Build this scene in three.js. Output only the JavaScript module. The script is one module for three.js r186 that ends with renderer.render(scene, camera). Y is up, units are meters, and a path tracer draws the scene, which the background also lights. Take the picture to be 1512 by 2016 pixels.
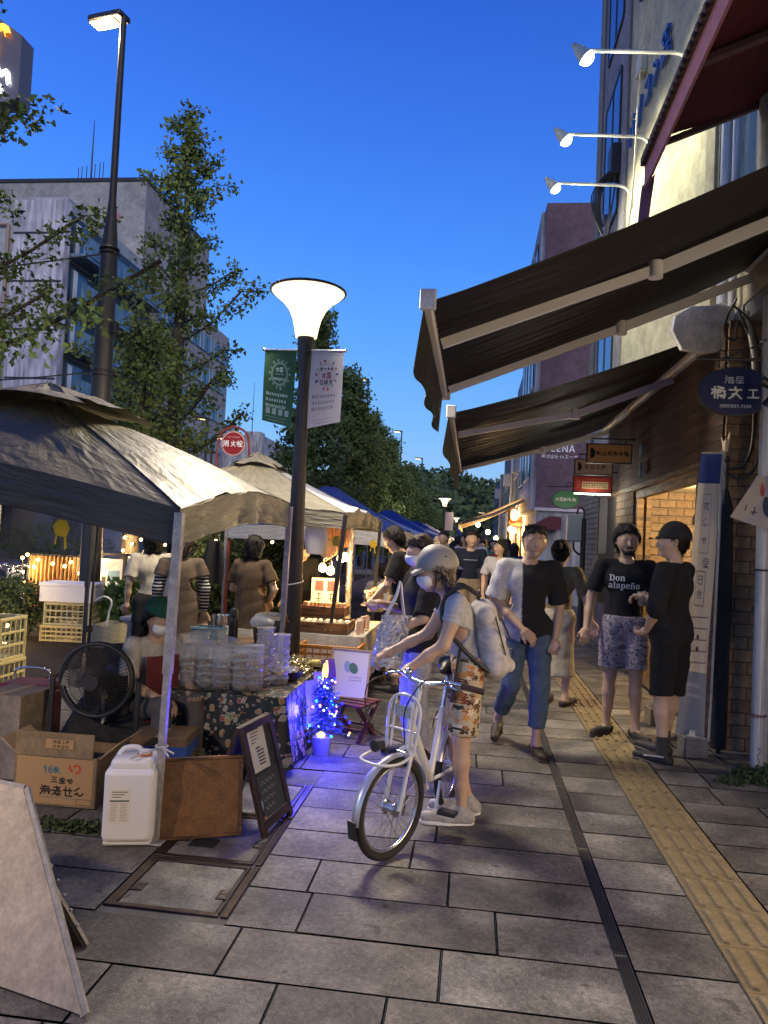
import * as THREE from 'three';
import { mergeGeometries } from 'three/addons/utils/BufferGeometryUtils.js';
import { RoundedBoxGeometry } from 'three/addons/geometries/RoundedBoxGeometry.js';

// ---------- camera, sky, sun, exposure ----------
const scene = new THREE.Scene();
const camera = new THREE.PerspectiveCamera(69.39, 3 / 4, 0.05, 900);
camera.position.set(0, 1.55, 0);
camera.up.set(-0.04249478, 0.99825986, 0.04088343);
camera.lookAt(-0.1202803, 1.55 + 0.03551115, -0.99210464);
const renderer = new THREE.WebGLRenderer({ antialias: true });
renderer.toneMapping = THREE.LinearToneMapping;
renderer.toneMappingExposure = 1.27;
renderer.shadowMap.enabled = true;
{ // clear sky soon after sunset: pale near the horizon, deep blue overhead, a few thin low clouds
  const W = 512, H = 256, d = new Float32Array(W * H * 4);
  const stops = [[-1, .06, .09, .14], [-.02, .16, .27, .42], [.0, .34, .55, .80], [.08, .28, .52, .86], [.15, .19, .46, .94], [.25, .112, .36, .96], [.36, .068, .265, .90], [.48, .042, .18, .77], [.6, .028, .12, .62], [1, .018, .08, .48]];
  for (let j = 0; j < H; j++) for (let i = 0; i < W; i++) {
    const up = Math.sin(((j + .5) / H - .5) * Math.PI), o = (j * W + i) * 4, az = (i / W) * 2 * Math.PI;
    let k = 0; while (k < stops.length - 2 && up > stops[k + 1][0]) k++;
    const a = stops[k], b = stops[k + 1], t = Math.min(1, Math.max(0, (up - a[0]) / (b[0] - a[0])));
    const west = .5 + .5 * Math.cos(az - 4.4);              // palest where the sun went down, behind the camera
    const cl = Math.max(0, Math.sin(az * 5 + up * 40 + Math.sin(az * 11) * 1.2) * Math.exp(-((up - .085) ** 2) / .0016)) * .16;
    for (let c = 0; c < 3; c++) {
      let v = (a[c + 1] + (b[c + 1] - a[c + 1]) * t) * .86 * (1 + .24 * Math.cos(az));
      v += [.24, .18, .11][c] * west * west * Math.exp(-Math.max(0, up) * 1.6);
      d[o + c] = v * (1 - cl) + [.20, .28, .40][c] * cl;
    }
    d[o + 3] = 1;
  }
  const t = new THREE.DataTexture(d, W, H, THREE.RGBAFormat, THREE.FloatType);
  t.mapping = THREE.EquirectangularReflectionMapping; t.magFilter = THREE.LinearFilter; t.wrapS = THREE.RepeatWrapping; t.needsUpdate = true;
  scene.background = t; scene.environment = t;
}
scene.backgroundIntensity = 1; scene.environmentIntensity = 1;
const sun = new THREE.DirectionalLight(new THREE.Color(1, .88, .76), 1.4);   // last afterglow, very soft
sun.position.set(26, 30, 45); sun.target.position.set(0, 0, -8); sun.shadow.radius = 60; sun.castShadow = true;
Object.assign(sun.shadow.camera, { left: -40, right: 40, top: 40, bottom: -40, far: 200 });
scene.add(sun, sun.target);

// ---------- helpers ----------
const V = (x, y, z) => new THREE.Vector3(x, y, z), PI = Math.PI;
let seed = 7; const rnd = () => { seed = (seed * 1664525 + 1013904223) >>> 0; return seed / 4294967296; };
const rr = (a, b) => a + (b - a) * rnd(), pick = (l) => l[Math.floor(rnd() * l.length)];
const taken = new Map();
const numbered = (n) => { const k = taken.get(n) ?? 0; taken.set(n, k + 1); return k ? n + '_' + String(k).padStart(3, '0') : n; };
const L3 = (r, g, b) => new THREE.Color().setRGB(r, g, b);
const hash = (x, y, z) => { let h = Math.imul(x, 374761393) ^ Math.imul(y, 668265263) ^ Math.imul(z, 2147483647 - 58); h = Math.imul(h ^ (h >>> 13), 1274126177); return ((h ^ (h >>> 16)) >>> 0) / 4294967296; };
function noise3(x, y, z) {
  const X = Math.floor(x), Y = Math.floor(y), Z = Math.floor(z), f = (t) => t * t * (3 - 2 * t), u = f(x - X), v = f(y - Y), w = f(z - Z), m = (a, b, t) => a + (b - a) * t;
  const h = (i, j, k) => hash(X + i, Y + j, Z + k);
  return m(m(m(h(0, 0, 0), h(1, 0, 0), u), m(h(0, 1, 0), h(1, 1, 0), u), v), m(m(h(0, 0, 1), h(1, 0, 1), u), m(h(0, 1, 1), h(1, 1, 1), u), v), w);
}
const flat = (g) => { const n = g.index ? g.toNonIndexed() : g; for (const k of Object.keys(n.attributes)) if (!['position', 'normal', 'uv', 'color'].includes(k)) n.deleteAttribute(k); return n; };
const merge = (l) => mergeGeometries(l.map((g) => { const f = flat(g); if (!f.attributes.uv) f.setAttribute('uv', new THREE.BufferAttribute(new Float32Array(f.attributes.position.count * 2), 2)); return f; }));
function metric(g) { // uv in metres from the dominant direction of each face
  g = flat(g); const p = g.attributes.position, n = g.attributes.normal, uv = new Float32Array(p.count * 2);
  for (let i = 0; i < p.count; i += 3) {
    let ax = 0, ay = 0, az = 0; for (let k = 0; k < 3; k++) { ax += Math.abs(n.getX(i + k)); ay += Math.abs(n.getY(i + k)); az += Math.abs(n.getZ(i + k)); }
    for (let k = 0; k < 3; k++) { const x = p.getX(i + k), y = p.getY(i + k), z = p.getZ(i + k), q = (i + k) * 2;
      if (ay >= ax && ay >= az) { uv[q] = x; uv[q + 1] = -z; } else if (ax > az) { uv[q] = z; uv[q + 1] = y; } else { uv[q] = x; uv[q + 1] = y; } }
  }
  g.setAttribute('uv', new THREE.BufferAttribute(uv, 2)); return g;
}
const T = (g, x = 0, y = 0, z = 0, rx = 0, ry = 0, rz = 0) => { if (rx || ry || rz) g.applyMatrix4(new THREE.Matrix4().makeRotationFromEuler(new THREE.Euler(rx, ry, rz, 'YXZ'))); g.translate(x, y, z); return g; };
const box = (w, h, d, x = 0, y = 0, z = 0, rx, ry, rz) => T(metric(new THREE.BoxGeometry(w, h, d)), x, y, z, rx, ry, rz);   // centred
const boxB = (x0, x1, y0, y1, z0, z1) => metric(T(new THREE.BoxGeometry(Math.abs(x1 - x0), Math.abs(y1 - y0), Math.abs(z1 - z0)), (x0 + x1) / 2, (y0 + y1) / 2, (z0 + z1) / 2));
const rbox = (w, h, d, r, x = 0, y = 0, z = 0, rx, ry, rz, s = 2) => T(metric(new RoundedBoxGeometry(w, h, d, s, Math.min(r, w / 2.01, h / 2.01, d / 2.01))), x, y, z, rx, ry, rz);
const cyl = (rt, rb, h, x = 0, y = 0, z = 0, n = 16, rx, ry, rz) => T(flat(new THREE.CylinderGeometry(rt, rb, h, n)), x, y, z, rx, ry, rz);
const ball = (r, x = 0, y = 0, z = 0, sx = 1, sy = 1, sz = 1, n = 12) => { const g = flat(new THREE.SphereGeometry(r, n, Math.max(6, n * .7 | 0))); g.scale(sx, sy, sz); return T(g, x, y, z); };
const lathe = (pts, n = 24, x = 0, y = 0, z = 0) => T(flat(new THREE.LatheGeometry(pts.map(([a, b]) => new THREE.Vector2(a, b)), n)), x, y, z);
const orient = (g, a, b) => { const d = b.clone().sub(a), q = new THREE.Quaternion().setFromUnitVectors(V(0, 1, 0), d.clone().normalize()); g.applyQuaternion(q); g.translate((a.x + b.x) / 2, (a.y + b.y) / 2, (a.z + b.z) / 2); return g; };
const v3 = (p) => (Array.isArray(p) ? V(...p) : p);
const bar = (a, b, r, r2 = r, n = 8) => { a = v3(a); b = v3(b); return orient(flat(new THREE.CylinderGeometry(r2, r, a.distanceTo(b), n)), a, b); };
const beam = (a, b, w, h, up = V(0, 1, 0)) => { a = v3(a); b = v3(b); const d = b.clone().sub(a), l = d.length(); d.normalize(); const s = d.clone().cross(up).normalize(), u = s.clone().cross(d); const g = metric(new THREE.BoxGeometry(w, h, l)); g.applyMatrix4(new THREE.Matrix4().makeBasis(s, u, d.negate())); g.translate((a.x + b.x) / 2, (a.y + b.y) / 2, (a.z + b.z) / 2); return g; };
const tube = (pts, r, seg = 24, n = 8, closed = false) => flat(new THREE.TubeGeometry(new THREE.CatmullRomCurve3(pts.map(v3), closed), seg, r, n, closed));
const torus = (R, r, x = 0, y = 0, z = 0, rx, ry, rz, a = 10, b = 40) => T(flat(new THREE.TorusGeometry(R, r, a, b)), x, y, z, rx, ry, rz);
const plate = (pts, depth, bevel = 0) => { const s = new THREE.Shape(pts.map(([a, b]) => new THREE.Vector2(a, b))); return flat(new THREE.ExtrudeGeometry(s, { depth, bevelEnabled: bevel > 0, bevelSize: bevel, bevelThickness: bevel, bevelSegments: 2, curveSegments: 20 })); };
const disc = (rx_, ry_, depth, bevel = 0) => { const s = new THREE.Shape(); s.absellipse(0, 0, rx_, ry_, 0, 2 * PI); return flat(new THREE.ExtrudeGeometry(s, { depth, bevelEnabled: bevel > 0, bevelSize: bevel, bevelThickness: bevel, bevelSegments: 2, curveSegments: 24 })); };
const quad = (w, h, x = 0, y = 0, z = 0, rx, ry, rz) => T(flat(new THREE.PlaneGeometry(w, h)), x, y, z, rx, ry, rz);
function grid(nu, nv, f, close) { // surface from f(u, v) -> [x, y, z]
  const pos = [], uv = [], idx = [];
  for (let j = 0; j <= nv; j++) for (let i = 0; i <= nu; i++) { pos.push(...f(i / nu, j / nv)); uv.push(i / nu, j / nv); }
  for (let j = 0; j < nv; j++) for (let i = 0; i < nu; i++) { const a = j * (nu + 1) + i, b = a + 1, c = a + nu + 1, e = c + 1; idx.push(a, b, e, a, e, c); }
  const g = new THREE.BufferGeometry(); g.setAttribute('position', new THREE.Float32BufferAttribute(pos, 3)); g.setAttribute('uv', new THREE.Float32BufferAttribute(uv, 2)); g.setIndex(idx); g.computeVertexNormals(); return g;
}
function mesh(name, g, m, parent, label) {
  if (Array.isArray(g)) g = merge(g);
  const o = new THREE.Mesh(g, m); o.name = parent && parent !== scene ? name : numbered(name); o.castShadow = o.receiveShadow = true; (parent ?? scene).add(o); if (label) o.userData.label = label; return o;
}
function tag(o, label, category, group, kind) { o.userData.label = label; o.userData.category = category; if (group) o.userData.group = group; if (kind) o.userData.kind = kind; return o; }
function thing(name, label, category, pos = [0, 0, 0], turn = 0, group) { const o = new THREE.Group(); o.name = numbered(name); o.position.set(...pos); o.rotation.y = turn; scene.add(o); return tag(o, label, category, group); }
function solo(name, g, m, label, category, pos = [0, 0, 0], turn = 0, group) { const o = mesh(name, g, m); o.position.set(...pos); o.rotation.y = turn; return tag(o, label, category, group); }
function struct(name, g, m) { const o = mesh(name, g, m); o.userData.kind = 'structure'; return o; }
function copy(o, pos, turn, label, group) { const c = o.clone(); c.userData = { ...o.userData }; c.name = numbered(o.name.replace(/_\d{3}$/, '')); c.position.set(...pos); c.rotation.y = turn; scene.add(c); if (label) c.userData.label = label; if (group) c.userData.group = group; return c; }
function glow(o, pos, color, I, radius = 1) { const l = new THREE.PointLight(color, I); l.position.set(...pos); l.shadow.radius = radius; l.castShadow = true; l.name = 'lamp_glow'; (o ?? scene).add(l); return l; }

// ---------- textures ----------
function dataTex(n, f, srgb = true, m = n) { const d = new Uint8Array(n * m * 4); for (let y = 0; y < m; y++) for (let x = 0; x < n; x++) { const c = f(x / n, y / m, x, y), o = (y * n + x) * 4; for (let k = 0; k < 3; k++) d[o + k] = Math.max(0, Math.min(255, c[k] * 255)); d[o + 3] = 255; } const t = new THREE.DataTexture(d, n, m); t.wrapS = t.wrapT = THREE.RepeatWrapping; t.magFilter = THREE.LinearFilter; t.colorSpace = srgb ? THREE.SRGBColorSpace : THREE.NoColorSpace; t.needsUpdate = true; return t; }
const tn = (u, v, f, s = 0) => { // tileable value noise
  const x = u * f, y = v * f, X = Math.floor(x), Y = Math.floor(y), w = (t) => t * t * (3 - 2 * t), a = w(x - X), b = w(y - Y), h = (i, j) => hash(((X + i) % f + f) % f, ((Y + j) % f + f) % f, s);
  return (h(0, 0) * (1 - a) + h(1, 0) * a) * (1 - b) + (h(0, 1) * (1 - a) + h(1, 1) * a) * b; };
const fbm = (u, v, f, s) => .5 * tn(u, v, f, s) + .27 * tn(u, v, f * 2, s + 1) + .15 * tn(u, v, f * 4, s + 2) + .08 * tn(u, v, f * 8, s + 3);
const rep = (t, x, y = x, r = 0) => { const c = t.clone(); c.repeat.set(x, y); c.rotation = r; c.needsUpdate = true; return c; };
const texGranite = dataTex(1024, (u, v, x, y) => { const g = hash(x, y, 1) * .3 + hash(x >> 1, y >> 1, 2) * .36, st = fbm(u, v, 9, 4), fine = tn(u, v, 130, 7), l = .53 + (g - .33) * .5 + (st - .5) * .5 + (fine - .5) * .14, pit = tn(u, v, 210, 9) > .93 ? .7 : 1, gum = tn(u, v, 37, 12) > .95 ? .72 : 1; return [l * pit * gum, l * pit * gum * .99, l * pit * gum * .97]; });
const texGraniteH = dataTex(512, (u, v, x, y) => { const g = hash(x >> 1, y >> 1, 11) * .6 + tn(u, v, 64, 3) * .4; return [g, g, g]; }, false);
const texStain = dataTex(512, (u, v, x, y) => { const a = fbm(u, v, 5, 21), b = fbm(u, v, 17, 25), l = .76 + (a - .5) * .22 + (b - .5) * .2 + (tn(u, v, 90, 29) - .5) * .1 + (hash(x, y, 3) - .5) * .08; return [l, l, l]; });
const texStreak = dataTex(256, (u, v, x, y) => { const s = tn(u, v * .12, 40, 31), l = .8 + (s - .5) * .3 + (fbm(u, v, 6, 33) - .5) * .3 + (hash(x, y, 5) - .5) * .05; return [l, l, l]; });
const texWeave = dataTex(128, (u, v, x, y) => { const w = ((x & 1) ^ (y & 1)) ? .08 : 0, l = .8 + w + (hash(x, y, 6) - .5) * .16 + (fbm(u, v, 8, 9) - .5) * .22; return [l, l, l]; });
const texWrinkle = dataTex(256, (u, v) => { const a = fbm(u + .12 * tn(u, v, 3, 50), v * .5, 6, 41), l = Math.abs(a - .5) * 2; return [l, l, l]; }, false);
const texWood = dataTex(256, (u, v, x, y) => { const g = tn(u * .08, v, 48, 51), w = tn(u * .3, v, 12, 53), l = .62 + (g - .5) * .4 + (w - .5) * .35 + (hash(x, y, 8) - .5) * .05; return [l, l * .96, l * .9]; });
const texCork = dataTex(256, (u, v, x, y) => { const l = .7 + (hash(x, y, 14) - .5) * .2 + (hash(x >> 2, y >> 2, 15) - .5) * .14 + (fbm(u, v, 6, 16) - .5) * .2; return [l, l, l]; });
function canvas(w, h, draw, srgb = true) { const c = document.createElement('canvas'); c.width = w; c.height = h; const g = c.getContext('2d'); draw(g, w, h); const t = new THREE.CanvasTexture(c); t.colorSpace = srgb ? THREE.SRGBColorSpace : THREE.NoColorSpace; t.magFilter = THREE.LinearFilter; return t; }
const mat = (c, rough = .8, extra = {}) => new THREE.MeshStandardMaterial({ color: Array.isArray(c) ? L3(...c) : c, roughness: rough, ...extra });
const phys = (c, rough = .5, extra = {}) => new THREE.MeshPhysicalMaterial({ color: Array.isArray(c) ? L3(...c) : c, roughness: rough, ...extra });
const emit = (c, k) => new THREE.MeshStandardMaterial({ color: L3(...c), emissive: L3(...c), emissiveIntensity: k, roughness: .6 });
const cloth = (c, extra = {}) => mat(c, .95, { map: rep(texWeave, 9), bumpMap: rep(texWrinkle, 2), bumpScale: .0015, ...extra });

// ---------- lettering without a font for kanji: strokes on a ten by ten square, digits are x y pairs ----------
const GLYPH = {
  '三': '2282 3575 1898', '山': '5159 1419 1989 8489', '火': '51554729 556789 2335 8364', '日': '2229 22828929 2585', '文': '5153 1393 734719 366699', '市': '5153 1393 2529 25858878 5159', '工': '2282 5258 1898',
  '消': '1123 0425 0926 6164 4153 8173 4449 44848979 4684 4784', '栓': '0343 2129 2306 2346 6143 6193 5585 5777 4999 6569', '松': '0343 2129 2306 2346 5145 7195 6448 4888 7799', '美': '3143 7163 1393 2575 0797 5137 5739 5799', '術': '2104 2305 1519 3373 5159 5337 5377 7393 7696 8689 6061', '学': '2132 5152 8172 1424 14949 3575 75565859 1797', '院': '1119 113123354515 5152 4345 43939394 5585 4797 5649 765989', '花': '1393 3234 7274 3416 2529 7547 64686998',
  '園': '1119 11919919 1999 4262 3363 5254 3565 56 5659 5638 5688', '鍼': '2114 2134 1434 0646 2429 0949 6298 4393 4348 5575 9257', '灸': '3113 2262 6216 4498 5153 5559 3747 7767', '株': '0343 2129 2306 2346 4383 4191 4696 6129 6626 6698', '式': '1383 2666 4669 2969 618398 8192', '会': '5114 5194 3575 1787 4729 29896978', '社': '1121 0333 3316 2529 2636 5595 7159 4999', '酒': '1123 0425 0926 3393 4549 45959949 5355 7375 4797', '屋': '2282 8284 2484 2218 3686 5639 7685 4888 6769 2999',
  '橋': '0343 2129 2306 2346 4182 6244 4494 7396 5565 5747 57978989 6878 4449', '枚': '0343 2129 2306 2346 5134 4484 745839 4699', '幸': '5153 2383 1595 3547 7567 2787 1999 5159', '海': '1123 0425 0926 4134 4282 4448 44948898 3696 6466', '老': '2272 5155 0595 822719 7659 4648 48898897'.replace('2719', '3719'), '房': '2272 2484 2219 2444 6466 3686 5638 7685 6566', '仲': '3113 2229 4444 4484 8487 4787 6159', '曜': '1219 12423919 1539 5152 5272 7252 8292 5494 5559 5696 5797 5999 7459', 'の': '53475837148573875869', 'せ': '1494 7277 3136 36398999', 'ん': '5114 4617 1727364758 587878966', 'ま': '1393 1595 5158 58384959 5979', 'つ': '14648597 8768', 'や': '14749476 6655 5153 3259', 'シ': '1324 0526 189664', 'エ': '2282 5258 1898', 'ー': '1595', 'ナ': '1494 515739', 'パ': '3319 7399 8182', 'ソ': '2235 815939', 'コ': '22828888 2888', 'ン': '2233 298653', '塾': '3132 1252 2345 5282 6265 1797 5659 0999'
};
function ink(g, text, x, y, s, w, color) { g.strokeStyle = color; g.lineWidth = w; g.lineCap = g.lineJoin = 'round'; for (const ch of text) { const def = GLYPH[ch]; if (def) for (const st of def.split(' ')) { g.beginPath(); for (let i = 0; i + 1 < st.length; i += 2) { const px = x + st[i] / 10 * s, py = y + st[i + 1] / 10 * s; i ? g.lineTo(px, py) : g.moveTo(px, py); } g.stroke(); } x += s * 1.08; } }
const type = (g, text, x, y, font, color, align = 'left', sp = 0) => { g.fillStyle = color; g.font = font; g.textAlign = align; if (!sp) return g.fillText(text, x, y); let cx = x; for (const c of text) { g.fillText(c, cx, y); cx += g.measureText(c).width + sp; } };
// ---------- materials shared by the setting ----------
const gran = [[.45, .435, .40], [.35, .338, .312], [.58, .568, .53], [.405, .383, .345], [.50, .49, .465]].map((c) => mat(c, .72, { map: texGranite, bumpMap: texGraniteH, bumpScale: .0016 }));
const mMortar = mat([.19, .185, .175], .95, { map: rep(texStain, .6) });
const mAsphalt = mat([.055, .055, .058], .9, { map: rep(texStain, .35), bumpMap: rep(texGraniteH, 1.5), bumpScale: .004 });
const mTactile = [[.37, .285, .14], [.33, .255, .125], [.40, .31, .16]].map((c) => mat(c, .7, { map: rep(texStain, 1.1), bumpMap: rep(texGraniteH, 2), bumpScale: .0012 }));
const mIron = mat([.012, .012, .012], .7, { metalness: .1, map: rep(texStain, 2) }), mFrameSteel = mat([.16, .12, .10], .28, { metalness: .85, map: rep(texStain, 3) });
const mBlackMetal = mat([.03, .03, .033], .5, { metalness: .3 }), mDarkPole = mat([.045, .042, .045], .55, { map: rep(texStain, 1) }), mWhitePaint = mat([.78, .78, .76], .4, { map: rep(texStain, 1.2) }), mChrome = mat([.7, .7, .72], .22, { metalness: 1 });
const mConcrete = mat([.42, .41, .39], .9, { map: rep(texStain, .8) }), mSoil = mat([.06, .045, .03], 1, { map: rep(texStain, 1.5), bumpMap: rep(texGraniteH, 1), bumpScale: .02 });
const mGlassDark = phys([.02, .025, .03], .08, { metalness: 0 }), mGlassBlue = phys([.05, .11, .17], .12), mBark = mat([.07, .055, .045], .95, { map: rep(texStreak, 2), bumpMap: rep(texStreak, 2), bumpScale: .02 });
const mPlasticBlack = mat([.02, .02, .022], .45), mSteelGrey = mat([.35, .36, .37], .5, { metalness: .4 });
const pane = phys([.95, .97, .97], .05, { transmission: 1, thickness: 0 });

// ---------- ground, road, sidewalk ----------
struct('ground', boxB(-300, 300, -.4, -.14, -600, 60), mAsphalt);
struct('road', boxB(-16, -7.4, -.139, -.12, -300, 30), mat([.06, .06, .064], .85, { map: rep(texStain, .25), bumpMap: rep(texGraniteH, 1), bumpScale: .004 }));
{ const lane = mat([.7, .7, .68], .7, { map: rep(texStain, 1) }), o = struct('road_marking', [...Array(26)].map((_, i) => boxB(-11.55, -11.4, -.119, -.115, -5 - i * 10, -10 - i * 10)), lane); }
struct('far_pavement', boxB(-40, -16, -.139, 0, -300, 30), mConcrete);
const walk = struct('sidewalk', boxB(-7.4, 40, -.139, -.006, -300, 30), mMortar);
struct('kerb', [...Array(60)].map((_, i) => rbox(.16, .2, .985, .015, -7.48, -.03, 8 - i)), mConcrete);
function paverGeo(w, d) { // slab with chamfered top edges, uv shifted at random so that no two slabs look alike
  const c = .004, h = .03, p = [[-w / 2, -d / 2], [w / 2, -d / 2], [w / 2, d / 2], [-w / 2, d / 2]], q = p.map(([a, b]) => [a - Math.sign(a) * c, b - Math.sign(b) * c]), pos = [], uv = [], nor = [], ou = rnd(), ov = rnd();
  const put = (l, n) => { for (const k of [0, 2, 1, 0, 3, 2]) { pos.push(...l[k]); nor.push(...n); uv.push(l[k][0] * .5 + ou, l[k][2] * .5 + ov); } };
  put(q.map(([a, b]) => [a, 0, b]), [0, 1, 0]);
  for (let k = 0; k < 4; k++) { const a = p[k], b = p[(k + 1) % 4], e = q[k], f = q[(k + 1) % 4], n = [[0, -1], [1, 0], [0, 1], [-1, 0]][k];
    put([[e[0], 0, e[1]], [f[0], 0, f[1]], [b[0], -c, b[1]], [a[0], -c, a[1]]], [n[0] * .7, .7, n[1] * .7]); put([[a[0], -c, a[1]], [b[0], -c, b[1]], [b[0], -h, b[1]], [a[0], -h, a[1]]], [n[0], 0, n[1]]); }
  const g = new THREE.BufferGeometry(); g.setAttribute('position', new THREE.Float32BufferAttribute(pos, 3)); g.setAttribute('normal', new THREE.Float32BufferAttribute(nor, 3)); g.setAttribute('uv', new THREE.Float32BufferAttribute(uv, 2)); return g;
}
const ROW = .33, far = [[], [], [], [], []]; let pavers = 0;
function paver(x0, x1, z1, z0, m) { // z1 nearer
  const w = x1 - x0 - .0034, d = z1 - z0 - .0034, g = paverGeo(w, d), x = (x0 + x1) / 2, z = (z0 + z1) / 2, y = rr(-.0015, .0015);
  if (z > -14.2 && pavers < 296) { pavers++; const o = mesh('paver', g, gran[m], walk); o.position.set(x, y, z); } else far[m].push(T(g, x, y, z));
}
const cuts = { 0: [-.62, .16], 1: [-.65, -.04], '-1': [-2.5, -1.6, -.83, -.05], '-2': [-2.7, -1.9, -1.2, -.6, -.22], 2: [-.93, -.23] };  // joints read off for the rows nearest the camera; row 0 starts at z = -2.885
const tone = () => pick([0, 0, 1, 1, 2, 3, 3, 4]);
function lay(x0, x1, za, zb, list) { let x = x0; const js = list ?? (() => { const l = []; let q = x0 + rr(.25, .8); while (q < x1 - .25) { l.push(q); q += rr(.55, .95); } return l; })(); for (const j of [...js.filter((j) => j > x0 + .1 && j < x1 - .1), x1]) { paver(x, j, za, zb, tone()); x = j; } }
for (let r = -3; r < 60; r++) {
  const za = -2.885 - r * ROW, zb = za - ROW;
  if (r < 0 || za < -4.55) lay(za > -6.6 ? -3.35 : -2.4, .608, za, zb, cuts[r]); else lay(-.91, .608, za, zb, cuts[r]); paver(.657, 1.03, za, zb, pick([1, 4, 2, 0])); lay(1.345, za > -6.2 ? 2.75 : 1.97, za, zb);
  if (r >= 0 && za >= -4.55) lay(-3.3, -1.445, za, zb);
}
for (let m = 0; m < 5; m++) { const o = mesh('paver', merge(far[m]), gran[m], walk); o.userData.kind = 'stuff'; }
{ const parts = [box(.303, .026, .303, 0, -.013, 0)]; for (let k = 0; k < 4; k++) parts.push(rbox(.026, .016, .265, .006, -.1125 + k * .075, .0035, 0)); const g = merge(parts);
  for (let k = 0; k < 96; k++) { const o = mesh('tactile_tile', g, pick(mTactile), walk); o.position.set(1.1875, rr(-.001, .0015), -1.75 - k * .3075); o.rotation.y = rr(-.004, .004); } }
{ const t = [boxB(.608, .657, -.06, -.05, -45, -1)], g = [];
  for (let k = 0; k < 44; k++) for (let j = 0; j < 4; j++) g.push(boxB(.611 + j * .0115, .618 + j * .0115, -.04, -.003, -1.02 - k, -1.98 - k));
  for (let k = 0; k < 44; k++) g.push(boxB(.61, .655, -.045, -.006, -1.0 - k, -1.018 - k));
  const d = thing('drain_channel', 'long narrow black slotted drain running along the paving', 'drain', [.63, 0, -20]); const w = (n, l) => { const q = merge(l); q.translate(-.63, 0, 20); mesh(n, q, mIron, d); }; w('channel', t); w('grate', g); }
function cover(z1, z0, label, withPlate) {
  const x0 = -1.44, x1 = -.912, zc = (z0 + z1) / 2, t = thing('utility_cover', label, 'manhole cover', [(x0 + x1) / 2, 0, zc], 0, 'utility covers in the paving'), w = x1 - x0, d = z1 - z0;
  mesh('frame', [rbox(.045, .03, d, .004, -w / 2 + .0225, -.012, 0), rbox(.03, .03, d, .004, w / 2 - .015, -.012, 0), rbox(w - .08, .03, .028, .004, 0, -.012, d / 2 - .014), rbox(w - .08, .03, .028, .004, 0, -.012, -d / 2 + .014), rbox(.012, .03, d - .06, .003, w / 2 - .046, -.012, 0)], mFrameSteel, t);
  mesh('stone_infill', box(w - .115, .03, d - .07, -.006, -.0165, 0), gran[4], t);
  for (const s of [-1, 1]) { const h = mesh('lifting_socket', rbox(.05, .006, .075, .002, s * (w / 2 - .075), 0, d * .12), mFrameSteel, t); mesh('hole', [rbox(.026, .004, .022, .003, s * (w / 2 - .075), .0025, d * .12 + .018), rbox(.026, .004, .022, .003, s * (w / 2 - .075), .0025, d * .12 - .018)], mPlasticBlack, h); }
  if (withPlate) mesh('name_plate', rbox(.13, .005, .1, .003, -.08, .0005, d * .18), mIron, t);
  return t;
}
cover(-2.935, -3.40, 'nearest stone-filled utility cover in a brown steel frame', false);
cover(-3.42, -3.99, 'stone-filled utility cover with a dark plate, beside the leaning brown board', true);
cover(-4.01, -4.56, 'utility cover frame beside the patterned tablecloth, lit blue by the tree', false);

// ---------- shops on the right ----------
const wm = (name, g, m, root, parent = root, label) => { const q = Array.isArray(g) ? merge(g) : flat(g); q.translate(-root.position.x, -root.position.y, -root.position.z); return mesh(name, q, m, parent, label); };
function bricks(root, wall, axis, at, out, u0, u1, y0, y1, bw, bh, mats, most = 300) { // running bond, each brick its own mesh proud of the mortar
  const full = metric(new RoundedBoxGeometry(axis === 'x' ? .03 : bw - .012, bh - .012, axis === 'x' ? bw - .012 : .03, 1, .004)); let n = 0, row = 0; const rest = [];
  for (let y = y0; y + bh * .6 < y1; y += bh, row++) for (let u = u0 - (row % 2 ? bw / 2 : 0); u < u1; u += bw) {
    const a = Math.max(u, u0), b = Math.min(u + bw, u1); if (b - a < .04) continue;
    const c = (a + b) / 2, s = (b - a - .012) / (bw - .012), o = out * (.006 + rnd() * .004), P = axis === 'x' ? [at + o, y + bh / 2, c] : [c, y + bh / 2, at + o], S = axis === 'x' ? [1, 1, s] : [s, 1, 1];
    if (n++ < most) { const k = mesh('brick', full, pick(mats), wall); k.position.set(P[0] - root.position.x, P[1] - root.position.y, P[2] - root.position.z); k.scale.set(...S); } else { const g = full.clone(); g.scale(...S); rest.push(T(g, ...P)); }
  }
  if (rest.length) { const k = wm('brick', merge(rest), mats[0], root, wall); k.userData.kind = 'stuff'; }
}
const brickWarm = [[.36, .24, .14], [.31, .21, .13], [.40, .28, .17], [.34, .25, .16]].map((c) => mat(c, .85, { map: rep(texStain, 2.2), bumpMap: rep(texGraniteH, 2), bumpScale: .002 }));
const brickPale = [[.42, .39, .28], [.37, .35, .26], [.46, .42, .31]].map((c) => mat(c, .85, { map: rep(texStain, 2.2) }));
const mGrout = mat([.07, .06, .05], .95), mBrown = [[.13, .07, .05], [.115, .063, .045], [.145, .078, .055]].map((c) => mat(c, .75, { map: rep(texWood, .7), bumpMap: rep(texWood, .7), bumpScale: .002 }));
const mCream = mat([.72, .645, .41], .9, { map: rep(texStain, .35) }), mCreamTrim = mat([.60, .52, .30], .8, { map: rep(texStain, .5) }), mPlasterGrey = mat([.36, .34, .36], .92, { map: rep(texStain, .4), bumpMap: rep(texGraniteH, .5), bumpScale: .004 }), mPurple = mat([.25, .16, .20], .9, { map: rep(texStain, .3) }), mLightGrey = mat([.5, .5, .52], .85, { map: rep(texStreak, .3) });
const mWoodTrim = mat([.40, .26, .12], .6, { map: rep(texWood, 1.2) }), mDoorWood = mat([.30, .19, .09], .55, { map: rep(texWood, 1) });
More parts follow.
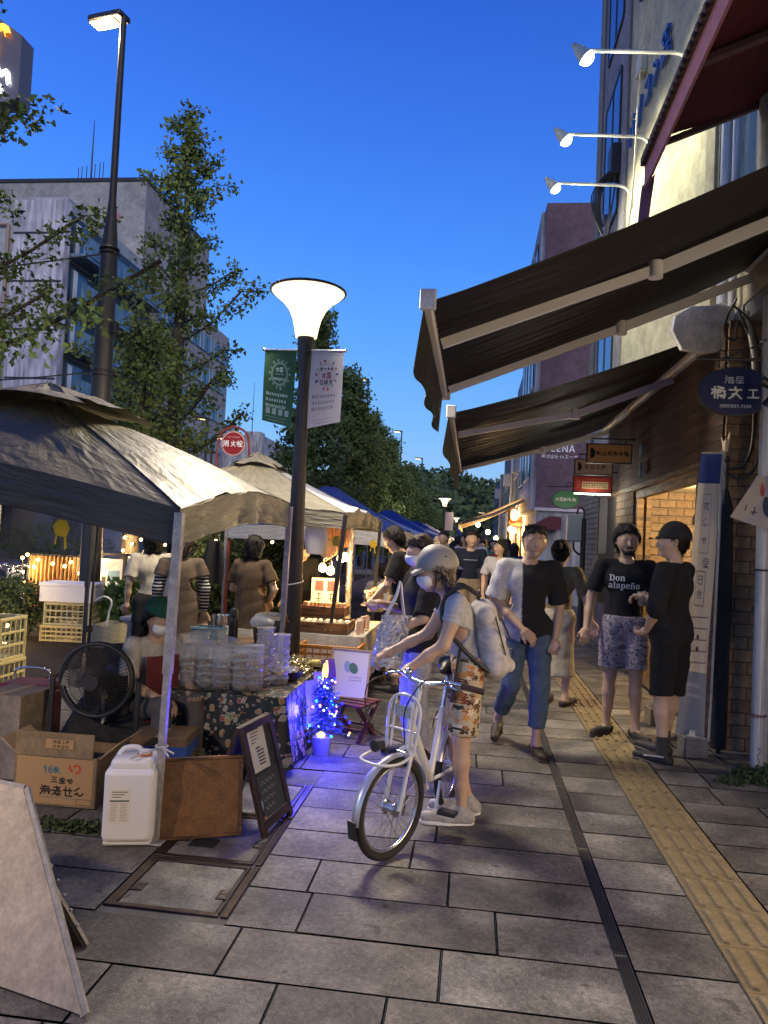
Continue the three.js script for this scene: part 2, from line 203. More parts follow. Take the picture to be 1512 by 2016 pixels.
{
  const b = thing('brick_shop', 'brown brick shop with a lit recessed entrance under the long dark awning', 'shop', [2.6, 0, -9]);
  let w = wm('end_wall', [boxB(2.0, 4.5, 0, 3.45, -6.22, -6.45)], mGrout, b); bricks(b, w, 'z', -6.235, 1, 1.985, 2.86, 0, 3.45, .22, .1, brickWarm);
  w = wm('street_pier', [boxB(2.0, 2.3, 0, 2.3, -6.46, -7.0)], mGrout, b); bricks(b, w, 'x', 2.015, -1, -6.99, -6.235, 0, 2.3, .22, .1, brickWarm);
  w = wm('street_pier', [boxB(2.0, 2.3, 0, 2.3, -9.66, -11.45)], mGrout, b); bricks(b, w, 'x', 2.015, -1, -10.75, -9.62, 0, 2.3, .22, .1, brickWarm);
  w = wm('entrance_wall', [boxB(2.31, 3.3, 0, 2.3, -9.66, -9.9)], mGrout, b); bricks(b, w, 'z', -9.675, 1, 2.02, 3.3, 0, 2.3, .2, .1, brickWarm);
  wm('entrance_back_wall', [boxB(3.3, 3.5, 0, 2.4, -6.46, -9.9)], mat([.6, .5, .35], .8, { map: rep(texStain, .6) }), b);
  wm('entrance_ceiling', [boxB(2.31, 3.3, 2.3, 2.4, -6.46, -9.66)], mat([.66, .58, .42], .8), b); wm('entrance_floor', [boxB(2.0, 3.3, -.01, .03, -7.0, -9.64)], mat([.3, .24, .17], .5, { map: rep(texGranite, 1) }), b);
  wm('entrance_side', [boxB(2.31, 3.3, 0, 2.3, -6.46, -6.6)], mGrout, b);
  const d = wm('door', [boxB(3.2, 3.26, .04, 2.1, -7.6, -8.5)], mDoorWood, b); wm('glass', [boxB(3.19, 3.195, .5, 1.9, -7.75, -8.35)], mGlassDark, b, d); wm('handle', bar([3.15, 1.0, -7.7], [3.15, 1.25, -7.7], .012), mChrome, b, d);
  const f = wm('door_frame', [boxB(2.02, 2.1, 0, 2.28, -9.52, -9.61), boxB(2.14, 2.2, 0, 2.28, -9.55, -9.61), boxB(2.02, 2.1, 2.2, 2.29, -7.02, -9.5), boxB(2.02, 2.1, 0, 2.2, -7.02, -7.09)], mWoodTrim, b);
  wm('lintel', [boxB(1.975, 2.3, 2.3, 2.36, -6.46, -11.45)], mWoodTrim, b);
  const s = wm('siding', [boxB(2.0, 2.3, 2.36, 3.45, -6.46, -11.45)], mGrout, b);
  for (let k = 0; k < 9; k++) wm('board', [rbox(.025, .116, 5.2, .004, 1.985, 2.42 + k * .12, -8.85)], mBrown[k % 3], b, s);
  wm('floor_above', [boxB(2.12, 4.5, 3.45, 3.6, -6.3, -11.45)], mConcrete, b);
  const lamp = thing('entrance_lamp', 'round warm ceiling lamp inside the shop entrance', 'lamp', [2.75, 2.29, -8.3]); mesh('base', cyl(.11, .11, .02, 0, 0, 0, 20), mWhitePaint, lamp); mesh('diffuser', cyl(.09, .1, .03, 0, -.025, 0, 20), emit([1, .72, .36], 6), lamp); glow(lamp, [0, -.08, 0], L3(1, .70, .36), 15, 4);
  const sp = thing('wall_speaker', 'small black box lamp high on the entrance brick wall', 'wall lamp', [2.78, 1.98, -9.57]); mesh('body', rbox(.1, .11, .1, .01), mPlasticBlack, sp); mesh('front', disc(.035, .035, .006), mIron, sp).position.z = .051;
}
{ // barred window, meter cabinet, pale brick corner
  const b = thing('corner_building', 'grey building with pale brick corner and narrow dark windows', 'building', [2.5, 0, -13]);
  let w = wm('brick_corner', [boxB(2.08, 5, 0, 3.3, -12.75, -14.4)], mGrout, b); bricks(b, w, 'x', 2.09, -1, -14.4, -12.75, 0, 3.2, .2, .09, brickPale, 290);
  wm('wall', [boxB(2.08, 5, 3.3, 14, -11.5, -13.75), boxB(2.08, 5, 0, 3.3, -11.5, -11.72), boxB(2.08, 5, 0, 1.0, -11.72, -12.75), boxB(2.08, 5, 2.45, 3.3, -11.72, -12.75), boxB(2.3, 5, 1, 2.45, -11.72, -12.75)], mPlasterGrey, b);
  w = wm('brick_strip', [boxB(2.08, 5, 3.3, 14, -13.75, -14.4)], mGrout, b); bricks(b, w, 'x', 2.09, -1, -14.4, -13.9, 3.3, 13.9, .2, .16, brickPale);
  const win = wm('barred_window', [boxB(2.07, 2.12, .98, 1.03, -11.72, -12.75), boxB(2.07, 2.12, 2.42, 2.47, -11.72, -12.75)], mWhitePaint, b); wm('glass', [boxB(2.18, 2.19, 1, 2.45, -11.72, -12.75)], mGlassDark, b, win);
  for (let k = 0; k < 9; k++) wm('window_bar', [boxB(2.085, 2.1, 1.03, 2.42, -11.79 - k * .112, -11.775 - k * .112)], mSteelGrey, b, win);
  for (const [y0, y1, z0, z1] of [[4.2, 6.2, -12.0, -13.3], [7.0, 9.3, -12.0, -13.3], [10.2, 12.3, -12.0, -13.3]]) { const q = wm('window', [boxB(2.05, 2.1, y0 - .06, y0, z0, z1), boxB(2.05, 2.1, y1, y1 + .06, z0, z1), boxB(2.05, 2.1, y0, y1, (z0 + z1) / 2 + .03, (z0 + z1) / 2 - .03), boxB(2.05, 2.1, y0, y1, z0 + .05, z0), boxB(2.05, 2.1, y0, y1, z1, z1 - .05)], mBlackMetal, b); wm('glass', [boxB(2.06, 2.07, y0, y1, z0, z1)], mGlassDark, b, q); }
  for (let k = 0; k < 3; k++) wm('vent_hood', [cyl(.07, .11, .16, 2.02, 6.55 + k * .35, -12.3 - k * .4, 14), ball(.07, 2.02, 6.63 + k * .35, -12.3 - k * .4)], mSteelGrey, b);
  const m = thing('meter_cabinet', 'olive grey metal cabinet on the wall under the barred window', 'cabinet', [2.0, 1.1, -11.9]); mesh('body', rbox(.16, .75, .5, .01, 0, 0, 0), mat([.16, .17, .13], .5, { map: rep(texStain, 2) }), m); mesh('door', rbox(.01, .68, .44, .004, -.083, 0, 0), mat([.18, .19, .15], .5), m); mesh('lock', cyl(.012, .012, .01, -.09, 0, .16, 10, 0, 0, PI / 2), mChrome, m);
}
const mBlueLetter = mat([.04, .10, .32], .4);
{ // cream upper floors
  const b = thing('cream_building', 'cream plastered upper floors with blue lettering lit by arm lamps', 'building', [2.5, 3.45, -8]);
  wm('wall', [boxB(2.12, 4.6, 3.6, 14, -7.0, -11.48), boxB(2.12, 4.6, 3.6, 4.1, -5.0, -7.0), boxB(2.12, 4.6, 5.6, 6.9, 24, -7.0), boxB(2.12, 4.6, 8.8, 14, 24, -7.0), boxB(2.12, 4.6, 3.6, 5.6, 24, -5.0), boxB(2.12, 4.6, 6.9, 8.8, 24, -4.6), boxB(2.4, 4.6, 3.6, 8.8, -4.5, -7.0)], mCream, b);
  for (const [z0, z1, y0, y1] of [[-5.0, -7.0, 4.1, 5.6], [-4.6, -7.0, 6.9, 8.8]]) {
    const win = wm('window', [boxB(2.08, 2.16, y0 - .07, y0, z0 + .05, z1 - .05), boxB(2.08, 2.16, y1, y1 + .07, z0 + .05, z1 - .05), boxB(2.09, 2.15, y0, y1, z0, z0 - .06), boxB(2.09, 2.15, y0, y1, z1 + .06, z1), boxB(2.1, 2.15, y0, y1, (z0 + z1) / 2 + .04, (z0 + z1) / 2 - .04)], mCreamTrim, b);
    for (const s of [0, 1]) wm('pane', [boxB(2.13, 2.14, y0, y1, z0 - s * (z0 - z1) / 2 - .06, z0 - (s + 1) * (z0 - z1) / 2 + .06)], phys([.16, .24, .3], .12), b, win);
  }
  wm('pilaster', [boxB(2.06, 2.12, 3.6, 14, -6.98, -7.25)], mCreamTrim, b);
  const word = (text, sz, z, y) => [...text].forEach((ch, k) => { const g = glyphBoxes(ch, sz, z + k * sz * 1.15, y); if (g.length) wm('sign_letter', g, mBlueLetter, b, b, 'dark blue raised character on the cream wall'); }); word('パソコン塾', .42, -11.2, 7.5); word('松山', .5, -10.8, 9.4);
  for (const [z, y] of [[-10.4, 8.3], [-9.3, 9.1], [-10.6, 5.2]]) wm('vent_hood', [rbox(.12, .24, .22, .02, 2.06, y, z), box(.1, .03, .2, 2.05, y - .13, z)], mat([.5, .5, .42], .6), b);
  wm('drain_pipe', [bar([2.05, 3.7, -6.6], [2.05, 9, -6.6], .05), bar([2.05, 3.6, -6.35], [2.05, 6, -6.35], .035), bar([2.05, 4.4, -5.7], [2.05, 6.2, -5.7], .06), torus(.055, .01, 2.05, 4.6, -6.6, PI / 2), torus(.055, .01, 2.05, 5.4, -6.6, PI / 2)], mWhitePaint, b);
  wm('power_cable', [tube([[2.05, 9.4, -6.2], [1.7, 7.6, -8.3], [1.95, 6.3, -10.2], [2.03, 5.4, -11.3]], .012, 30, 5)], mWhitePaint, b);
  const arm = (z, y, label) => { const t = thing('arm_floodlight', label, 'lamp', [2.12, y, z], 0, 'white floodlights on long arms'); mesh('arm', tube([[0, -.28, 0], [-.03, -.12, 0], [-.14, -.01, 0], [-.4, .02, 0], [-1.12, .06, 0]], .022, 24, 8), mWhitePaint, t); mesh('wall_plate', cyl(.06, .06, .02, -.01, -.28, 0, 14, 0, 0, PI / 2), mWhitePaint, t);
    const h = mesh('lamp_head', [T(lathe([[.0, .12], [.045, .11], [.06, .06], [.075, -.02], [.09, -.05]], 16), -1.16, .02, 0, 0, 0, .75), T(cyl(.03, .03, .05, 0, .13, 0, 12), -1.16, .02, 0, 0, 0, .75)], mat([.55, .55, .45], .5), t); mesh('lens', T(ball(.082, 0, -.055, 0, 1, .9, 1), -1.16, .02, 0, 0, 0, .75), emit([.85, 1, .95], 9), t);
    const l = new THREE.SpotLight(L3(1, .98, .74), 17, 0, 1.15, .7); l.position.set(-1.1, -.06, 0); l.target.position.set(.3, -1.1, 0); l.shadow.radius = 3; l.castShadow = true; t.add(l, l.target); return t; };
  arm(-7.95, 6.83, 'white arm floodlight highest in view, over the top of the maroon awning'); arm(-9.75, 6.92, 'middle one of the three white arm floodlights on the cream wall'); arm(-11.0, 6.88, 'lowest in view of the three white arm floodlights, its arm bent at the wall');
  const cab = thing('cable_box', 'black cable junction box with coiled wires on the grey upper wall', 'junction box', [2.0, 7.75, -12.0]); mesh('box', rbox(.16, .5, .34, .02), mPlasticBlack, cab); for (let k = 0; k < 6; k++) mesh('wire_loop', tube([[-.06, -.2, -.1 + k * .05], [-.2 - k * .03, -.6, .02 * k], [-.12, -1.0 - k * .06, .05 * k - .1], [-.02, -.7, .1], [0, -.25, .1]], .012, 20, 5, true), mPlasticBlack, cab);
}
function glyphBoxes(text, s, zFar, y) { const out = []; let k = 0; for (const ch of text) { for (const st of (GLYPH[ch] ?? '').split(' ')) for (let i = 0; i + 3 < st.length; i += 2) { const p = (q) => [2.075, y + s * (1 - st[q + 1] / 10), zFar + (k * 1.15 + st[q] / 10) * s], a = p(i), b = p(i + 2); if (a[1] === b[1] && a[2] === b[2]) continue; out.push(beam(a, b, s * .11, .05, V(1, 0, 0))); } k++; } return out; }
{ // near recess and the shop nearest the camera, only its shaded return is seen
  const b = thing('near_shop', 'shaded shop front in the recess behind the white drain pipe', 'shop', [3, 0, -4.5]);
  wm('wall', [boxB(2.9, 4.5, 0, 3.45, 24, -6.2)], mat([.18, .16, .15], .9, { map: rep(texStain, .6) }), b); wm('soffit', [boxB(2.12, 4.5, 3.45, 3.58, 24, -6.25)], mConcrete, b); { const lw = wm('lit_window', [boxB(2.86, 2.88, .5, 2.3, -.4, -3.6)], emit([1, .8, .55], 1.6), b); const gl = new THREE.RectAreaLight(L3(1, .86, .68), 3.4, 3.2, 1.8); gl.position.set(2.84 - 3, 1.4, -2.0 + 4.5); gl.rotation.y = -PI / 2; gl.name = 'lit_window_light'; b.add(gl); } wm('shutter', [...Array(26)].map((_, k) => rbox(.02, .085, 1.9, .006, 2.885, .15 + k * .092, -5.2)), mSteelGrey, b);
}
{ // mauve building and its neighbours further on
  const b = thing('mauve_building', 'dull mauve building with white lettering beyond the side street', 'building', [4, 0, -22]);
  wm('wall', [boxB(1.62, 9, 2.5, 10.8, -20, -26)], mPurple, b); wm('base_wall', [boxB(1.65, 9, 0, 2.5, -20.03, -26)], mLightGrey, b); wm('street_front', [boxB(1.5, 1.62, 2.5, 10.6, -20.1, -26)], mLightGrey, b);
  for (let f = 0; f < 3; f++) for (let k = 0; k < 2; k++) { const q = wm('window', [boxB(1.44, 1.5, 3.4 + f * 2.5, 3.45 + f * 2.5, -20.8 - k * 2.5, -22.6 - k * 2.5), boxB(1.44, 1.5, 5.0 + f * 2.5, 5.05 + f * 2.5, -20.8 - k * 2.5, -22.6 - k * 2.5), boxB(1.44, 1.5, 3.45 + f * 2.5, 5 + f * 2.5, -21.67 - k * 2.5, -21.73 - k * 2.5)], mWhitePaint, b); wm('pane', [boxB(1.47, 1.48, 3.45 + f * 2.5, 5 + f * 2.5, -20.8 - k * 2.5, -22.6 - k * 2.5)], mGlassBlue, b, q); }
  wm('string_course', [boxB(1.6, 9, 2.48, 2.56, -19.95, -19.99)], mat([.55, .5, .53], .8), b);
  const s = wm('sign_lettering', quad(.98, .52, 2.2, 4.05, -19.985), mat([1, 1, 1], .6, { transparent: true, alphaTest: .5, map: canvas(512, 272, (g) => { type(g, 'SCENA', 256, 130, 'bold 132px sans-serif', '#e8e4e6', 'center'); ink(g, '株式会社', 14, 170, 54, 6, '#e8e4e6'); ink(g, 'シエーナ', 262, 166, 58, 7, '#e8e4e6'); }) }), b, b, 'white lettering on the mauve wall');
  const aw = thing('door_canopy', 'small dark red door canopy on the mauve building', 'awning', [1.75, 2.1, -19.6]); mesh('fabric', plate([[0, 0], [.55, .32], [.85, .32], [.85, -.02], [0, -.05]], .5), mat([.13, .03, .035], .8), aw).position.set(-.35, -.1, -.35); mesh('bracket', bar([-.2, -.12, .1], [.45, -.1, .1], .012), mBlackMetal, aw);
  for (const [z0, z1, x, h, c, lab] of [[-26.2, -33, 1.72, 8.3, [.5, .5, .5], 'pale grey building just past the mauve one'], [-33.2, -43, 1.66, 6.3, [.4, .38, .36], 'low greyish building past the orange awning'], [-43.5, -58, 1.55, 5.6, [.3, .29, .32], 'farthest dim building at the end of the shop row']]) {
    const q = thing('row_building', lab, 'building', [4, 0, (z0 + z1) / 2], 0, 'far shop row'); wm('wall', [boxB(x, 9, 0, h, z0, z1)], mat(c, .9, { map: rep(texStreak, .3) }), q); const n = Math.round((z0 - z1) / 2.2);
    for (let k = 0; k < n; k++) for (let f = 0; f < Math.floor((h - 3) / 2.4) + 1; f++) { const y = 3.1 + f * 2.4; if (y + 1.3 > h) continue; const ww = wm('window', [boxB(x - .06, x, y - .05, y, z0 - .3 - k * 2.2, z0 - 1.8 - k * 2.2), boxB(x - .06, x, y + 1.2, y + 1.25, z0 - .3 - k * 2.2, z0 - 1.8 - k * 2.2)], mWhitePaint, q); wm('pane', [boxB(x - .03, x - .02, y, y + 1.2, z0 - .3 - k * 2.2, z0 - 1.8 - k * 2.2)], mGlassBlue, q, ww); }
    wm('drain_pipe', [bar([x - .05, 0, z0 - .15], [x - .05, h, z0 - .15], .05), rbox(.3, .6, .7, .03, x - .16, 4.6, z0 - 2.6)], mWhitePaint, q);
  }
}
// ---------- buildings across the road on the left ----------
const mBalc = mat([.16, .26, .34], .35, { map: rep(texStreak, .2) }), mPanel = mat([.58, .6, .63], .85, { map: rep(texStain, .08) }), mBeige = mat([.5, .485, .475], .9, { map: rep(texStain, .1) });
{
  const b = thing('balcony_building', 'concrete apartment block with blue balcony fronts across the road', 'building', [-25, 0, -41]);
  wm('end_wall', [boxB(-36, -22.0, 0, 18.8, -36.2, -46)], mPanel, b); wm('corner_fin', [boxB(-24.6, -21.7, 0, 18.4, -35.6, -36.15)], mat([.62, .6, .66], .8, { map: rep(texStreak, .2) }), b);
  for (let k = 0; k < 7; k++) wm('panel_joint', [boxB(-24.55, -21.75, 1.3 + k * 2.55, 1.38 + k * 2.55, -35.55, -35.6)], mBlackMetal, b);
  wm('drain_pipe', [bar([-25.2, 0, -36.05], [-25.2, 17.3, -36.05], .09), bar([-25.2, 17.3, -36.05], [-36, 17.3, -36.05], .07), bar([-28, 0, -36.1], [-28, 12, -36.1], .06)], mat([.3, .22, .18], .8), b);
  for (let f = 0; f < 6; f++) {
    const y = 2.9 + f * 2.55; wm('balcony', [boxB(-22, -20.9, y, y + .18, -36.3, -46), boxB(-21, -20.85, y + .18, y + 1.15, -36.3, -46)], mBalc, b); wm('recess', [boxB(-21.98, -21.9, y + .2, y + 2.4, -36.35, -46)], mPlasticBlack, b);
    for (let k = 0; k < 3; k++) { const q = wm('window', [boxB(-21.9, -21.85, y + .25, y + 2.1, -36.8 - k * 3.2, -38.3 - k * 3.2)], mGlassBlue, b); wm('curtain', [boxB(-21.84, -21.83, y + .3, y + 2.05, -36.9 - k * 3.2, -37.3 - k * 3.2)], mat([.6, .62, .66], .9), b, q); }
  }
  const p = thing('beige_tower', 'taller beige block with a blank side wall and rooftop aerials behind the balconies', 'building', [-31, 0, -57]);
  wm('wall', [boxB(-40, -24.9, 0, 27.0, -51, -64)], mBeige, p); wm('parapet', [boxB(-40.1, -24.8, 27, 27.25, -50.9, -64)], mBlackMetal, p); wm('penthouse', [boxB(-34, -28.6, 27.25, 28.1, -55, -62)], mBeige, p);
  wm('rooftop_aerial', [bar([-31.6, 28, -55], [-31.6, 34, -55], .09, .03), ...[-1.1, -.8, -.4, .3, .7, 1.0].map((d) => bar([-31.6 + d, 28, -55], [-31.6 + d, 30.4 + d * .2, -55], .035))], mBlackMetal, p); wm('rooftop_aerial', [bar([-27, 27.2, -54], [-27, 29.3, -54], .04), bar([-28.8, 27.9, -55], [-27.9, 27.6, -55], .05)], mBlackMetal, p);
  wm('wall_emblem', [T(disc(.4, .4, .15), -27.25, 24.3, -50.98)], mat([.42, .16, .17], .6), p, p, 'pinkish round emblem high on the blank wall');
  const o = thing('office_block', 'pale office block with bands of windows beyond the beige tower', 'building', [-25, 0, -58]);
  wm('wall', [boxB(-34, -22.2, 0, 18.6, -47.5, -63)], mat([.5, .47, .46], .85, { map: rep(texStain, .12) }), o);
  for (let f = 0; f < 6; f++) for (let k = 0; k < 6; k++) { const y = 3.0 + f * 2.6, q = wm('window', [boxB(-22.15, -22.1, y, y + 1.3, -48 - k * 2.4, -50.2 - k * 2.4)], mGlassBlue, o); wm('frame', [boxB(-22.1, -22.05, y, y + 1.3, -48.7 - k * 2.4, -48.8 - k * 2.4), boxB(-22.1, -22.05, y, y + 1.3, -49.4 - k * 2.4, -49.5 - k * 2.4)], mSteelGrey, o, q); }
  const d = thing('distant_block', 'small distant flat-roofed block behind the round fire hydrant sign', 'building', [-27, 0, -90]); wm('wall', [boxB(-34, -25.5, 0, 13.2, -86, -98), boxB(-29, -27, 13.2, 14.2, -90, -92)], mLightGrey, d); wm('aerial', [bar([-27.5, 13, -88], [-27.5, 20, -88], .06, .02)], mBlackMetal, d);
  const s = thing('sign_tower', 'dark rooftop sign tower with glowing orange and white lettering at the left edge', 'sign', [-15.2, 0, -20.5]);
  wm('tower', [boxB(-18.2, -15.3, 0, 14.0, -20.3, -20.7)], mat([.10, .10, .13], .6, { map: rep(texStreak, .3) }), s);
  const face = plate([[-17.6, 14], [-13.95, 14], [-13.95, 16.0], [-17.6, 18.6]], .6); face.translate(0, 0, -20.6); wm('sign_box', face, mat([.09, .09, .11], .5), s);
  wm('sign_emblem', tube([[-15.1, 15.1, -19.97], [-14.75, 15.6, -19.97], [-14.85, 16.1, -19.97], [-14.5, 16.25, -19.97], [-14.38, 16.0, -19.97]], .1, 24, 8), emit([1, .36, .04], 2.2), s, s, 'glowing orange hooked emblem');
  wm('sign_letters', [tube([[-14.9, 14.75, -19.97], [-14.7, 15.1, -19.97], [-14.55, 14.8, -19.97], [-14.35, 14.9, -19.97], [-14.25, 14.5, -19.97]], .07, 20, 7), tube([[-14.9, 14.55, -19.97], [-14.6, 14.5, -19.97], [-14.45, 14.2, -19.97]], .07, 14, 7)], emit([1, 1, 1], 2.4), s, s, 'glowing white script letters');
  const g = thing('lit_shop_across_road', 'brightly lit shop window and dark columns across the road', 'shop', [-20, 0, -19.5]);
  wm('wall', [boxB(-30, -17.5, 3.2, 6, -17.5, -35), boxB(-30, -19.5, 0, 3.2, -18.5, -35)], mPlasterGrey, g); for (const z of [-20.2, -24, -28]) wm('column', [boxB(-18.6, -17.6, 0, 3.2, z, z - 1.3)], mat([.11, .11, .13], .7), g);
  const lw = wm('lit_window', [boxB(-19.48, -19.45, .5, 2.9, -18.7, -20.1)], emit([1, .93, .62], 2.2), g); wm('poster', [boxB(-19.44, -19.42, .5, 1.3, -18.7, -19.8)], mat([.8, .65, .1], .7), g, lw); wm('column', [boxB(-19.4, -19, 0, 3.2, -17.9, -18.3)], mLightGrey, g);
  glow(g, [1.4, 1.8, .3], L3(1, .9, .6), 8, 10);
}
// ---------- wooded hill closing the street ----------
const leafMats = [[.045, .075, .028], [.06, .095, .035], [.035, .06, .025]].map((c) => mat(c, .85, { side: THREE.DoubleSide }));
struct('hill', grid(40, 20, (u, v) => { const x = -160 + u * 260, z = -130 - v * 140; const h = 16 * Math.exp(-((x + 18) ** 2) / 3200 - ((z + 215) ** 2) / 3000) + 5 * noise3(x * .06, z * .06, 1) - 2; return [x, Math.max(-.3, h), z]; }), mat([.03, .045, .02], 1));
// ---------- trees ----------
function fanLeaf(s, n = 5) { const pos = [], nor = []; for (let i = 0; i < n; i++) { const a = -0.75 + i * 1.5 / n, b = -0.75 + (i + 1) * 1.5 / n, r1 = s * (i === (n >> 1) ? .82 : 1), r2 = s * (i + 1 === (n >> 1) ? .86 : 1); pos.push(0, 0, 0, Math.sin(a) * r1, Math.cos(a) * r1, s * .12 * Math.cos(a * 3), Math.sin(b) * r2, Math.cos(b) * r2, s * .12 * Math.cos(b * 3)); for (let k = 0; k < 3; k++) nor.push(0, .25, 1); } const g = new THREE.BufferGeometry(); g.setAttribute('position', new THREE.Float32BufferAttribute(pos, 3)); g.setAttribute('normal', new THREE.Float32BufferAttribute(nor, 3)); g.setAttribute('uv', new THREE.Float32BufferAttribute(new Float32Array(pos.length / 3 * 2), 2)); return g; }
function leafCluster(s, count, spread, n) { const l = []; for (let i = 0; i < count; i++) l.push(T(fanLeaf(s * rr(.75, 1.2), n), rr(-1, 1) * spread, rr(-1, 1) * spread, rr(-1, 1) * spread, rr(-1.4, 1.4), rr(0, 6.3), rr(-1, 1))); const g = merge(l); g.computeVertexNormals(); return g; }
const clusterNear = [leafCluster(.062, 9, .10, 4), leafCluster(.058, 7, .08, 4)], clusterFar = [leafCluster(.12, 8, .2, 2)], clusterHill = [leafCluster(1.1, 9, 1.3, 2)];
function leafMass(name, pts, geo, m, parent) { const o = new THREE.InstancedMesh(geo, m, pts.length), M = new THREE.Matrix4(), q = new THREE.Quaternion(), e = new THREE.Euler(), c = new THREE.Color(); pts.forEach((p, i) => { e.set(rr(-3, 3), rr(-3, 3), rr(-3, 3)); const s = rr(.75, 1.25); M.compose(V(...p), q.setFromEuler(e), V(s, s, s)); o.setMatrixAt(i, M); const k = rr(.75, 1.3); o.setColorAt(i, c.setRGB(k * rr(.9, 1.15), k, k * rr(.8, 1.1))); }); o.name = name; o.castShadow = o.receiveShadow = true; o.userData.kind = 'stuff'; (parent ?? scene).add(o); return o; }
// a ginkgo: straight leader, steeply rising limbs, leaves in tufts close to the twigs
function ginkgo(pos, h, reach, label, o = {}) {
  const t = thing('ginkgo_tree', label, 'tree', pos, rr(0, 6), 'ginkgo trees along the pavement'), r0 = o.r ?? h * .018, lean = rr(-.02, .02) * h, wood = [], limbs = [], pts = [];
  const lead = (k) => V(lean * k + Math.sin(k * 7 + h) * .05 * h * .1, k * h, Math.cos(k * 5 + h) * .04 * h * .1);
  mesh('trunk', tube([0, .15, .3, .5, .7, .85].map((k) => lead(k)), 1, 24, 9), mBark, t); // radius shaped below
  { const g = t.children[0].geometry, p = g.attributes.position; for (let i = 0; i < p.count; i++) { const k = Math.min(.85, Math.max(0, p.getY(i) / h)), c = lead(k), rad = r0 * (1.15 - k * 1.05) * (k < .03 ? 1.3 : 1); p.setX(i, c.x + (p.getX(i) - c.x) * rad); p.setZ(i, c.z + (p.getZ(i) - c.z) * rad); } g.computeVertexNormals(); }
  const n = o.limbs ?? 40, low = o.low ?? .3;
  for (let i = 0; i < n; i++) {
    const k = low + (1 - low) * Math.pow((i + .5) / n, .92) * .97, a = i * 2.4 + rr(-.5, .5), len = reach * (1.06 - (k - low) / (1 - low) * .88) * rr(.45, 1.2), up = rr(.35, .8), b = lead(Math.min(k, .85)); b.y = k * h * .97;
    const mid = b.clone().add(V(Math.cos(a) * len * .5, len * up * .35, Math.sin(a) * len * .5)), e = b.clone().add(V(Math.cos(a) * len, len * up, Math.sin(a) * len));
    wood.push(tube([b, mid, e], r0 * .22 * (1.15 - k), 6, 5)); 
    const side = 2 + Math.floor(len * 2.2);
    for (let s = 0; s <= side; s++) { const f = .18 + .82 * s / side, p = b.clone().lerp(mid, Math.min(1, f * 2)).lerp(mid.clone().lerp(e, Math.max(0, f * 2 - 1)), f > .5 ? 1 : 0), sa = a + rr(-1.5, 1.5), sl = rr(.2, .55) * Math.min(1, .45 + len * .4), q = p.clone().add(V(Math.cos(sa) * sl, rr(-.05, .5) * sl, Math.sin(sa) * sl)); if (rnd() < .6) wood.push(bar(p, q, .009, .004, 4)); 
      for (let m = 0; m < (o.dense ?? 10); m++) { const g = rnd(), c = p.clone().lerp(q, g), w = o.tuft ?? .17; pts.push([c.x + rr(-w, w), c.y + rr(-w, w) * .8, c.z + rr(-w, w)]); } }
  }
  for (let m = 0; m < 70; m++) { const c = lead(.85); pts.push([c.x + rr(-.18, .18), h * rr(.84, 1.0), c.z + rr(-.18, .18)]); } wood.push(bar(lead(.84), V(lead(.85).x, h, lead(.85).z), r0 * .22, .01, 5));
  mesh('limbs', merge(wood), mBark, t); leafMass('crown', pts, o.geo ?? clusterNear[0], o.mat ?? leafMats[1], t); return t;
}
const leafFront = mat([.07, .115, .035], .8, { side: THREE.DoubleSide }), leafFar = leafFront;
ginkgo([-5.95, -.05, -14], 10.1, 1.6, 'tall slender ginkgo tree in front of the balcony building', { low: .24, limbs: 36, dense: 8, tuft: .12, mat: leafFront });
ginkgo([-6.75, -.05, -7.5], 9.0, 2.65, 'nearest ginkgo, only its leafy branch ends reach in at the left edge', { low: .34, limbs: 30, dense: 9, mat: leafFront });
ginkgo([-5.6, -.05, -24.5], 9.4, 1.55, 'ginkgo tree behind the street lamp banners', { low: .12, limbs: 46, dense: 11, geo: clusterFar[0], mat: leafFar });
ginkgo([-5.3, -.05, -31], 8.8, 1.6, 'ginkgo tree with a tapering top right of the white banner', { low: .1, limbs: 46, dense: 11, geo: clusterFar[0], mat: leafFar });
ginkgo([-5.2, -.05, -37], 8.0, 1.7, 'third ginkgo back, its crown joined to the dark row', { low: .08, limbs: 44, dense: 11, geo: clusterFar[0], mat: leafFar });
ginkgo([-5.0, -.05, -44], 7.6, 1.8, 'fourth ginkgo back in the dark row over the blue tents', { low: .08, limbs: 40, dense: 10, geo: clusterFar[0], mat: leafFar });
ginkgo([-4.9, -.05, -53], 6.8, 2.8, 'fifth ginkgo back, near the right end of the row', { low: .06, limbs: 40, dense: 10, geo: clusterFar[0], mat: leafFar });
ginkgo([-4.6, -.05, -64], 6.2, 3.0, 'farthest ginkgo before the hill', { low: .05, limbs: 36, dense: 10, geo: clusterFar[0], mat: leafFar });
{ const pts = []; for (let i = 0; i < 5200; i++) { const x = rr(-60, 45), z = rr(-140, -215), h = 16 * Math.exp(-((x + 18) ** 2) / 3200 - ((z + 215) ** 2) / 3000) + 5 * noise3(x * .06, z * .06, 1) - 2; if (h > 0) pts.push([x, h + rr(0, 3.4) * (.5 + noise3(x * .25, z * .25, 4)), z]); } const o = leafMass('hill_woodland', pts, clusterHill[0], leafMats[0]); tag(o, 'dark wooded hill closing the end of the street', 'woodland', null, 'stuff'); }

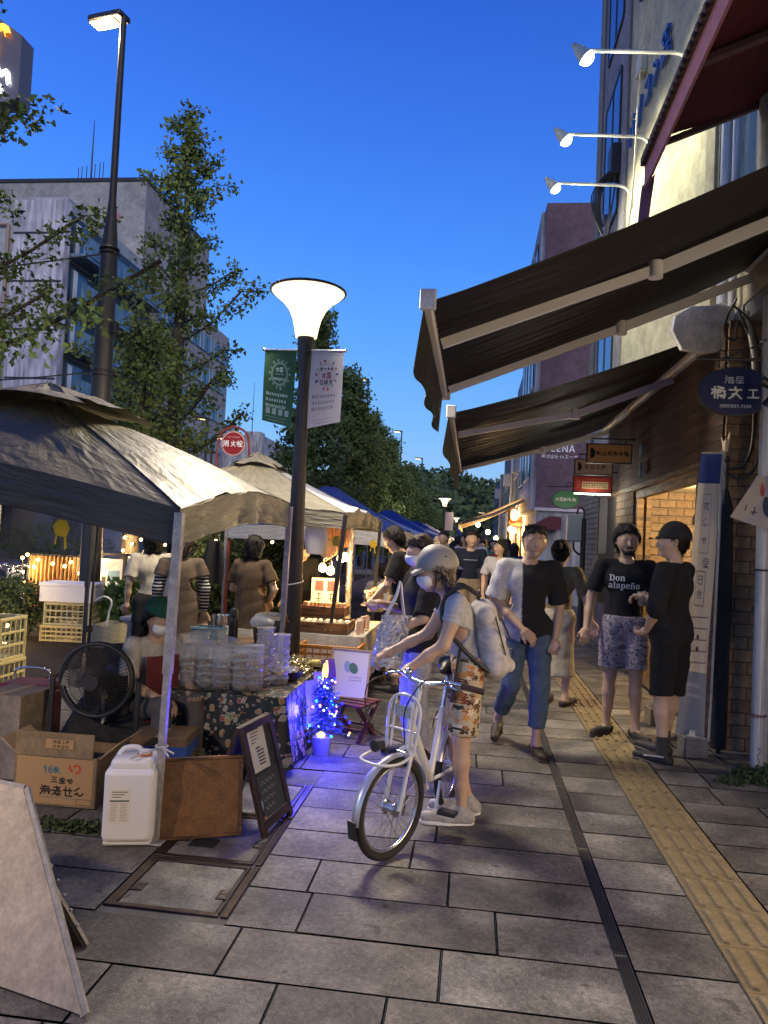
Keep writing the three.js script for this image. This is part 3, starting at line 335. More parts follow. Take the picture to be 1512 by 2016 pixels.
// ---------- street lamps ----------
const mLampGlow = emit([1, .86, .56], 1.3), mLampBrown = mat([.075, .06, .045], .5, { map: rep(texStain, 1) });
function streetLamp(pos, label, I, s = 1) {
  const t = thing('street_lamp', label, 'street lamp', pos, 0, 'cone street lamps along the pavement');
  mesh('post', lathe([[.0, 0], [.11, 0], [.11, .03], [.088, .05], [.084, .4], [.076, 1.2], [.056, 2.4], [.047, 2.92], [.062, 3.1], [.075, 3.28]], 20), mLampBrown, t);
  for (const y of [2.75, 3.0, 3.14]) mesh('bolt', ball(.012, .02, y, .078, 1, 1, .6, 8), mBlackMetal, t);
  mesh('lamp_shade', lathe([[.0, 3.285], [.095, 3.285], [.105, 3.35], [.125, 3.44], [.165, 3.53], [.225, 3.60], [.295, 3.655], [.325, 3.685], [.315, 3.69], [0, 3.67]], 32), mLampGlow, t);
  mesh('rim', torus(.327, .012, 0, 3.69, 0, PI / 2, 0, 0, 8, 48), mLampBrown, t); mesh('lid', lathe([[0, 3.735], [.15, 3.73], [.33, 3.702], [.33, 3.696], [0, 3.7]], 32), mLampBrown, t);
  if (I) for (let k = 0; k < 5; k++) { const a = .6 + k * 1.2566, l = new THREE.SpotLight(L3(1, .85, .63), I / 2.4, 0, 1.2, .6); l.position.set(Math.cos(a) * .37, 3.55, Math.sin(a) * .37); l.target.position.set(Math.cos(a) * 2.4, 2.2, Math.sin(a) * 2.4); l.shadow.radius = 12; l.castShadow = true; l.name = 'lamp_glow'; t.add(l, l.target); }
  return t;
}
const bannerArt = (bg, fg, sub, big) => canvas(256, 420, (g, w, h) => {
  g.fillStyle = bg; g.fillRect(0, 0, w, h); g.fillStyle = 'rgba(0,0,0,.06)'; g.fillRect(0, 0, w, 26);
  g.strokeStyle = sub; g.lineWidth = big ? 5 : 14; g.beginPath(); g.arc(128, 135, 62, 0, 7); g.stroke();
  for (let k = 0; k < 14; k++) { const a = k * .449; g.fillStyle = big ? ['#44406a', '#a05a50', '#4f8468', '#b0704f', '#7a3a48', '#c9b27a'][k % 6] : sub; g.save(); g.translate(128 + Math.cos(a) * 80, 135 + Math.sin(a) * 80); g.rotate(a); g.fillRect(-8, -6, 20 - (k % 3) * 5, 10 + (k % 4) * 3); g.restore(); }
  if (big) { ink(g, 'まつやま', 76, 90, 25, 5, fg); ink(g, '花園', 92, 120, 36, 6, '#7a4046'); ink(g, '日曜市', 78, 158, 32, 5, fg); } else { ink(g, '花園', 98, 96, 28, 4, fg); type(g, '• • • • •', 128, 145, 'bold 22px sans-serif', fg, 'center'); type(g, 'PROJECT', 128, 172, 'bold 22px sans-serif', fg, 'center'); }
  ['Matsuyama', 'Hanazono', 'Nichiyoichi'].forEach((s, i) => type(g, s, 24, 262 + i * 34, 'bold 27px sans-serif', fg, 'left', [3.5, 6, 2.5][i]));
  for (let k = 0; k < 4; k++) { g.fillStyle = big ? '#b9b2ae' : '#9aa69a'; g.save(); g.translate(46 + k * 54, 352); g.fillRect(-17, -17, 34, 34); g.restore(); } g.fillStyle = fg; g.globalAlpha = .5; g.fillRect(24, 384, 190, 2.5); g.fillRect(50, 402, 150, 3);
});
{
  const L = [-1.53, 0, -6.32]; streetLamp(L, 'cone street lamp with a green and a white banner beside the first tent', 62);
  const bn = (dx, art, label, sw) => { const w = .285, t = thing('street_banner', label, 'banner', [L[0] + dx, 0, L[2] + .02], 0, 'banners on the near street lamp'); mesh('rod', [bar([-.15, 3.165, 0], [.15, 3.165, 0], .009), ball(.016, Math.sign(dx) * .155, 3.165, 0)], mChrome, t);
    mesh('cloth', grid(10, 22, (u, v) => [(-.5 + u) * w, 3.16 - v * (.62 + .07 * (dx < 0 ? u : 1 - u)), Math.sin(v * 5 + u * 3) * .012 * v + (dx < 0 ? u : 1 - u) * .05 * v * sw]), mat([1, 1, 1], .85, { map: art, side: THREE.DoubleSide }), t).geometry.attributes.uv.array.forEach((v, i, a) => { if (i % 2) a[i] = 1 - v; }); };
  bn(-.155 - .06, bannerArt('#2f5a3a', '#cfd8cb', '#7f9a80', false), 'green cloth banner on the left of the near street lamp', 1); bn(.155 + .05, bannerArt('#b8b3af', '#5d5557', '#8f898a', true), 'white cloth banner on the right of the near street lamp', 1);
  streetLamp([-1.45, 0, -37], 'second cone street lamp, small above the far tents', 60); streetLamp([-1.5, 0, -66], 'third and farthest cone street lamp', 0); 
  for (const [z, c1, lab] of [[-37, '#b9aeb0', 'pale banner on the second street lamp'], [-66, '#2b3f74', 'dark blue banner on the farthest street lamp']]) { solo('street_banner', box(.4, .9, .02, .26, 2.55, .05), mat(c1, .9), lab, 'banner', [-1.45, 0, z]); }
}
function roadLamp(pos, h, label, lit, turn = 0, s = 1) {
  const t = thing('road_lamp', label, 'road lamp', pos, turn, 'tall road lamps'); mesh('pole', lathe([[0, 0], [.14 * s, 0], [.135 * s, h * .35], [.12 * s, h * .58], [.11 * s, h * .62], [.05 * s, h * .70], [.042 * s, h]], 16), mDarkPole, t);
  mesh('lamp_head', rbox(.58 * s, .09 * s, .24 * s, .03, -.26 * s, h + .03, 0, 0, 0, -.05), mDarkPole, t); mesh('lens', box(.4 * s, .012, .18 * s, -.32 * s, h - .025 * s, 0, 0, 0, -.05), emit([1, .72, .34], lit ? 6 : 3), t); if (lit) glow(t, [-.32, h - .12, 0], L3(1, .75, .42), lit, 4); return t;
}
{ const t = roadLamp([-5.15, 0, -9.55], 8.65, 'tall dark road lamp pole at the left with cable bands', 22, -.25); mesh('band', [torus(.12, .018, 0, 5.3, 0, PI / 2), torus(.12, .018, 0, 5.36, 0, PI / 2), torus(.13, .016, 0, 3.6, 0, PI / 2), torus(.13, .016, 0, 3.66, 0, PI / 2)], mPlasticBlack, t); mesh('bracket_box', rbox(.09, .16, .09, .01, .17, 4.25, 0), mBlackMetal, t);
  solo('overhead_cable', [tube([[-5.2, 5.3, -9.55], [-7, 5.1, -9.6], [-9.6, 4.95, -9.7], [-14, 5, -9.8]], .012, 30, 5), tube([[-5.2, 3.65, -9.55], [-7, 3.5, -9.6], [-9.6, 3.55, -9.7], [-14, 3.6, -9.8]], .01, 30, 5)], mPlasticBlack, 'two thin overhead cables tied to the tall road lamp pole', 'cable'); }
roadLamp([-17, 0, -45], 8.6, 'road lamp over the tent ridge before the balcony building', 0, 0, 1.6); roadLamp([-15.5, 0, -42], 7.0, 'road lamp beside the office block edge', 0, PI, 1.4); roadLamp([-5.9, 0, -39], 10.0, 'slender road lamp standing in the tree row', 0, 0, 1); roadLamp([-5.6, 0, -55], 9.6, 'smaller road lamp behind the tree row', 0, 0, 1.1); roadLamp([-5.2, 0, -72], 9.5, 'tiny farthest road lamp by the hill', 0, 0, 1.3);
{ const t = roadLamp([1.3, 0, -75], 4.6, 'orange street light on a curved arm before the hill', 0, 0, 1.6); }
{ const t = thing('hydrant_sign', 'round red fire hydrant sign in an arched tube frame', 'sign', [-3.72, 0, -11]); mesh('frame', [tube([[-.25, 2.5, 0], [-.25, 2.85, 0], [-.2, 3.06, 0], [0, 3.16, 0], [.2, 3.06, 0], [.25, 2.85, 0], [.25, 2.5, 0]], .018, 30, 8), bar([-.25, 2.5, 0], [.25, 2.5, 0], .018)], mat([.28, .04, .04], .5), t); mesh('post', bar([0, 0, 0], [0, 2.5, 0], .035), mat([.28, .04, .04], .5), t);
  mesh('disc', T(disc(.2, .2, .02), 0, 2.9, -.01), mat([.5, .5, .5], .5), t); mesh('sign_face', T(flat(new THREE.CircleGeometry(.195, 40)), 0, 2.9, .013), mat([1, 1, 1], .5, { map: canvas(256, 256, (g) => { g.fillStyle = '#9c1c22'; g.fillRect(0, 0, 256, 256); g.strokeStyle = '#d8c9c6'; g.lineWidth = 9; g.beginPath(); g.arc(128, 128, 118, 0, 7); g.stroke(); ink(g, '消火栓', 24, 96, 66, 12, '#f0ece8'); type(g, 'FIRE HYDRANT', 128, 70, 'bold 20px sans-serif', '#d8a8a4', 'center'); }) }), t); }
{ // lamp of the neighbouring stall, just left of the camera and out of view: it lights the board, the carton and the paving in front
  const t = thing('clamp_lamp', 'shaded bulb on a pole at the next stall to the left', 'lamp', [-3.3, 0, -1.55]); mesh('pole', bar([0, 0, 0], [0, 2.0, 0], .02), mBlackMetal, t); mesh('arm', bar([0, 1.98, 0], [.3, 1.98, 0], .015), mBlackMetal, t); mesh('lamp_shade', lathe([[.02, 2.0], [.05, 1.97], [.17, 1.8], [.165, 1.8], [.045, 1.96], [.0, 1.99]], 20, .3, 0, 0), mBlackMetal, t); mesh('bulb', ball(.04, .3, 1.87, 0), emit([1, .75, .4], 6), t); glow(t, [.3, 1.865, 0], L3(1, .74, .46), 13, 3); }

// ---------- awnings ----------
const mAwning = phys([.014, .0135, .013], .6, { specularIntensity: .35, side: THREE.DoubleSide, bumpMap: rep(texWrinkle, .5, 9), bumpScale: .01 }), mArm = mat([.5, .5, .5], .45);
function awning(label, z0, z1, xw, yw, xf, yf, arms, fall, group) { // z0 near end; wall edge (xw, yw), front bar (xf, yf)
  const t = thing('awning', label, 'awning', [xw, yw, (z0 + z1) / 2], 0, group), zc = (z0 + z1) / 2, L = z0 - z1, X = xf - xw, Y = yf - yw;
  mesh('fabric', grid(24, 60, (u, v) => { const sag = -.05 * Math.sin(u * PI) * (1 + .35 * Math.sin(v * 9)), rip = .012 * Math.sin(v * 120 + Math.sin(u * 6) * 2) * u * u; return [X * u, Y * u + sag + rip, (L / 2) - v * L]; }), mAwning, t);
  mesh('valance', grid(60, 6, (u, v) => [X - .01 - .018 * v * Math.sin(u * 17) - .04 * v, Y - v * fall * (1 + .03 * Math.abs(Math.sin(u * 16))), L / 2 - u * L]), mAwning, t);
  const fb = mesh('front_bar', [rbox(.06, .075, L + .02, .015, X, Y + .01, 0)], mArm, t); for (const s of [-1, 1]) mesh('end_cap', rbox(.085, .11, .03, .01, X + .01, Y + .005, s * (L / 2 + .018)), mWhitePaint, fb);
  mesh('roller', cyl(.05, .05, L, .0, .02, 0, 16, PI / 2), mWhitePaint, t);
  for (const [za, y0, el, ye, za2, m] of arms) { const a = mesh('folding_arm', [beam([X + .05, Y - .02 + y0, za - zc], [X * el, Y * el + ye, za2 - zc], .04, .058), beam([X * el, Y * el + ye, za2 - zc], [-.06, -.16, za - zc], .045, .068)], mArm, t); mesh('elbow_joint', [cyl(.045, .045, .1, X * el, Y * el + ye, za2 - zc, 12)], mArm, a); }
  return t;
}
awning('upper dark brown folding awning nearest the camera on the right', -3.8, -6.2, 2.12, 3.86, -.29, 2.79, [[-4.55, 0, .45, -.12, -4.6, 0], [-5.95, 0, .43, -.12, -5.9, 1]], .33, 'dark folding awnings');
{ const t = awning('long lower dark brown awning over the brick shop entrance', -6.42, -11.7, 1.97, 3.42, -.24, 2.67, [[-7.6, 0, .45, -.2, -7.55, 0], [-11.1, 0, .45, -.12, -11.1, 1]], .3, 'dark folding awnings');
  mesh('housing', [plate([[-.36, -.02], [-.28, -.17], [-.1, -.2], [.12, -.16], [.12, .2], [-.22, .18], [-.34, .1]], .05, .008)].map((g) => T(g, -.02, 0, 2.64)), mWhitePaint, t, 'white end casing'); mesh('cassette', [rbox(.2, .26, 5.3, .05, .03, .04, 0)], mWhitePaint, t); }
{ // maroon canvas canopy high on the right, framed in a pink edge
  const mMar = mat([.19, .024, .034], .85, { side: THREE.DoubleSide, map: rep(texWeave, 4) }), mPink = mat([.36, .14, .19], .75, { map: rep(texWeave, 6), side: THREE.DoubleSide });
  const t = thing('maroon_canopy', 'maroon canvas canopy with a pink edge and dark scalloped trim', 'awning', [2.12, 4.6, -5]); const w = (n, g, m) => wm(n, g, m, t);
  const A = V(1.27, 4.72, -5.75), B = V(1.3, 4.85, -3.0), C = V(2.1, 5.0, -5.75), D = V(2.1, 5.5, -3.0), lerp = (a, b, k) => a.clone().lerp(b, k);
  w('canvas', grid(12, 12, (u, v) => { const p = lerp(lerp(A, B, v), lerp(C, D, v), u); return [p.x, p.y - .03 * Math.sin(u * PI), p.z]; }), mMar); w('end_panel', grid(8, 4, (u, v) => { const p = lerp(A, C, u); return [p.x, p.y - v * .02, p.z]; }), mMar);
  w('edge_band', [beam([1.27, 4.58, -6.1], [1.3, 4.78, -3.0], .02, .2)], mPink); w('edge_tail', plate([[0, 0], [.1, .1], [.06, -.3], [-.03, -.4]], .02).translate(1.25, 4.52, -6.15), mPink); w('scallop_trim', [beam([1.25, 4.7, -6.1], [1.28, 4.9, -3.0], .05, .07), ...[...Array(40)].map((_, k) => ball(.022, 1.23, 4.67 + k * .005, -6.05 + k * .077, .7, 1, 1, 6))], mat([.07, .045, .04], .9)); w('rafter', [beam([1.3, 4.72, -4.9], [2.1, 5.05, -4.9], .07, .04)], mat([.17, .08, .09], .8)); w('rafter', [beam([1.3, 4.66, -5.75], [2.1, 4.98, -5.75], .04, .04)], mat([.17, .08, .09], .8));
}
{ // orange lit awning with lanterns at a far shop
  const t = thing('orange_awning', 'orange lit awning over the far shops with hanging bulbs', 'awning', [1.45, 2.95, -25.5]); mesh('fabric', grid(10, 20, (u, v) => [-1.85 * u, -.85 * u - .04 * Math.sin(u * PI), 4 - 8 * v]), mat([.55, .34, .14], .8, { side: THREE.DoubleSide, map: rep(texStreak, 1, 4) }), t); mesh('valance', grid(20, 2, (u, v) => [-1.87, -.85 - .16 * v, 4 - 8 * u]), mat([.5, .32, .14], .8, { side: THREE.DoubleSide }), t); mesh('folding_arm', [beam([-1.8, -.85, 3.6], [-.9, -.56, 3.7], .06, .08), beam([-.9, -.56, 3.7], [0, -.1, 3.6], .06, .08)], mArm, t);
  const bulbs = [[1.35, 2.62, -25.2], [1.25, 2.05, -25], [1.38, 2.02, -25.3], [.6, 2.0, -30], [.2, 2.3, -31], [.9, 1.75, -29]]; bulbs.forEach(([x, y, z], i) => { const q = thing('hanging_bulb', ['bare bulb above the red lantern', 'left bulb of the pair below the red lantern', 'right bulb of the pair below the red lantern', 'white bulb under the orange awning', 'higher white bulb under the orange awning', 'low bulb beside the shop plants'][i], 'light bulb', [x, y, z], 0, 'bulbs at the far shops'); mesh('bulb', ball(.1, 0, 0, 0), emit(i < 3 ? [1, .66, .26] : [1, .9, .7], 8), q); mesh('cord', bar([0, .09, 0], [0, .5, 0], .008), mPlasticBlack, q); glow(q, [0, -.16, 0], L3(1, .62, .26), i < 3 ? 9 : 10, 4); });
  const l = thing('paper_lantern', 'flattened red paper lantern at the far shop corner', 'lantern', [1.5, 2.32, -25.4]); mesh('paper', ball(.3, 0, 0, 0, 1, .55, 1, 16), emit([.45, .07, .02], .5), l); mesh('cap', [cyl(.12, .12, .03, 0, .17, 0), cyl(.12, .12, .03, 0, -.17, 0)], mPlasticBlack, l);
  const s = thing('shop_front', 'warm lit wooden shop front under the orange awning', 'shop', [1.5, 0, -26.5]); mesh('post', [box(.1, 2.9, .1, -.2, 1.45, 1.1), box(.1, 2.9, .1, -.2, 1.45, -1.2)], mWoodTrim, s); mesh('panel', box(.06, 2.6, 2.2, .06, 1.3, -.05), mat([.55, .38, .2], .7, { map: rep(texWood, 1) }), s); mesh('shelf', [box(.4, .04, 1.8, -.2, .8, 0), box(.4, .04, 1.8, -.2, 1.3, 0)], mWoodTrim, s);
}
// ---------- hanging signs ----------
function signBoard(name, label, x0, x1, y0, y1, z, art, frameMat, lit) { const w = x1 - x0, h = y1 - y0, t = thing(name, label, 'sign', [(x0 + x1) / 2, (y0 + y1) / 2, z], 0, 'bracket signs along the shops'); mesh('panel', rbox(w, h, .05, .008), frameMat, t); mesh('sign_face', quad(w - .03, h - .03, 0, 0, .0275), mat([1, 1, 1], .5, { map: art }), t); mesh('bracket', [bar([-w / 2 + .05, h / 2 + .06, 0], [2.05 - (x0 + x1) / 2, h / 2 + .06, 0], .01), bar([-w / 2 + .08, h / 2, 0], [-w / 2 + .08, h / 2 + .06, 0], .007), bar([w / 2 - .08, h / 2, 0], [w / 2 - .08, h / 2 + .06, 0], .007)], mBlackMetal, t); return t; }
const artSign = (bg, fg, dot, draw) => canvas(512, 200, (g) => { g.fillStyle = bg; g.fillRect(0, 0, 512, 200); g.fillStyle = dot; g.beginPath(); g.arc(30, 100, 62, -1.5, 1.5); g.fill(); draw(g, fg); });
signBoard('academy_sign', 'ochre art school signboard, topmost of the bracket signs', 1.37, 1.93, 2.615, 2.865, -9.5, artSign('#c9a164', '#1e1812', '#1a1614', (g, c) => ink(g, '松山美術学院', 104, 68, 60, 8, c)), mBlackMetal);
signBoard('workshop_sign', 'pale workshop signboard below the ochre one', 1.32, 1.83, 2.53, 2.75, -10.2, artSign('#c9bda8', '#2a2420', '#1a1614', (g, c) => ink(g, '仲間工房'.replace('間', '日'), 120, 60, 74, 8, c)), mBlackMetal);
{ const t = signBoard('red_sign', 'red and cream lit signboard over the green oval sign', 1.36, 1.9, 2.32, 2.56, -10.6, artSign('#a8362b', '#e5c9a0', '#c0584a', (g, c) => { g.fillStyle = '#c9b48c'; g.fillRect(110, 66, 360, 96); g.fillStyle = '#7c2a22'; for (let k = 0; k < 9; k++) g.fillRect(130 + k * 36, 84, 24, 10), g.fillRect(130 + k * 36, 112, 26 - (k % 3) * 6, 9), g.fillRect(130 + k * 36, 136, 18 + (k % 2) * 8, 8); g.fillStyle = '#a8564a'; g.fillRect(130, 26, 320, 16); }), mBlackMetal); mesh('light_tube', rbox(.5, .02, .03, .008, 0, -.135, .02), emit([.8, 1, .75], 3), t); glow(t, [0, -.2, .02], L3(1, .95, .8), .9, 4); }
{ const t = thing('clinic_sign', 'green oval clinic sign on a scrolled bracket', 'sign', [1.44, 2.3, -12], 0, 'bracket signs along the shops'); mesh('panel', T(disc(.215, .145, .03, .006), 0, 0, -.03), mBlackMetal, t); mesh('sign_face', T(flat(new THREE.CircleGeometry(1, 40)).scale(.21, .14, 1), 0, 0, .009), mat([1, 1, 1], .4, { map: canvas(320, 220, (g) => { g.fillStyle = '#0b7a45'; g.fillRect(0, 0, 320, 220); ink(g, '花園鍼灸院', 36, 84, 47, 6.5, '#e6ece4'); }) }), t); mesh('bracket', [bar([-.3, .2, 0], [.6, .22, 0], .01), tube([[.1, .22, 0], [.05, .28, 0], [-.02, .25, 0], [.04, .22, 0]], .007, 12, 5), bar([0, .14, 0], [0, .2, 0], .008)], mBlackMetal, t); }
{ const t = thing('oval_shop_sign', 'dark blue oval sake shop sign with white lettering on an iron bracket', 'sign', [1.85, 2.735, -5.6]); mesh('panel', T(disc(.26, .175, .03, .006), 0, 0, -.03), mBlackMetal, t); mesh('sign_face', T(flat(new THREE.CircleGeometry(1, 48)).scale(.255, .17, 1), 0, 0, .009), mat([1, 1, 1], .35, { map: canvas(512, 340, (g) => { g.fillStyle = '#0a1748'; g.fillRect(0, 0, 512, 340); ink(g, '酒屋', 178, 50, 66, 7, '#aab0a8'); ink(g, '橋文', 88, 128, 104, 13, '#c8ccc2'); ink(g, '工', 330, 140, 92, 12, '#c8ccc2'); type(g, '(089)931.1550', 256, 290, 'bold 34px sans-serif', '#b4b8b4', 'center'); }) }), t); mesh('bracket', [bar([-.28, .235, 0], [.42, .235, 0], .012), tube([[.4, .24, 0], [.25, .36, 0], [.05, .3, 0], [-.06, .25, 0]], .008, 20, 6), torus(.03, .007, -.1, .27, 0), bar([.06, .17, 0], [.06, .235, 0], .006), bar([-.12, .17, 0], [-.12, .235, 0], .006)], mBlackMetal, t);
  const sp = thing('spotlight', 'black spotlight in front of the oval sake shop sign', 'spotlight', [2.0, 2.72, -5.35]); mesh('housing', [T(cyl(.035, .03, .1, 0, 0, 0, 14), -.02, .02, 0, 0, 0, 1.1), T(cyl(.032, .04, .09, 0, 0, 0, 14), .0, -.1, 0, .4, 0, -.5)], mPlasticBlack, sp); mesh('stem', bar([.02, .02, 0], [.15, -.06, 0], .012), mPlasticBlack, sp); mesh('rim', T(torus(.035, .006), .02, -.14, .03, 1, 0, 0), mat([.5, .4, .2], .3, { metalness: 1 }), sp); }
// ---------- market tents ----------
const tentFabric = (c, rough = .55) => phys(c, rough, { side: THREE.DoubleSide, map: rep(texWeave, 3), bumpMap: rep(texWrinkle, 1.2), bumpScale: .012, transmission: .06, thickness: 0 });
const mTentPole = mat([.62, .6, .6], .4, { metalness: .2, map: rep(texStain, 2) });
// corners in order near-right, far-right, far-left, near-left: [x, eave height, z]
function tent(label, C, peak, fall, fabric, valMat, o = {}) {
  const base = [(C[0][0] + C[2][0]) / 2, 0, (C[0][2] + C[2][2]) / 2], t = thing('market_tent', label, 'tent', base, 0, 'market tents along the pavement'), P = V(...peak), w = (n, g, m, l) => wm(n, g, m, t, t, l), n = o.n ?? 26, k0 = o.seed ?? 1;
  const face = (a, b, s) => grid(n, n, (u, v) => { const e = V(...a).lerp(V(...b), u), p = e.clone().lerp(P, v * .93), bow = (o.bow ?? .05) * Math.sin(u * PI) * (1 - v), sag = (o.bulge ?? -.05) * Math.sin(v * PI) * (.4 + .6 * Math.sin(u * PI)), wr = ((noise3(u * 7 * (1 - v * .6) + s * 9, v * 2.2, k0) - .5) * .07 + (noise3(u * 26 + v * 5, v * 5, k0 + s) - .5) * .022) * (1 - v * .5) * Math.min(1, Math.sin(u * PI) * 3); return [p.x, p.y + bow + sag + wr * (o.wr ?? 1), p.z + wr * .3]; });
  for (let k = 0; k < 4; k++) { const a = C[k], b = C[(k + 1) % 4], f = w('canopy_panel', face(b, a, k), o.mats?.[k] ?? fabric); f.geometry.attributes.uv.array.forEach((v, i, q) => { q[i] = v * 2; }); f.geometry.computeVertexNormals();
    w('valance', grid(36, 5, (u, v) => { const e = V(...b).lerp(V(...a), u), out = V(a[2] - b[2], 0, b[0] - a[0]).normalize().multiplyScalar(-1), wv = (noise3(u * 9, k, k0) - .5) * .07 * v * Math.sin(u * PI) + .012 * Math.sin(u * 40 + k) * v * Math.sin(u * PI); return [e.x + out.x * (wv + .004), e.y + (o.bow ?? .05) * Math.sin(u * PI) - v * fall * (1 + .12 * Math.sin(u * PI)), e.z + out.z * (wv + .004)]; }), valMat ?? fabric); }
  for (let k = 0; k < 4; k++) { const a = V(...C[k]), l = []; for (let i = 0; i <= 8; i++) { const v = i / 8, p = a.clone().lerp(P, v * .93); l.push([p.x, p.y + (o.bulge ?? -.05) * Math.sin(v * PI) * .4 + .003, p.z]); } w('seam', tube(l, .006, 20, 5), k === 3 ? fabric : fabric); w('hem', tube([a.clone().setY(a.y - fall * .98), ...[.25, .5, .75].map((u) => { const e = a.clone().lerp(V(...C[(k + 1) % 4]), u); e.y += (o.bow ?? .05) * Math.sin(u * PI) - fall * (.98 + .12 * Math.sin(u * PI)); return e; }), V(...C[(k + 1) % 4]).setY(C[(k + 1) % 4][1] - fall * .98)], .004, 16, 4), valMat ?? fabric); }
  if (o.vent) { const r = o.vent, q = [[1, 1], [1, -1], [-1, -1], [-1, 1]].map(([x, z]) => [peak[0] + x * r, peak[1] - .12, peak[2] + z * r * .9]), top = V(peak[0], peak[1] + .07, peak[2]); for (let k = 0; k < 4; k++) { const a = q[k], b = q[(k + 1) % 4]; w('vent_flap', grid(14, 10, (u, v) => { const p = V(...b).lerp(V(...a), u).lerp(top, v), arch = .05 * Math.sin(u * PI) * (1 - v); return [p.x, p.y + arch + (noise3(u * 6, v * 4, k) - .5) * .04, p.z]; }), o.ventMat ?? fabric); } }
  const pr = o.pole ?? .016; C.forEach((c, i) => { const L = o.legs?.[i] ?? [c[0], c[2]]; const p = w('pole', [beam([L[0], .01, L[1]], [c[0], c[1] * .55, c[2]].map((q, j) => (j === 1 ? q : L[j ? 1 : 0] + (q - L[j ? 1 : 0]) * .55)), pr * 2, pr * 2, V(0, 0, 1)), beam([L[0] + (c[0] - L[0]) * .5, c[1] * .5, L[1] + (c[2] - L[1]) * .5], [c[0], c[1] - .02, c[2]], pr * 2.6, pr * 2.6, V(0, 0, 1))], o.poleMat ?? mTentPole); wm('foot_plate', [rbox(pr * 6, .008, pr * 6, .003, L[0], .006, L[1])], o.poleMat ?? mTentPole, t, p); });
  for (let k = 0; k < 4; k++) { const ct = V(base[0], 1.7, base[2]), inn = (q) => { const r = V(...q), y = r.y; r.lerp(ct, .045); r.y = y + .02; return r; }, a = inn(C[k]), b = inn(C[(k + 1) % 4]), m = a.clone().lerp(b, .5); for (const [s, e] of [[a, m], [m, b]]) w('truss_bar', [beam(s.clone().setY(s.y - .03), e.clone().setY(e.y - .1 + (s === a ? 0 : .07)), .012, .025), beam(s.clone().setY(s.y - .1), e.clone().setY(e.y - .04 + (s === a ? .02 : -.0)), .012, .025)], o.poleMat ?? mTentPole); }
  return t;
}
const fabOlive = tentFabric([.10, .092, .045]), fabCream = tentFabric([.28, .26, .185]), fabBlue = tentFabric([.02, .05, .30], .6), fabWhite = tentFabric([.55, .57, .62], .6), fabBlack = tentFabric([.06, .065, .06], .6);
{
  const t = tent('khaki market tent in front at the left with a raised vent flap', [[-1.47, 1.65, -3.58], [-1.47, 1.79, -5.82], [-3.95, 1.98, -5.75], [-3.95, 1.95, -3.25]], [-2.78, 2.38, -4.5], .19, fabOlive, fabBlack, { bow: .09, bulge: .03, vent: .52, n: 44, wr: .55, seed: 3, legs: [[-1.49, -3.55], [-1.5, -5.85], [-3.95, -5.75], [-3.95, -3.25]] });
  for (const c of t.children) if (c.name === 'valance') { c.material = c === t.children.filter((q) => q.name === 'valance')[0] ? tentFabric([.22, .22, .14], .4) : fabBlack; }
  wm('brace', [beam([-1.55, 1.53, -3.88], [-1.71, 1.17, -4.02], .022, .022)], mTentPole, t);
  solo('rope_tie', [torus(.028, .005, -1.485, .47, -3.555, PI / 2), bar([-1.47, .47, -3.53], [-1.40, .455, -3.50], .005), bar([-1.47, .47, -3.53], [-1.42, .44, -3.49], .005), tube([[-1.5, .46, -3.55], [-1.56, .44, -3.5], [-1.6, .425, -3.46]], .005, 8, 5)], mWhitePaint, 'white string knotted round the near tent pole', 'string');
  solo('rope_tie', [tube([[-1.5, 1.13, -5.84], [-1.44, 1.14, -6.0], [-1.44, 1.15, -6.3], [-1.53, 1.16, -6.42], [-1.6, 1.14, -6.3], [-1.5, 1.13, -5.84]], .006, 20, 5)], mWhitePaint, 'white string tying the tent pole to the street lamp', 'string');
}
tent('cream market tent over the stall with warm bulbs', [[-1.25, 1.78, -7.2], [-1.22, 1.79, -9.75], [-3.9, 1.82, -9.8], [-3.9, 1.82, -7.2]], [-2.55, 2.42, -8.5], .16, fabCream, null, { mats: [fabWhite, fabCream, fabCream, fabCream], vent: .3, poleMat: mBlackMetal, seed: 5, n: 24, legs: [[-1.42, -7.3], [-1.28, -9.7], [-3.9, -9.8], [-3.9, -7.2]] });
const bt = (x, z, label, m, pk = 2.3, m2) => tent(label, [[x, 1.62, z], [x + .05, 1.64, z - 2.7], [x - 2.6, 1.64, z - 2.7], [x - 2.6, 1.64, z]], [x - 1.3, pk, z - 1.35], .2, m, m2, { n: 14, poleMat: mTentPole, seed: z | 0 });
bt(-1.12, -10.9, 'first bright blue market tent past the cream one', fabBlue, 2.42, fabWhite); bt(-1.05, -14.6, 'white market tent between the two blue ones', fabWhite, 2.2); bt(-.95, -18.3, 'second blue market tent farther along', fabBlue, 2.35, fabBlue); bt(-.9, -22, 'far pale market tent after the second blue one', fabWhite, 2.2); bt(-.85, -26, 'farthest blue tent in the row', fabBlue, 2.3, fabBlue); bt(-.8, -30.5, 'farthest pale tent at the end of the row', fabWhite, 2.3);

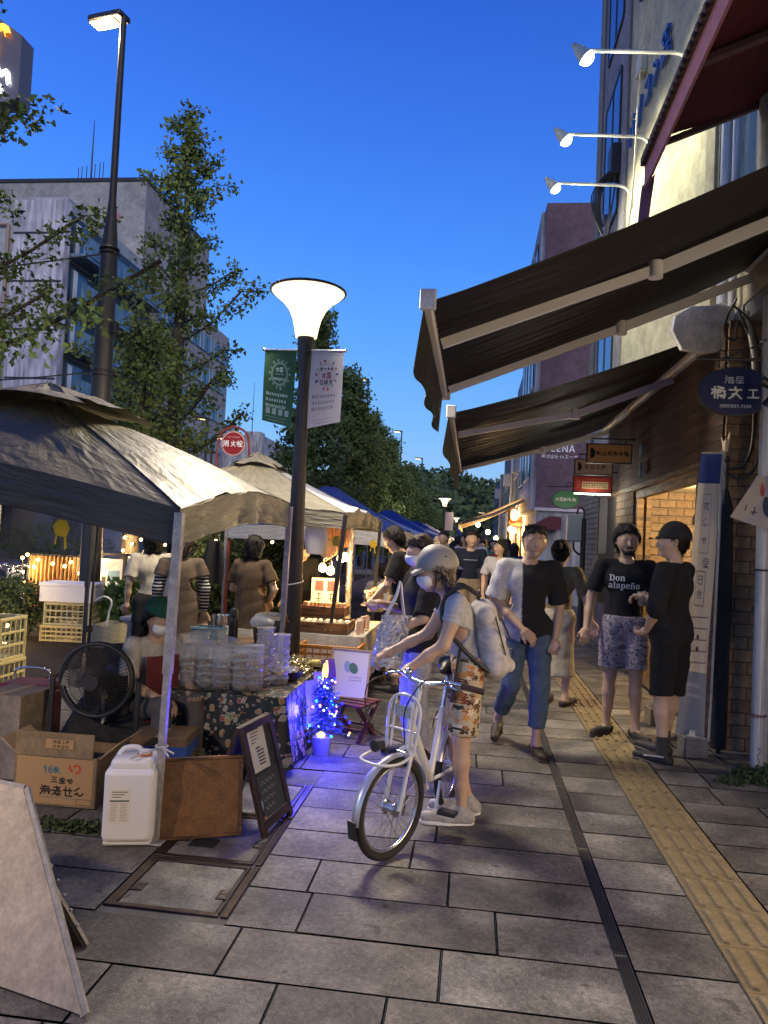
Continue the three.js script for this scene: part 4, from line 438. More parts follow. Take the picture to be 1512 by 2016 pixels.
// ---------- first stall: table with patterned cloth ----------
function drape(t, name, x0, x1, z0, z1, top, bottom, m, scale = 2, wave = .02) { // z0 near; a cloth over a table, hanging in loose folds
  const per = []; const N = 96, W = x1 - x0, D = z0 - z1, P = 2 * (W + D); for (let i = 0; i <= N; i++) { let s = (i / N) * P; let p, n; if (s < W) { p = [x0 + s, z0]; n = [0, 1]; } else if ((s -= W) < D) { p = [x1, z0 - s]; n = [1, 0]; } else if ((s -= D) < W) { p = [x1 - s, z1]; n = [0, -1]; } else { s -= W; p = [x0, z1 + Math.min(s, D)]; n = [-1, 0]; } per.push([p, n, (i / N) * P]); }
  const pos = [], uv = [], idx = [], R = 8; for (let j = 0; j <= R; j++) for (const [p, n, s] of per) { const v = j / R, o = (.012 + v * .05) + wave * v * Math.sin(s * 17) + wave * .6 * v * Math.sin(s * 31 + 1); pos.push(p[0] + n[0] * o, top - v * (top - bottom) - (j ? 0 : 0) + (j === R ? .012 * Math.sin(s * 9) : 0), p[1] + n[1] * o); uv.push(s * scale * .5, (1 - v) * (top - bottom) * scale * .5); }
  for (let j = 0; j < R; j++) for (let i = 0; i < N; i++) { const a = j * (N + 1) + i, b = a + 1, c = a + N + 1, d = c + 1; idx.push(a, c, d, a, d, b); }
  const g = new THREE.BufferGeometry(); g.setAttribute('position', new THREE.Float32BufferAttribute(pos, 3)); g.setAttribute('uv', new THREE.Float32BufferAttribute(uv, 2)); g.setIndex(idx); g.computeVertexNormals();
  const topG = grid(20, 20, (u, v) => [x0 - .012 + u * (W + .024), top + .002 + (noise3(u * 8, v * 8, 3) - .5) * .008, z0 + .012 - v * (D + .024)]); topG.attributes.uv.array.forEach((q, i, a) => { a[i] = q * (i % 2 ? D : W) * scale * .5; });
  return wm(name, [flat(g), flat(topG)], m, t);
}
const texJars = canvas(1024, 1024, (g) => {
  g.fillStyle = '#12201c'; g.fillRect(0, 0, 1024, 1024); let s = 5; const r = () => ((s = (s * 16807) % 2147483647) / 2147483647);
  for (let k = 0; k < 300; k++) { const x = r() * 1024, y = r() * 1024, w = 18 + r() * 36, kind = k % 6; for (const ox of [0, -1024, 1024]) for (const oy of [0, -1024]) { g.save(); g.translate(x + ox, y + oy); g.rotate((r() - .5) * .001 + (k % 5 - 2) * .16);
    if (kind < 2) { g.fillStyle = ['#b98a3a', '#c9a45a', '#a94b3c', '#8a9a68', '#b9b29c'][k % 5]; g.beginPath(); g.roundRect(-w / 2, -w * .6, w, w * 1.25, w * .22); g.fill(); g.strokeStyle = '#cfc9b4'; g.lineWidth = 4; g.stroke(); g.fillStyle = '#cfc6a8'; g.fillRect(-w * .4, -w * .78, w * .8, w * .16); } else if (kind < 4) { g.fillStyle = ['#cdbfa0', '#b9a27a', '#c7b6a2', '#a87a55'][k % 4]; g.beginPath(); g.ellipse(0, 0, w * .55, w * .38, 0, 0, 7); g.fill(); g.fillStyle = ['#8a5a36', '#d8c7a4', '#a0443c'][k % 3]; g.beginPath(); g.ellipse(0, 0, w * .34, w * .2, 0, 0, 7); g.fill(); } else { g.fillStyle = ['#4c6a44', '#7d8f6a', '#d2c8ae'][k % 3]; g.beginPath(); g.arc(0, 0, w * .2, 0, 7); g.fill(); g.beginPath(); g.arc(w * .3, w * .2, w * .14, 0, 7); g.fill(); } g.restore(); } }
}); texJars.wrapS = texJars.wrapT = THREE.RepeatWrapping;
const mJars = mat([.62, .62, .62], .5, { map: texJars, side: THREE.DoubleSide, bumpMap: rep(texWrinkle, 1), bumpScale: .01 });
{
  const t = thing('stall_table', 'low stall table under a dark cloth printed with jars', 'table', [-1.57, 0, -5.3]); wm('table_top', [boxB(-1.97, -1.18, .46, .485, -4.74, -5.98)], mWoodTrim, t); for (const [x, z] of [[-1.9, -4.8], [-1.25, -4.8], [-1.9, -5.9], [-1.25, -5.9]]) wm('leg', [bar([x, 0, z], [x, .46, z], .014)], mSteelGrey, t);
  drape(t, 'tablecloth', -1.98, -1.17, -4.72, -6.0, .49, .02, mJars, 3.2, .014);
  const paper = (x, y, z, w, h, ry, c, label) => solo('hanging_leaflet', grid(4, 6, (u, v) => [(u - .5) * w, -v * h, .03 * Math.sin(v * 2) + .02 * u]), mat(c, .9, { side: THREE.DoubleSide, map: rep(texStain, 2) }), label, 'leaflet', [x, y, z], ry, 'leaflets hanging at the table end');
  paper(-1.1, .52, -5.2, .13, .32, 1.15, [.62, .6, .55], 'white paper leaflet hanging low off the table corner'); paper(-1.085, .54, -5.45, .14, .22, 1.0, [.55, .5, .38], 'beige card hanging at the table corner'); paper(-1.075, .6, -5.65, .12, .2, .9, [.4, .2, .45], 'pink purple card standing by the blue lit tree');
}
const mClear = phys([.9, .92, .93], .1, { transmission: .8, thickness: 0, ior: 1.4, specularIntensity: 1 });
const mSnack = [[.16, .09, .045], [.22, .13, .06], [.12, .06, .03]].map((c) => mat(c, .8));
{ // stacks of clear lidded tubs filled with sweets
  const stack = (x, z, r0, h0, k, label) => { const r = r0 * 1.1, h = h0 * 1.18; const t = thing('tub_stack', label, 'plastic tubs', [x, .495, z], rr(0, 3), 'stacked clear tubs on the stall table'), n = Math.round(h / .05), pts = [[0, 0]]; for (let i = 0; i < n; i++) { const y = i * .05; pts.push([r * .86, y + .001], [r * .95, y + .042], [r * 1.04, y + .043], [r * 1.04, y + .049]); } pts.push([0, h]); mesh('tubs', lathe(pts, 20), mClear, t);
    const fill = []; for (let i = 0; i < Math.min(n, k); i++) for (let j = 0; j < 6; j++) { const a = j * 1.05 + i, q = r * .5; fill.push(ball(r * .3, Math.cos(a) * q, i * .05 + .02, Math.sin(a) * q, 1, .6, 1, 6)); } mesh('sweets', merge(fill), pick(mSnack), t); mesh('price_label', box(.03, .03, .002, 0, h * .6, r * 1.05), mWhitePaint, t); };
  const L = ['front left', 'second from the front left', 'front middle', 'middle by the tent pole', 'front right', 'right front', 'short one at the right', 'rear left', 'rear middle', 'tallest rear right', 'rear right by the trays'];
  [[-1.86, -4.86, .062, .3, 4], [-1.74, -4.84, .06, .24, 4], [-1.63, -4.83, .06, .25, 3], [-1.86, -5.02, .055, .3, 4], [-1.5, -4.84, .052, .25, 5], [-1.41, -4.87, .05, .26, 4], [-1.52, -4.98, .05, .2, 3], [-1.8, -5.2, .06, .28, 3], [-1.66, -5.05, .06, .27, 3], [-1.4, -5.05, .058, .34, 2], [-1.3, -5.12, .055, .3, 2]].forEach(([x, z, r, h, k], i) => stack(x, z, r, h, k, 'stack of clear plastic tubs of sweets, ' + L[i] + ' on the patterned cloth'));
  const tray = thing('round_tray', 'dark red round lacquer tray behind the tub stacks', 'tray', [-1.58, .5, -5.4]); mesh('dish', lathe([[0, .08], [.14, .08], [.16, .13], [.15, .13], [.13, .09], [0, .09]], 24), mat([.09, .025, .02], .35), tray); mesh('stand', cyl(.08, .1, .08, 0, .04, 0), mat([.08, .02, .02], .4), tray);
  const bowl = thing('sweet_bowl', 'black bowl of foil sweets at the right of the tubs', 'bowl', [-1.28, .5, -5.3]); mesh('dish', lathe([[0, 0], [.07, .005], [.11, .06], [.105, .06], [.06, .012], [0, .012]], 24), mPlasticBlack, bowl); mesh('sweets', merge([...Array(14)].map((_, i) => box(.05, .015, .03, Math.cos(i * 2.4) * .05, .05 + rnd() * .02, Math.sin(i * 2.4) * .05, rr(-1, 1), rr(0, 6), rr(-1, 1)))), mat([.7, .68, .6], .25, { metalness: .7 }), bowl);
  const g = merge([plate([[-.03, -.012], [-.02, -.004], [.02, -.004], [.03, -.012], [.03, .012], [.02, .004], [-.02, .004], [-.03, .012]], .006), rbox(.036, .016, .02, .006)]), pts = []; const o = new THREE.InstancedMesh(g, mat([.75, .75, .72], .22, { metalness: .75 }), 190), M = new THREE.Matrix4(), c = new THREE.Color();
  for (let i = 0; i < 190; i++) { const u = rnd(), x = -1.5 + rr(0, .3), z = -5.45 - u * .5, y = .505 + rr(0, .07) * Math.sin((x + 1.5) / .3 * PI); M.makeRotationFromEuler(new THREE.Euler(rr(-1, 1), rr(0, 6), rr(-1, 1))); M.setPosition(x + .3 * 0, y, z); o.setMatrixAt(i, M); o.setColorAt(i, pick([c.setRGB(.9, .9, .88), c.setRGB(.55, .6, .5), c.setRGB(.3, .32, .28), c.setRGB(.8, .7, .4)])); }
  o.name = 'wrapped_sweets'; scene.add(o); tag(o, 'loose heap of foil-wrapped sweets at the far end of the patterned table', 'sweets', null, 'stuff');
  const gb = thing('sweet_box', 'open yellow-green flat box at the far table corner', 'box', [-1.21, .5, -5.86], -.1); mesh('tray', [box(.26, .03, .01, 0, .03, .09), box(.26, .03, .01, 0, .03, -.09), box(.01, .03, .19, .13, .03, 0), box(.01, .03, .19, -.13, .03, 0), box(.26, .006, .18, 0, .015, 0)], mat([.55, .5, .1], .6), gb); for (let k = 0; k < 3; k++) mesh('card', box(.06, .004, .1, -.08 + k * .08, .046, 0), mat([.6, .55, .2], .6), gb);
}
{ // leaning brown board, menu A-board, jerry can, cartons
  const b = thing('leaning_board', 'brown fibreboard panel leaning at the tent pole below the patterned cloth', 'board', [-1.31, .2, -3.66]); b.rotation.set(-.12, .38, .02, 'YXZ'); mesh('panel', box(.4, .37, .012), mat([.34, .17, .06], .75, { map: rep(texCork, 3), bumpMap: rep(texCork, 3), bumpScale: .002 }), b); mesh('frame', [rbox(.42, .016, .022, .003, 0, .19, .003), rbox(.42, .016, .022, .003, 0, -.188, .003), rbox(.016, .36, .022, .003, -.202, 0, .003), rbox(.016, .36, .022, .003, .202, 0, .003)], mat([.26, .13, .05], .6, { map: rep(texWood, 3) }), b);
  const a = thing('menu_board', 'dark wood A-board with a white sheet and chalk notes in front of the patterned cloth', 'A-board', [-1.13, 0, -3.93], 1.42), w = .33, h = .56, mFrame = mat([.07, .035, .025], .5, { map: rep(texWood, 2) }), lean = .3;
  for (const s of [1, -1]) { const g = new THREE.Group(); g.name = s > 0 ? 'front_leaf' : 'rear_leaf'; g.position.set(0, 0, s * .17); g.rotation.x = -lean * s; a.add(g); mesh('frame', [rbox(.045, h, .025, .004, -w / 2, h / 2, 0), rbox(.045, h, .025, .004, w / 2, h / 2, 0), rbox(w, .04, .025, .004, 0, h - .02, 0), rbox(w, .05, .025, .004, 0, .05, 0)], mFrame, g); mesh('slate', box(w - .03, h - .08, .008, 0, h / 2 + .01, 0), mat([.035, .04, .04], .8, { map: rep(texStain, 3) }), g);
    if (s > 0) { mesh('paper_sheet', quad(.2, .25, -.04, .43, .006, 0, 0, -.04), mat([1, 1, 1], .8, { map: canvas(200, 250, (q) => { q.fillStyle = '#b9b7b2'; q.fillRect(0, 0, 200, 250); q.fillStyle = '#4a464c'; for (let k = 0; k < 5; k++) q.fillRect(30 + (k % 2) * 8, 34 + k * 16, 110 - k * 14, 5); for (let k = 0; k < 6; k++) q.fillRect(70 + k * 3, 128 + k * 17, 50 + (k * 37) % 40, 9); }) }), g); mesh('chalk_notes', quad(.26, .22, 0, .18, .006), mat([1, 1, 1], .9, { map: canvas(260, 220, (q) => { q.fillStyle = '#353a3b'; q.fillRect(0, 0, 260, 220); q.strokeStyle = '#9a9c98'; q.lineWidth = 3; for (let k = 0; k < 4; k++) { q.beginPath(); for (let x = 30; x < 210 - k * 20; x += 6) q.lineTo(x, 45 + k * 42 + Math.sin(x * .9 + k) * 9); q.stroke(); } }) }), g); mesh('chalk_drawing', T(disc(.02, .035, .003), -.15, .14, .006, 0, 0, -.5), mat([.2, .5, .52], .9), g); mesh('chalk_drawing', T(disc(.028, .02, .003), -.14, .07, .006), mat([.4, .12, .1], .9), g); } }
  const j = thing('jerry_can', 'white translucent plastic jerry can tied to the near tent pole', 'jerry can', [-1.625, 0, -3.57], .25), mPE = phys([.72, .73, .75], .4, { transmission: .1, thickness: 0 });
  mesh('body', [rbox(.245, .36, .235, .035, 0, .195, 0, 0, 0, 0, 4), rbox(.2, .07, .2, .03, 0, .385, 0, 0, 0, 0, 4), rbox(.225, .03, .215, .012, 0, .02, 0)], mPE, j); mesh('cap', [cyl(.026, .028, .03, .05, .43, .03, 14)], mPE, j); mesh('handle', tube([[-.08, .41, 0], [-.05, .445, 0], [.02, .445, 0], [.04, .41, 0]], .013, 14, 8), mPE, j); mesh('cord', torus(.032, .006, .05, .425, .03, PI / 2), mat([.45, .13, .06], .7), j);
  mesh('paper_label', quad(.095, .16, -.04, .2, .1185), mat([1, 1, 1], .8, { map: canvas(190, 320, (q) => { q.fillStyle = '#cfccc2'; q.fillRect(0, 0, 190, 320); q.fillStyle = '#6a6860'; for (let k = 0; k < 3; k++) q.fillRect(20, 22 + k * 24, 150 - k * 30, 9); q.fillStyle = '#24382f'; q.fillRect(6, 104, 178, 14); q.fillStyle = '#7a776e'; for (let k = 0; k < 11; k++) q.fillRect(12, 136 + k * 16, 70 - (k * 13) % 24, 4), q.fillRect(100, 136 + k * 16, 76 - (k * 17) % 34, 4); }) }), j);
  const mCard = mat([.40, .28, .15], .9, { map: rep(texStain, 1.4), side: THREE.DoubleSide }), mCardIn = mat([.36, .27, .16], .95, { side: THREE.DoubleSide });
  const c = thing('cardboard_carton', 'open brown carton printed with blue and black characters and a red shrimp', 'carton', [-2.22, 0, -4.02], .02); const cw = .47, ch = .27, cd = .3;
  mesh('front', box(cw, ch, .008, 0, ch / 2 + .004, cd / 2), mCard, c); mesh('side', box(.008, ch, cd, -cw / 2, ch / 2 + .004, 0), mCard, c); mesh('side', box(.008, ch, cd, cw / 2, ch / 2 + .004, 0), mCard, c); mesh('back', box(cw, ch, .008, 0, ch / 2 + .004, -cd / 2), mCard, c); mesh('bottom', box(cw, .008, cd, 0, .006, 0), mCard, c);
  const fl = mesh('flap', box(cw - .02, .13, .006, -.01, ch + .065, cd / 2 + .004, -.06), mCard, c); mesh('flap', T(box(.006, .15, cd - .02, 0, .07, 0), cw / 2 + .01, ch, 0, 0, 0, -.85), mCardIn, c); mesh('flap', T(box(.006, .13, cd - .02, 0, .06, 0), -cw / 2, ch, 0, 0, 0, .9), mCardIn, c);
  mesh('print', quad(.44, .25, 0, .14, cd / 2 + .006), mat([1, 1, 1], .9, { map: canvas(880, 500, (q) => { q.fillStyle = '#a8875c'; q.fillRect(0, 0, 880, 500); type(q, '16', 300, 170, 'bold 110px sans-serif', '#2f6470'); ink(q, '枚', 430, 92, 76, 13, '#2f6470'); ink(q, '三幸の', 400, 196, 84, 13, '#2e241c'); ink(q, '海老せん', 290, 296, 118, 18, '#2a2019'); q.fillRect(290, 428, 480, 5); q.strokeStyle = '#b84a26'; q.lineWidth = 24; q.beginPath(); q.arc(690, 110, 40, -2.4, 1.6); q.stroke(); q.beginPath(); q.arc(650, 90, 40, 1.8, 3.4); q.stroke(); q.strokeStyle = '#4a3a28'; q.lineWidth = 6; q.strokeRect(700, 430, 170, 60); }) }), c); mesh('print', quad(.17, .06, .02, ch + .07, cd / 2 + .0085, -.06), mat([1, 1, 1], .9, { map: canvas(340, 120, (q) => { q.fillStyle = '#a8875c'; q.fillRect(0, 0, 340, 120); q.strokeStyle = '#5a4430'; q.lineWidth = 6; q.strokeRect(4, 4, 332, 112); ink(q, '酒屋工房', 90, 10, 46, 6, '#4a3826'); ink(q, '日市会社', 90, 62, 46, 6, '#4a3826'); }) }), c);
  const c2 = thing('cardboard_carton', 'closed carton with a blue band under the table behind the jerry can', 'carton', [-1.83, 0, -4.42], .15); mesh('box', rbox(.34, .3, .3, .006, 0, .15, 0), mat([.30, .19, .09], .9, { map: rep(texStain, 1.4) }), c2); mesh('band', [box(.344, .075, .304, 0, .21, 0)], mat([.03, .08, .3], .8), c2); mesh('tape', box(.05, .002, .302, 0, .301, 0), mat([.4, .3, .18], .4), c2);
  const c3 = thing('cardboard_carton', 'plain carton end at the far left behind the printed one', 'carton', [-2.78, 0, -4.35], -.1); mesh('box', rbox(.3, .5, .3, .006, 0, .25, 0), mat([.42, .34, .26], .9, { map: rep(texStain, 1.4) }), c3); mesh('tape', box(.05, .002, .302, 0, .501, 0), mCardIn, c3);
}
{ // near board at the left edge of the picture
  const t = thing('sandwich_board', 'worn cream A-board leaning open at the lower left corner', 'A-board', [-1.15, 0, -2.27]), mB = mat([.58, .48, .35], .55, { map: rep(texStain, 1.2), bumpMap: rep(texWrinkle, 1), bumpScale: .004 }), mRim = mat([.45, .43, .40], .6, { map: rep(texStain, 3) }), mBack = mat([.2, .17, .15], .8, { map: rep(texStain, 2) });
  const leaf = (name, px, pz, turn, lean, slant, len, m) => { const g = new THREE.Group(); g.name = name; g.position.set(px, .004, pz); g.rotation.set(lean, turn, 0, 'YXZ'); t.add(g); mesh('panel', metric(plate([[-1.15, 0], [0, 0], [-slant, len], [-1.15, len]], .014, .002)), m, g); mesh('edge_trim', [beam([.006, 0, .006], [-slant + .006, len + .006, .006], .026, .014, V(0, 0, 1)), beam([-slant, len + .004, .006], [-1.15, len + .004, .006], .026, .014, V(0, 0, 1))], mRim, g); return g; };
  leaf('front_leaf', 0, 0, -.25, -.47, .58, .59, mB); const r = leaf('rear_leaf', -.2, -.37, -.25, .1, .4, .47, mBack); for (let k = 0; k < 9; k++) mesh('stud', ball(.007, -.02 - k * .03, .08 + k * .05, .02, 1, 1, 1, 6), mSteelGrey, r);
}
{ // fan, black bags, folding chair behind the carton
  const f = thing('floor_fan', 'large black floor fan with a round wire cage behind the carton', 'fan', [-2.3, 0, -4.42], .1), R = .225, cy = .58; const wires = []; for (let k = 0; k < 64; k++) { const a = k * PI / 32; wires.push(bar([Math.cos(a) * .05, cy + Math.sin(a) * .05, .07], [Math.cos(a) * R, cy + Math.sin(a) * R, .0], .0022, .0022, 4)); } for (const r of [.1, .16, .21]) wires.push(torus(r, .002, 0, cy, .07 - r * .25, 0, 0, 0, 5, 40)); mesh('cage', merge([torus(R, .012, 0, cy, 0, 0, 0, 0, 8, 48), torus(R, .008, 0, cy, -.05, 0, 0, 0, 8, 48), ...wires]), mPlasticBlack, f); for (let k = 0; k < 4; k++) mesh('blade', T(plate([[0, -.02], [.1, -.07], [.2, -.05], [.21, .04], [.1, .05], [0, .02]], .006), 0, cy, .01, .3, 0, 0).applyMatrix4(new THREE.Matrix4().makeTranslation(0, cy, 0).multiply(new THREE.Matrix4().makeRotationZ(k * PI / 2)).multiply(new THREE.Matrix4().makeTranslation(0, -cy, 0))), mat([.012, .012, .014], .4), f); mesh('hub', [cyl(.05, .05, .03, 0, cy, .075, 18, PI / 2), cyl(.06, .07, .16, 0, cy, -.1, 18, PI / 2)], mPlasticBlack, f); mesh('stand', [beam([-.27, .02, 0], [-.27, cy, 0], .025, .025, V(0, 0, 1)), beam([.27, .02, 0], [.27, cy, 0], .025, .025, V(0, 0, 1)), beam([-.28, .02, -.15], [-.28, .02, .15], .03, .03), beam([.28, .02, -.15], [.28, .02, .15], .03, .03), bar([-.28, .02, 0], [.28, .02, 0], .014)], mPlasticBlack, f);
  const ch = thing('camping_chair', 'navy folding camping chair with steel tubes at the low table', 'chair', [-2.16, 0, -4.78], .55); mesh('seat', grid(10, 10, (u, v) => [(u - .5) * .46, .3 - .05 * Math.sin(u * PI) - .03 * v, .2 - v * .4]), mat([.012, .016, .04], .8, { side: THREE.DoubleSide }), ch); mesh('backrest', grid(10, 8, (u, v) => [(u - .5) * .48, .3 + v * .42, -.2 - v * .12 - .05 * Math.sin(u * PI)]), mat([.012, .016, .045], .8, { side: THREE.DoubleSide }), ch); for (const s of [-1, 1]) { mesh('leg', bar([s * .24, 0, .22], [s * .24, .34, -.2], .011), mSteelGrey, ch); mesh('leg', bar([s * .24, 0, -.24], [s * .24, .34, .2], .011), mSteelGrey, ch); mesh('back_post', bar([s * .24, .3, -.2], [s * .24, .74, -.33], .011), mSteelGrey, ch); mesh('armrest', rbox(.05, .025, .36, .01, s * .25, .46, .0), mat([.45, .4, .3], .7), ch); mesh('arm_post', bar([s * .25, .3, .2], [s * .25, .46, .14], .01), mSteelGrey, ch); }
}
// ---------- further things under the first tent ----------
function leafHeap(name, label, category, pos, rx, ry, rz, n, m, size = .05, group) { const t = thing(name, label, category, pos, 0, group), stems = [], pts = []; for (let i = 0; i < 26; i++) { const a = rr(0, 6.28), r = Math.sqrt(rnd()); stems.push(tube([[0, 0, 0], [Math.cos(a) * r * rx * .4, ry * .5, Math.sin(a) * r * rz * .4], [Math.cos(a) * r * rx, ry * rr(.8, 1.6), Math.sin(a) * r * rz]], .006, 5, 4)); } mesh('stem', merge(stems), mBark, t); for (let i = 0; i < n; i++) { const a = rr(0, 6.28), c = rr(-1, 1), r = Math.cbrt(rnd()), s = Math.sqrt(1 - c * c); pts.push([Math.cos(a) * s * r * rx, ry + c * r * ry, Math.sin(a) * s * r * rz]); } leafMass('foliage', pts, size > .06 ? clusterBroad : size < .03 ? clusterGrass : clusterTiny, m, t); return t; }
const clusterGrass = leafCluster(.022, 6, .022, 1), clusterTiny = leafCluster(.045, 7, .07, 2), clusterBroad = leafCluster(.075, 5, .06, 3);
struct('planting_bed', boxB(-7.2, -4.1, -.03, .03, -5.2, -30), mSoil);
const mShrub = mat([.055, .085, .03], .85, { side: THREE.DoubleSide }), mLime = mat([.13, .22, .05], .7, { side: THREE.DoubleSide });
leafHeap('shrub', 'fine-leaved shrub at the left edge behind the yellow crates', 'shrub', [-5.95, 0, -9.0], .55, .42, .5, 520, mShrub, .05, 'shrubs in the planting bed'); leafHeap('shrub', 'broad-leaved lime green shrub right of the foam box', 'shrub', [-4.55, 0, -9.7], .5, .42, .45, 420, mLime, .08, 'shrubs in the planting bed'); leafHeap('shrub', 'dark clipped hedge mound across the road at the left', 'shrub', [-16.5, 0, -18.6], 1.6, .85, 1.2, 900, mShrub, .05); leafHeap('shrub', 'dark hedge mound across the road behind the string lights', 'shrub', [-15.6, 0, -26], 2.6, .8, 1.2, 1000, mShrub, .05); leafHeap('shrub', 'leafy bush behind the brown-dressed vendor', 'shrub', [-4.4, 0, -13], 1.3, .85, .9, 1300, mShrub, .08, 'shrubs in the planting bed'); leafHeap('shrub', 'leafy bush left of the street lamp behind the tent', 'shrub', [-3.4, 0, -13.6], .8, .75, .6, 800, mShrub, .08, 'shrubs in the planting bed');
ginkgo([-5.75, 0, -12], 5.0, 1.3, 'small ginkgo with fairy lights on its trunk behind the first tent', { r: .17, low: .45, limbs: 22, dense: 5, mat: leafFront });
function crate(label, pos, w, h, d, m, turn = 0, group, rows = 3) { const t = thing('plastic_crate', label, 'crate', pos, turn, group); mesh('floor', box(w - .02, .012, d - .02, 0, .012, 0), m, t); for (const [ax, s] of [['x', -1], ['x', 1], ['z', -1], ['z', 1]]) { const L = ax === 'z' ? w : d, g = []; for (let i = 0; i <= rows; i++) g.push(ax === 'z' ? rbox(L, .022, .014, .004, 0, .02 + i * (h - .03) / rows, s * d / 2) : rbox(.014, .022, L, .004, s * w / 2, .02 + i * (h - .03) / rows, 0)); const n = Math.round(L / .07); for (let i = 0; i <= n; i++) { const q = -L / 2 + i * L / n, k = i === 0 || i === n ? .03 : .012; g.push(ax === 'z' ? rbox(k, h, .013, .003, q, h / 2 + .005, s * d / 2) : rbox(.013, h, k, .003, s * w / 2, h / 2 + .005, q)); } mesh('side', merge(g), m, t); } mesh('rim', [rbox(w + .03, .03, .025, .006, 0, h, d / 2), rbox(w + .03, .03, .025, .006, 0, h, -d / 2), rbox(.025, .03, d + .03, .006, w / 2, h, 0), rbox(.025, .03, d + .03, .006, -w / 2, h, 0)], m, t); return t; }
{
  const mY = mat([.55, .47, .22], .6), mYG = mat([.46, .45, .27], .6), mOr = mat([.62, .28, .05], .5);
  crate('yellow crate, lower of the two under the foam box', [-5.14, .03, -9.15], .6, .2, .42, mY, .1, 'crates under the foam box'); crate('pale crate, upper of the two under the foam box', [-5.12, .245, -9.13], .56, .28, .4, mYG, .15, 'crates under the foam box');
  const f = thing('foam_box', 'white polystyrene fish box on top of the two crates', 'foam box', [-5.13, .545, -9.1], .12); mesh('box', rbox(.66, .2, .44, .015, 0, .1, 0), mat([.86, .87, .88], .85), f); mesh('lid', rbox(.68, .045, .46, .012, 0, .223, 0), mat([.88, .89, .9], .85), f);
  crate('yellow crate, upper of the pair at the left edge', [-4.12, .34, -6.05], .36, .36, .36, mY, 0, 'yellow crates at the left edge'); crate('yellow crate, lower of the pair at the left edge', [-4.1, .0, -6.05], .34, .33, .36, mY, 0, 'yellow crates at the left edge');
  crate('orange mesh crate, upper of the stacked pair at the whiteboard', [-1.28, .26, -6.95], .56, .26, .36, mOr, -.02, 'orange crates stacked by the whiteboard', 4); crate('orange mesh crate, lower of the stacked pair at the whiteboard', [-1.28, .0, -6.95], .55, .25, .35, mOr, -.02, 'orange crates stacked by the whiteboard', 4);
  const bag = thing('canvas_bag', 'beige canvas bag with a stiff white handle standing behind the chair', 'bag', [-3.55, .28, -7]); mesh('body', grid(24, 10, (u, v) => { const a = u * 2 * PI, q = 1 + .12 * v + .04 * Math.sin(a * 5 + v * 4); return [Math.cos(a) * .17 * q, v * .3 + .02 * Math.sin(a * 3) * v, Math.sin(a) * .1 * q]; }), mat([.42, .38, .26], .95, { side: THREE.DoubleSide, map: rep(texWeave, 6) }), bag); mesh('handle', tube([[-.02, .25, 0], [0, .4, 0], [.02, .52, 0], [-.06, .56, 0], [-.14, .52, 0]], .011, 20, 7), mWhitePaint, bag); mesh('base_box', box(.36, .28, .26, 0, -.14, 0), mat([.3, .2, .1], .9), bag);
  const bin = thing('waste_bin', 'grey lidded waste bin behind the seated vendor', 'bin', [-3.72, 0, -8.0]); mesh('body', T(flat(new THREE.CylinderGeometry(.17, .14, .5, 4)), 0, .25, 0, 0, PI / 4), mat([.3, .32, .34], .6, { map: rep(texStain, 2) }), bin); mesh('lid', rbox(.28, .045, .28, .015, 0, .52, 0), mat([.34, .36, .38], .6), bin);
}
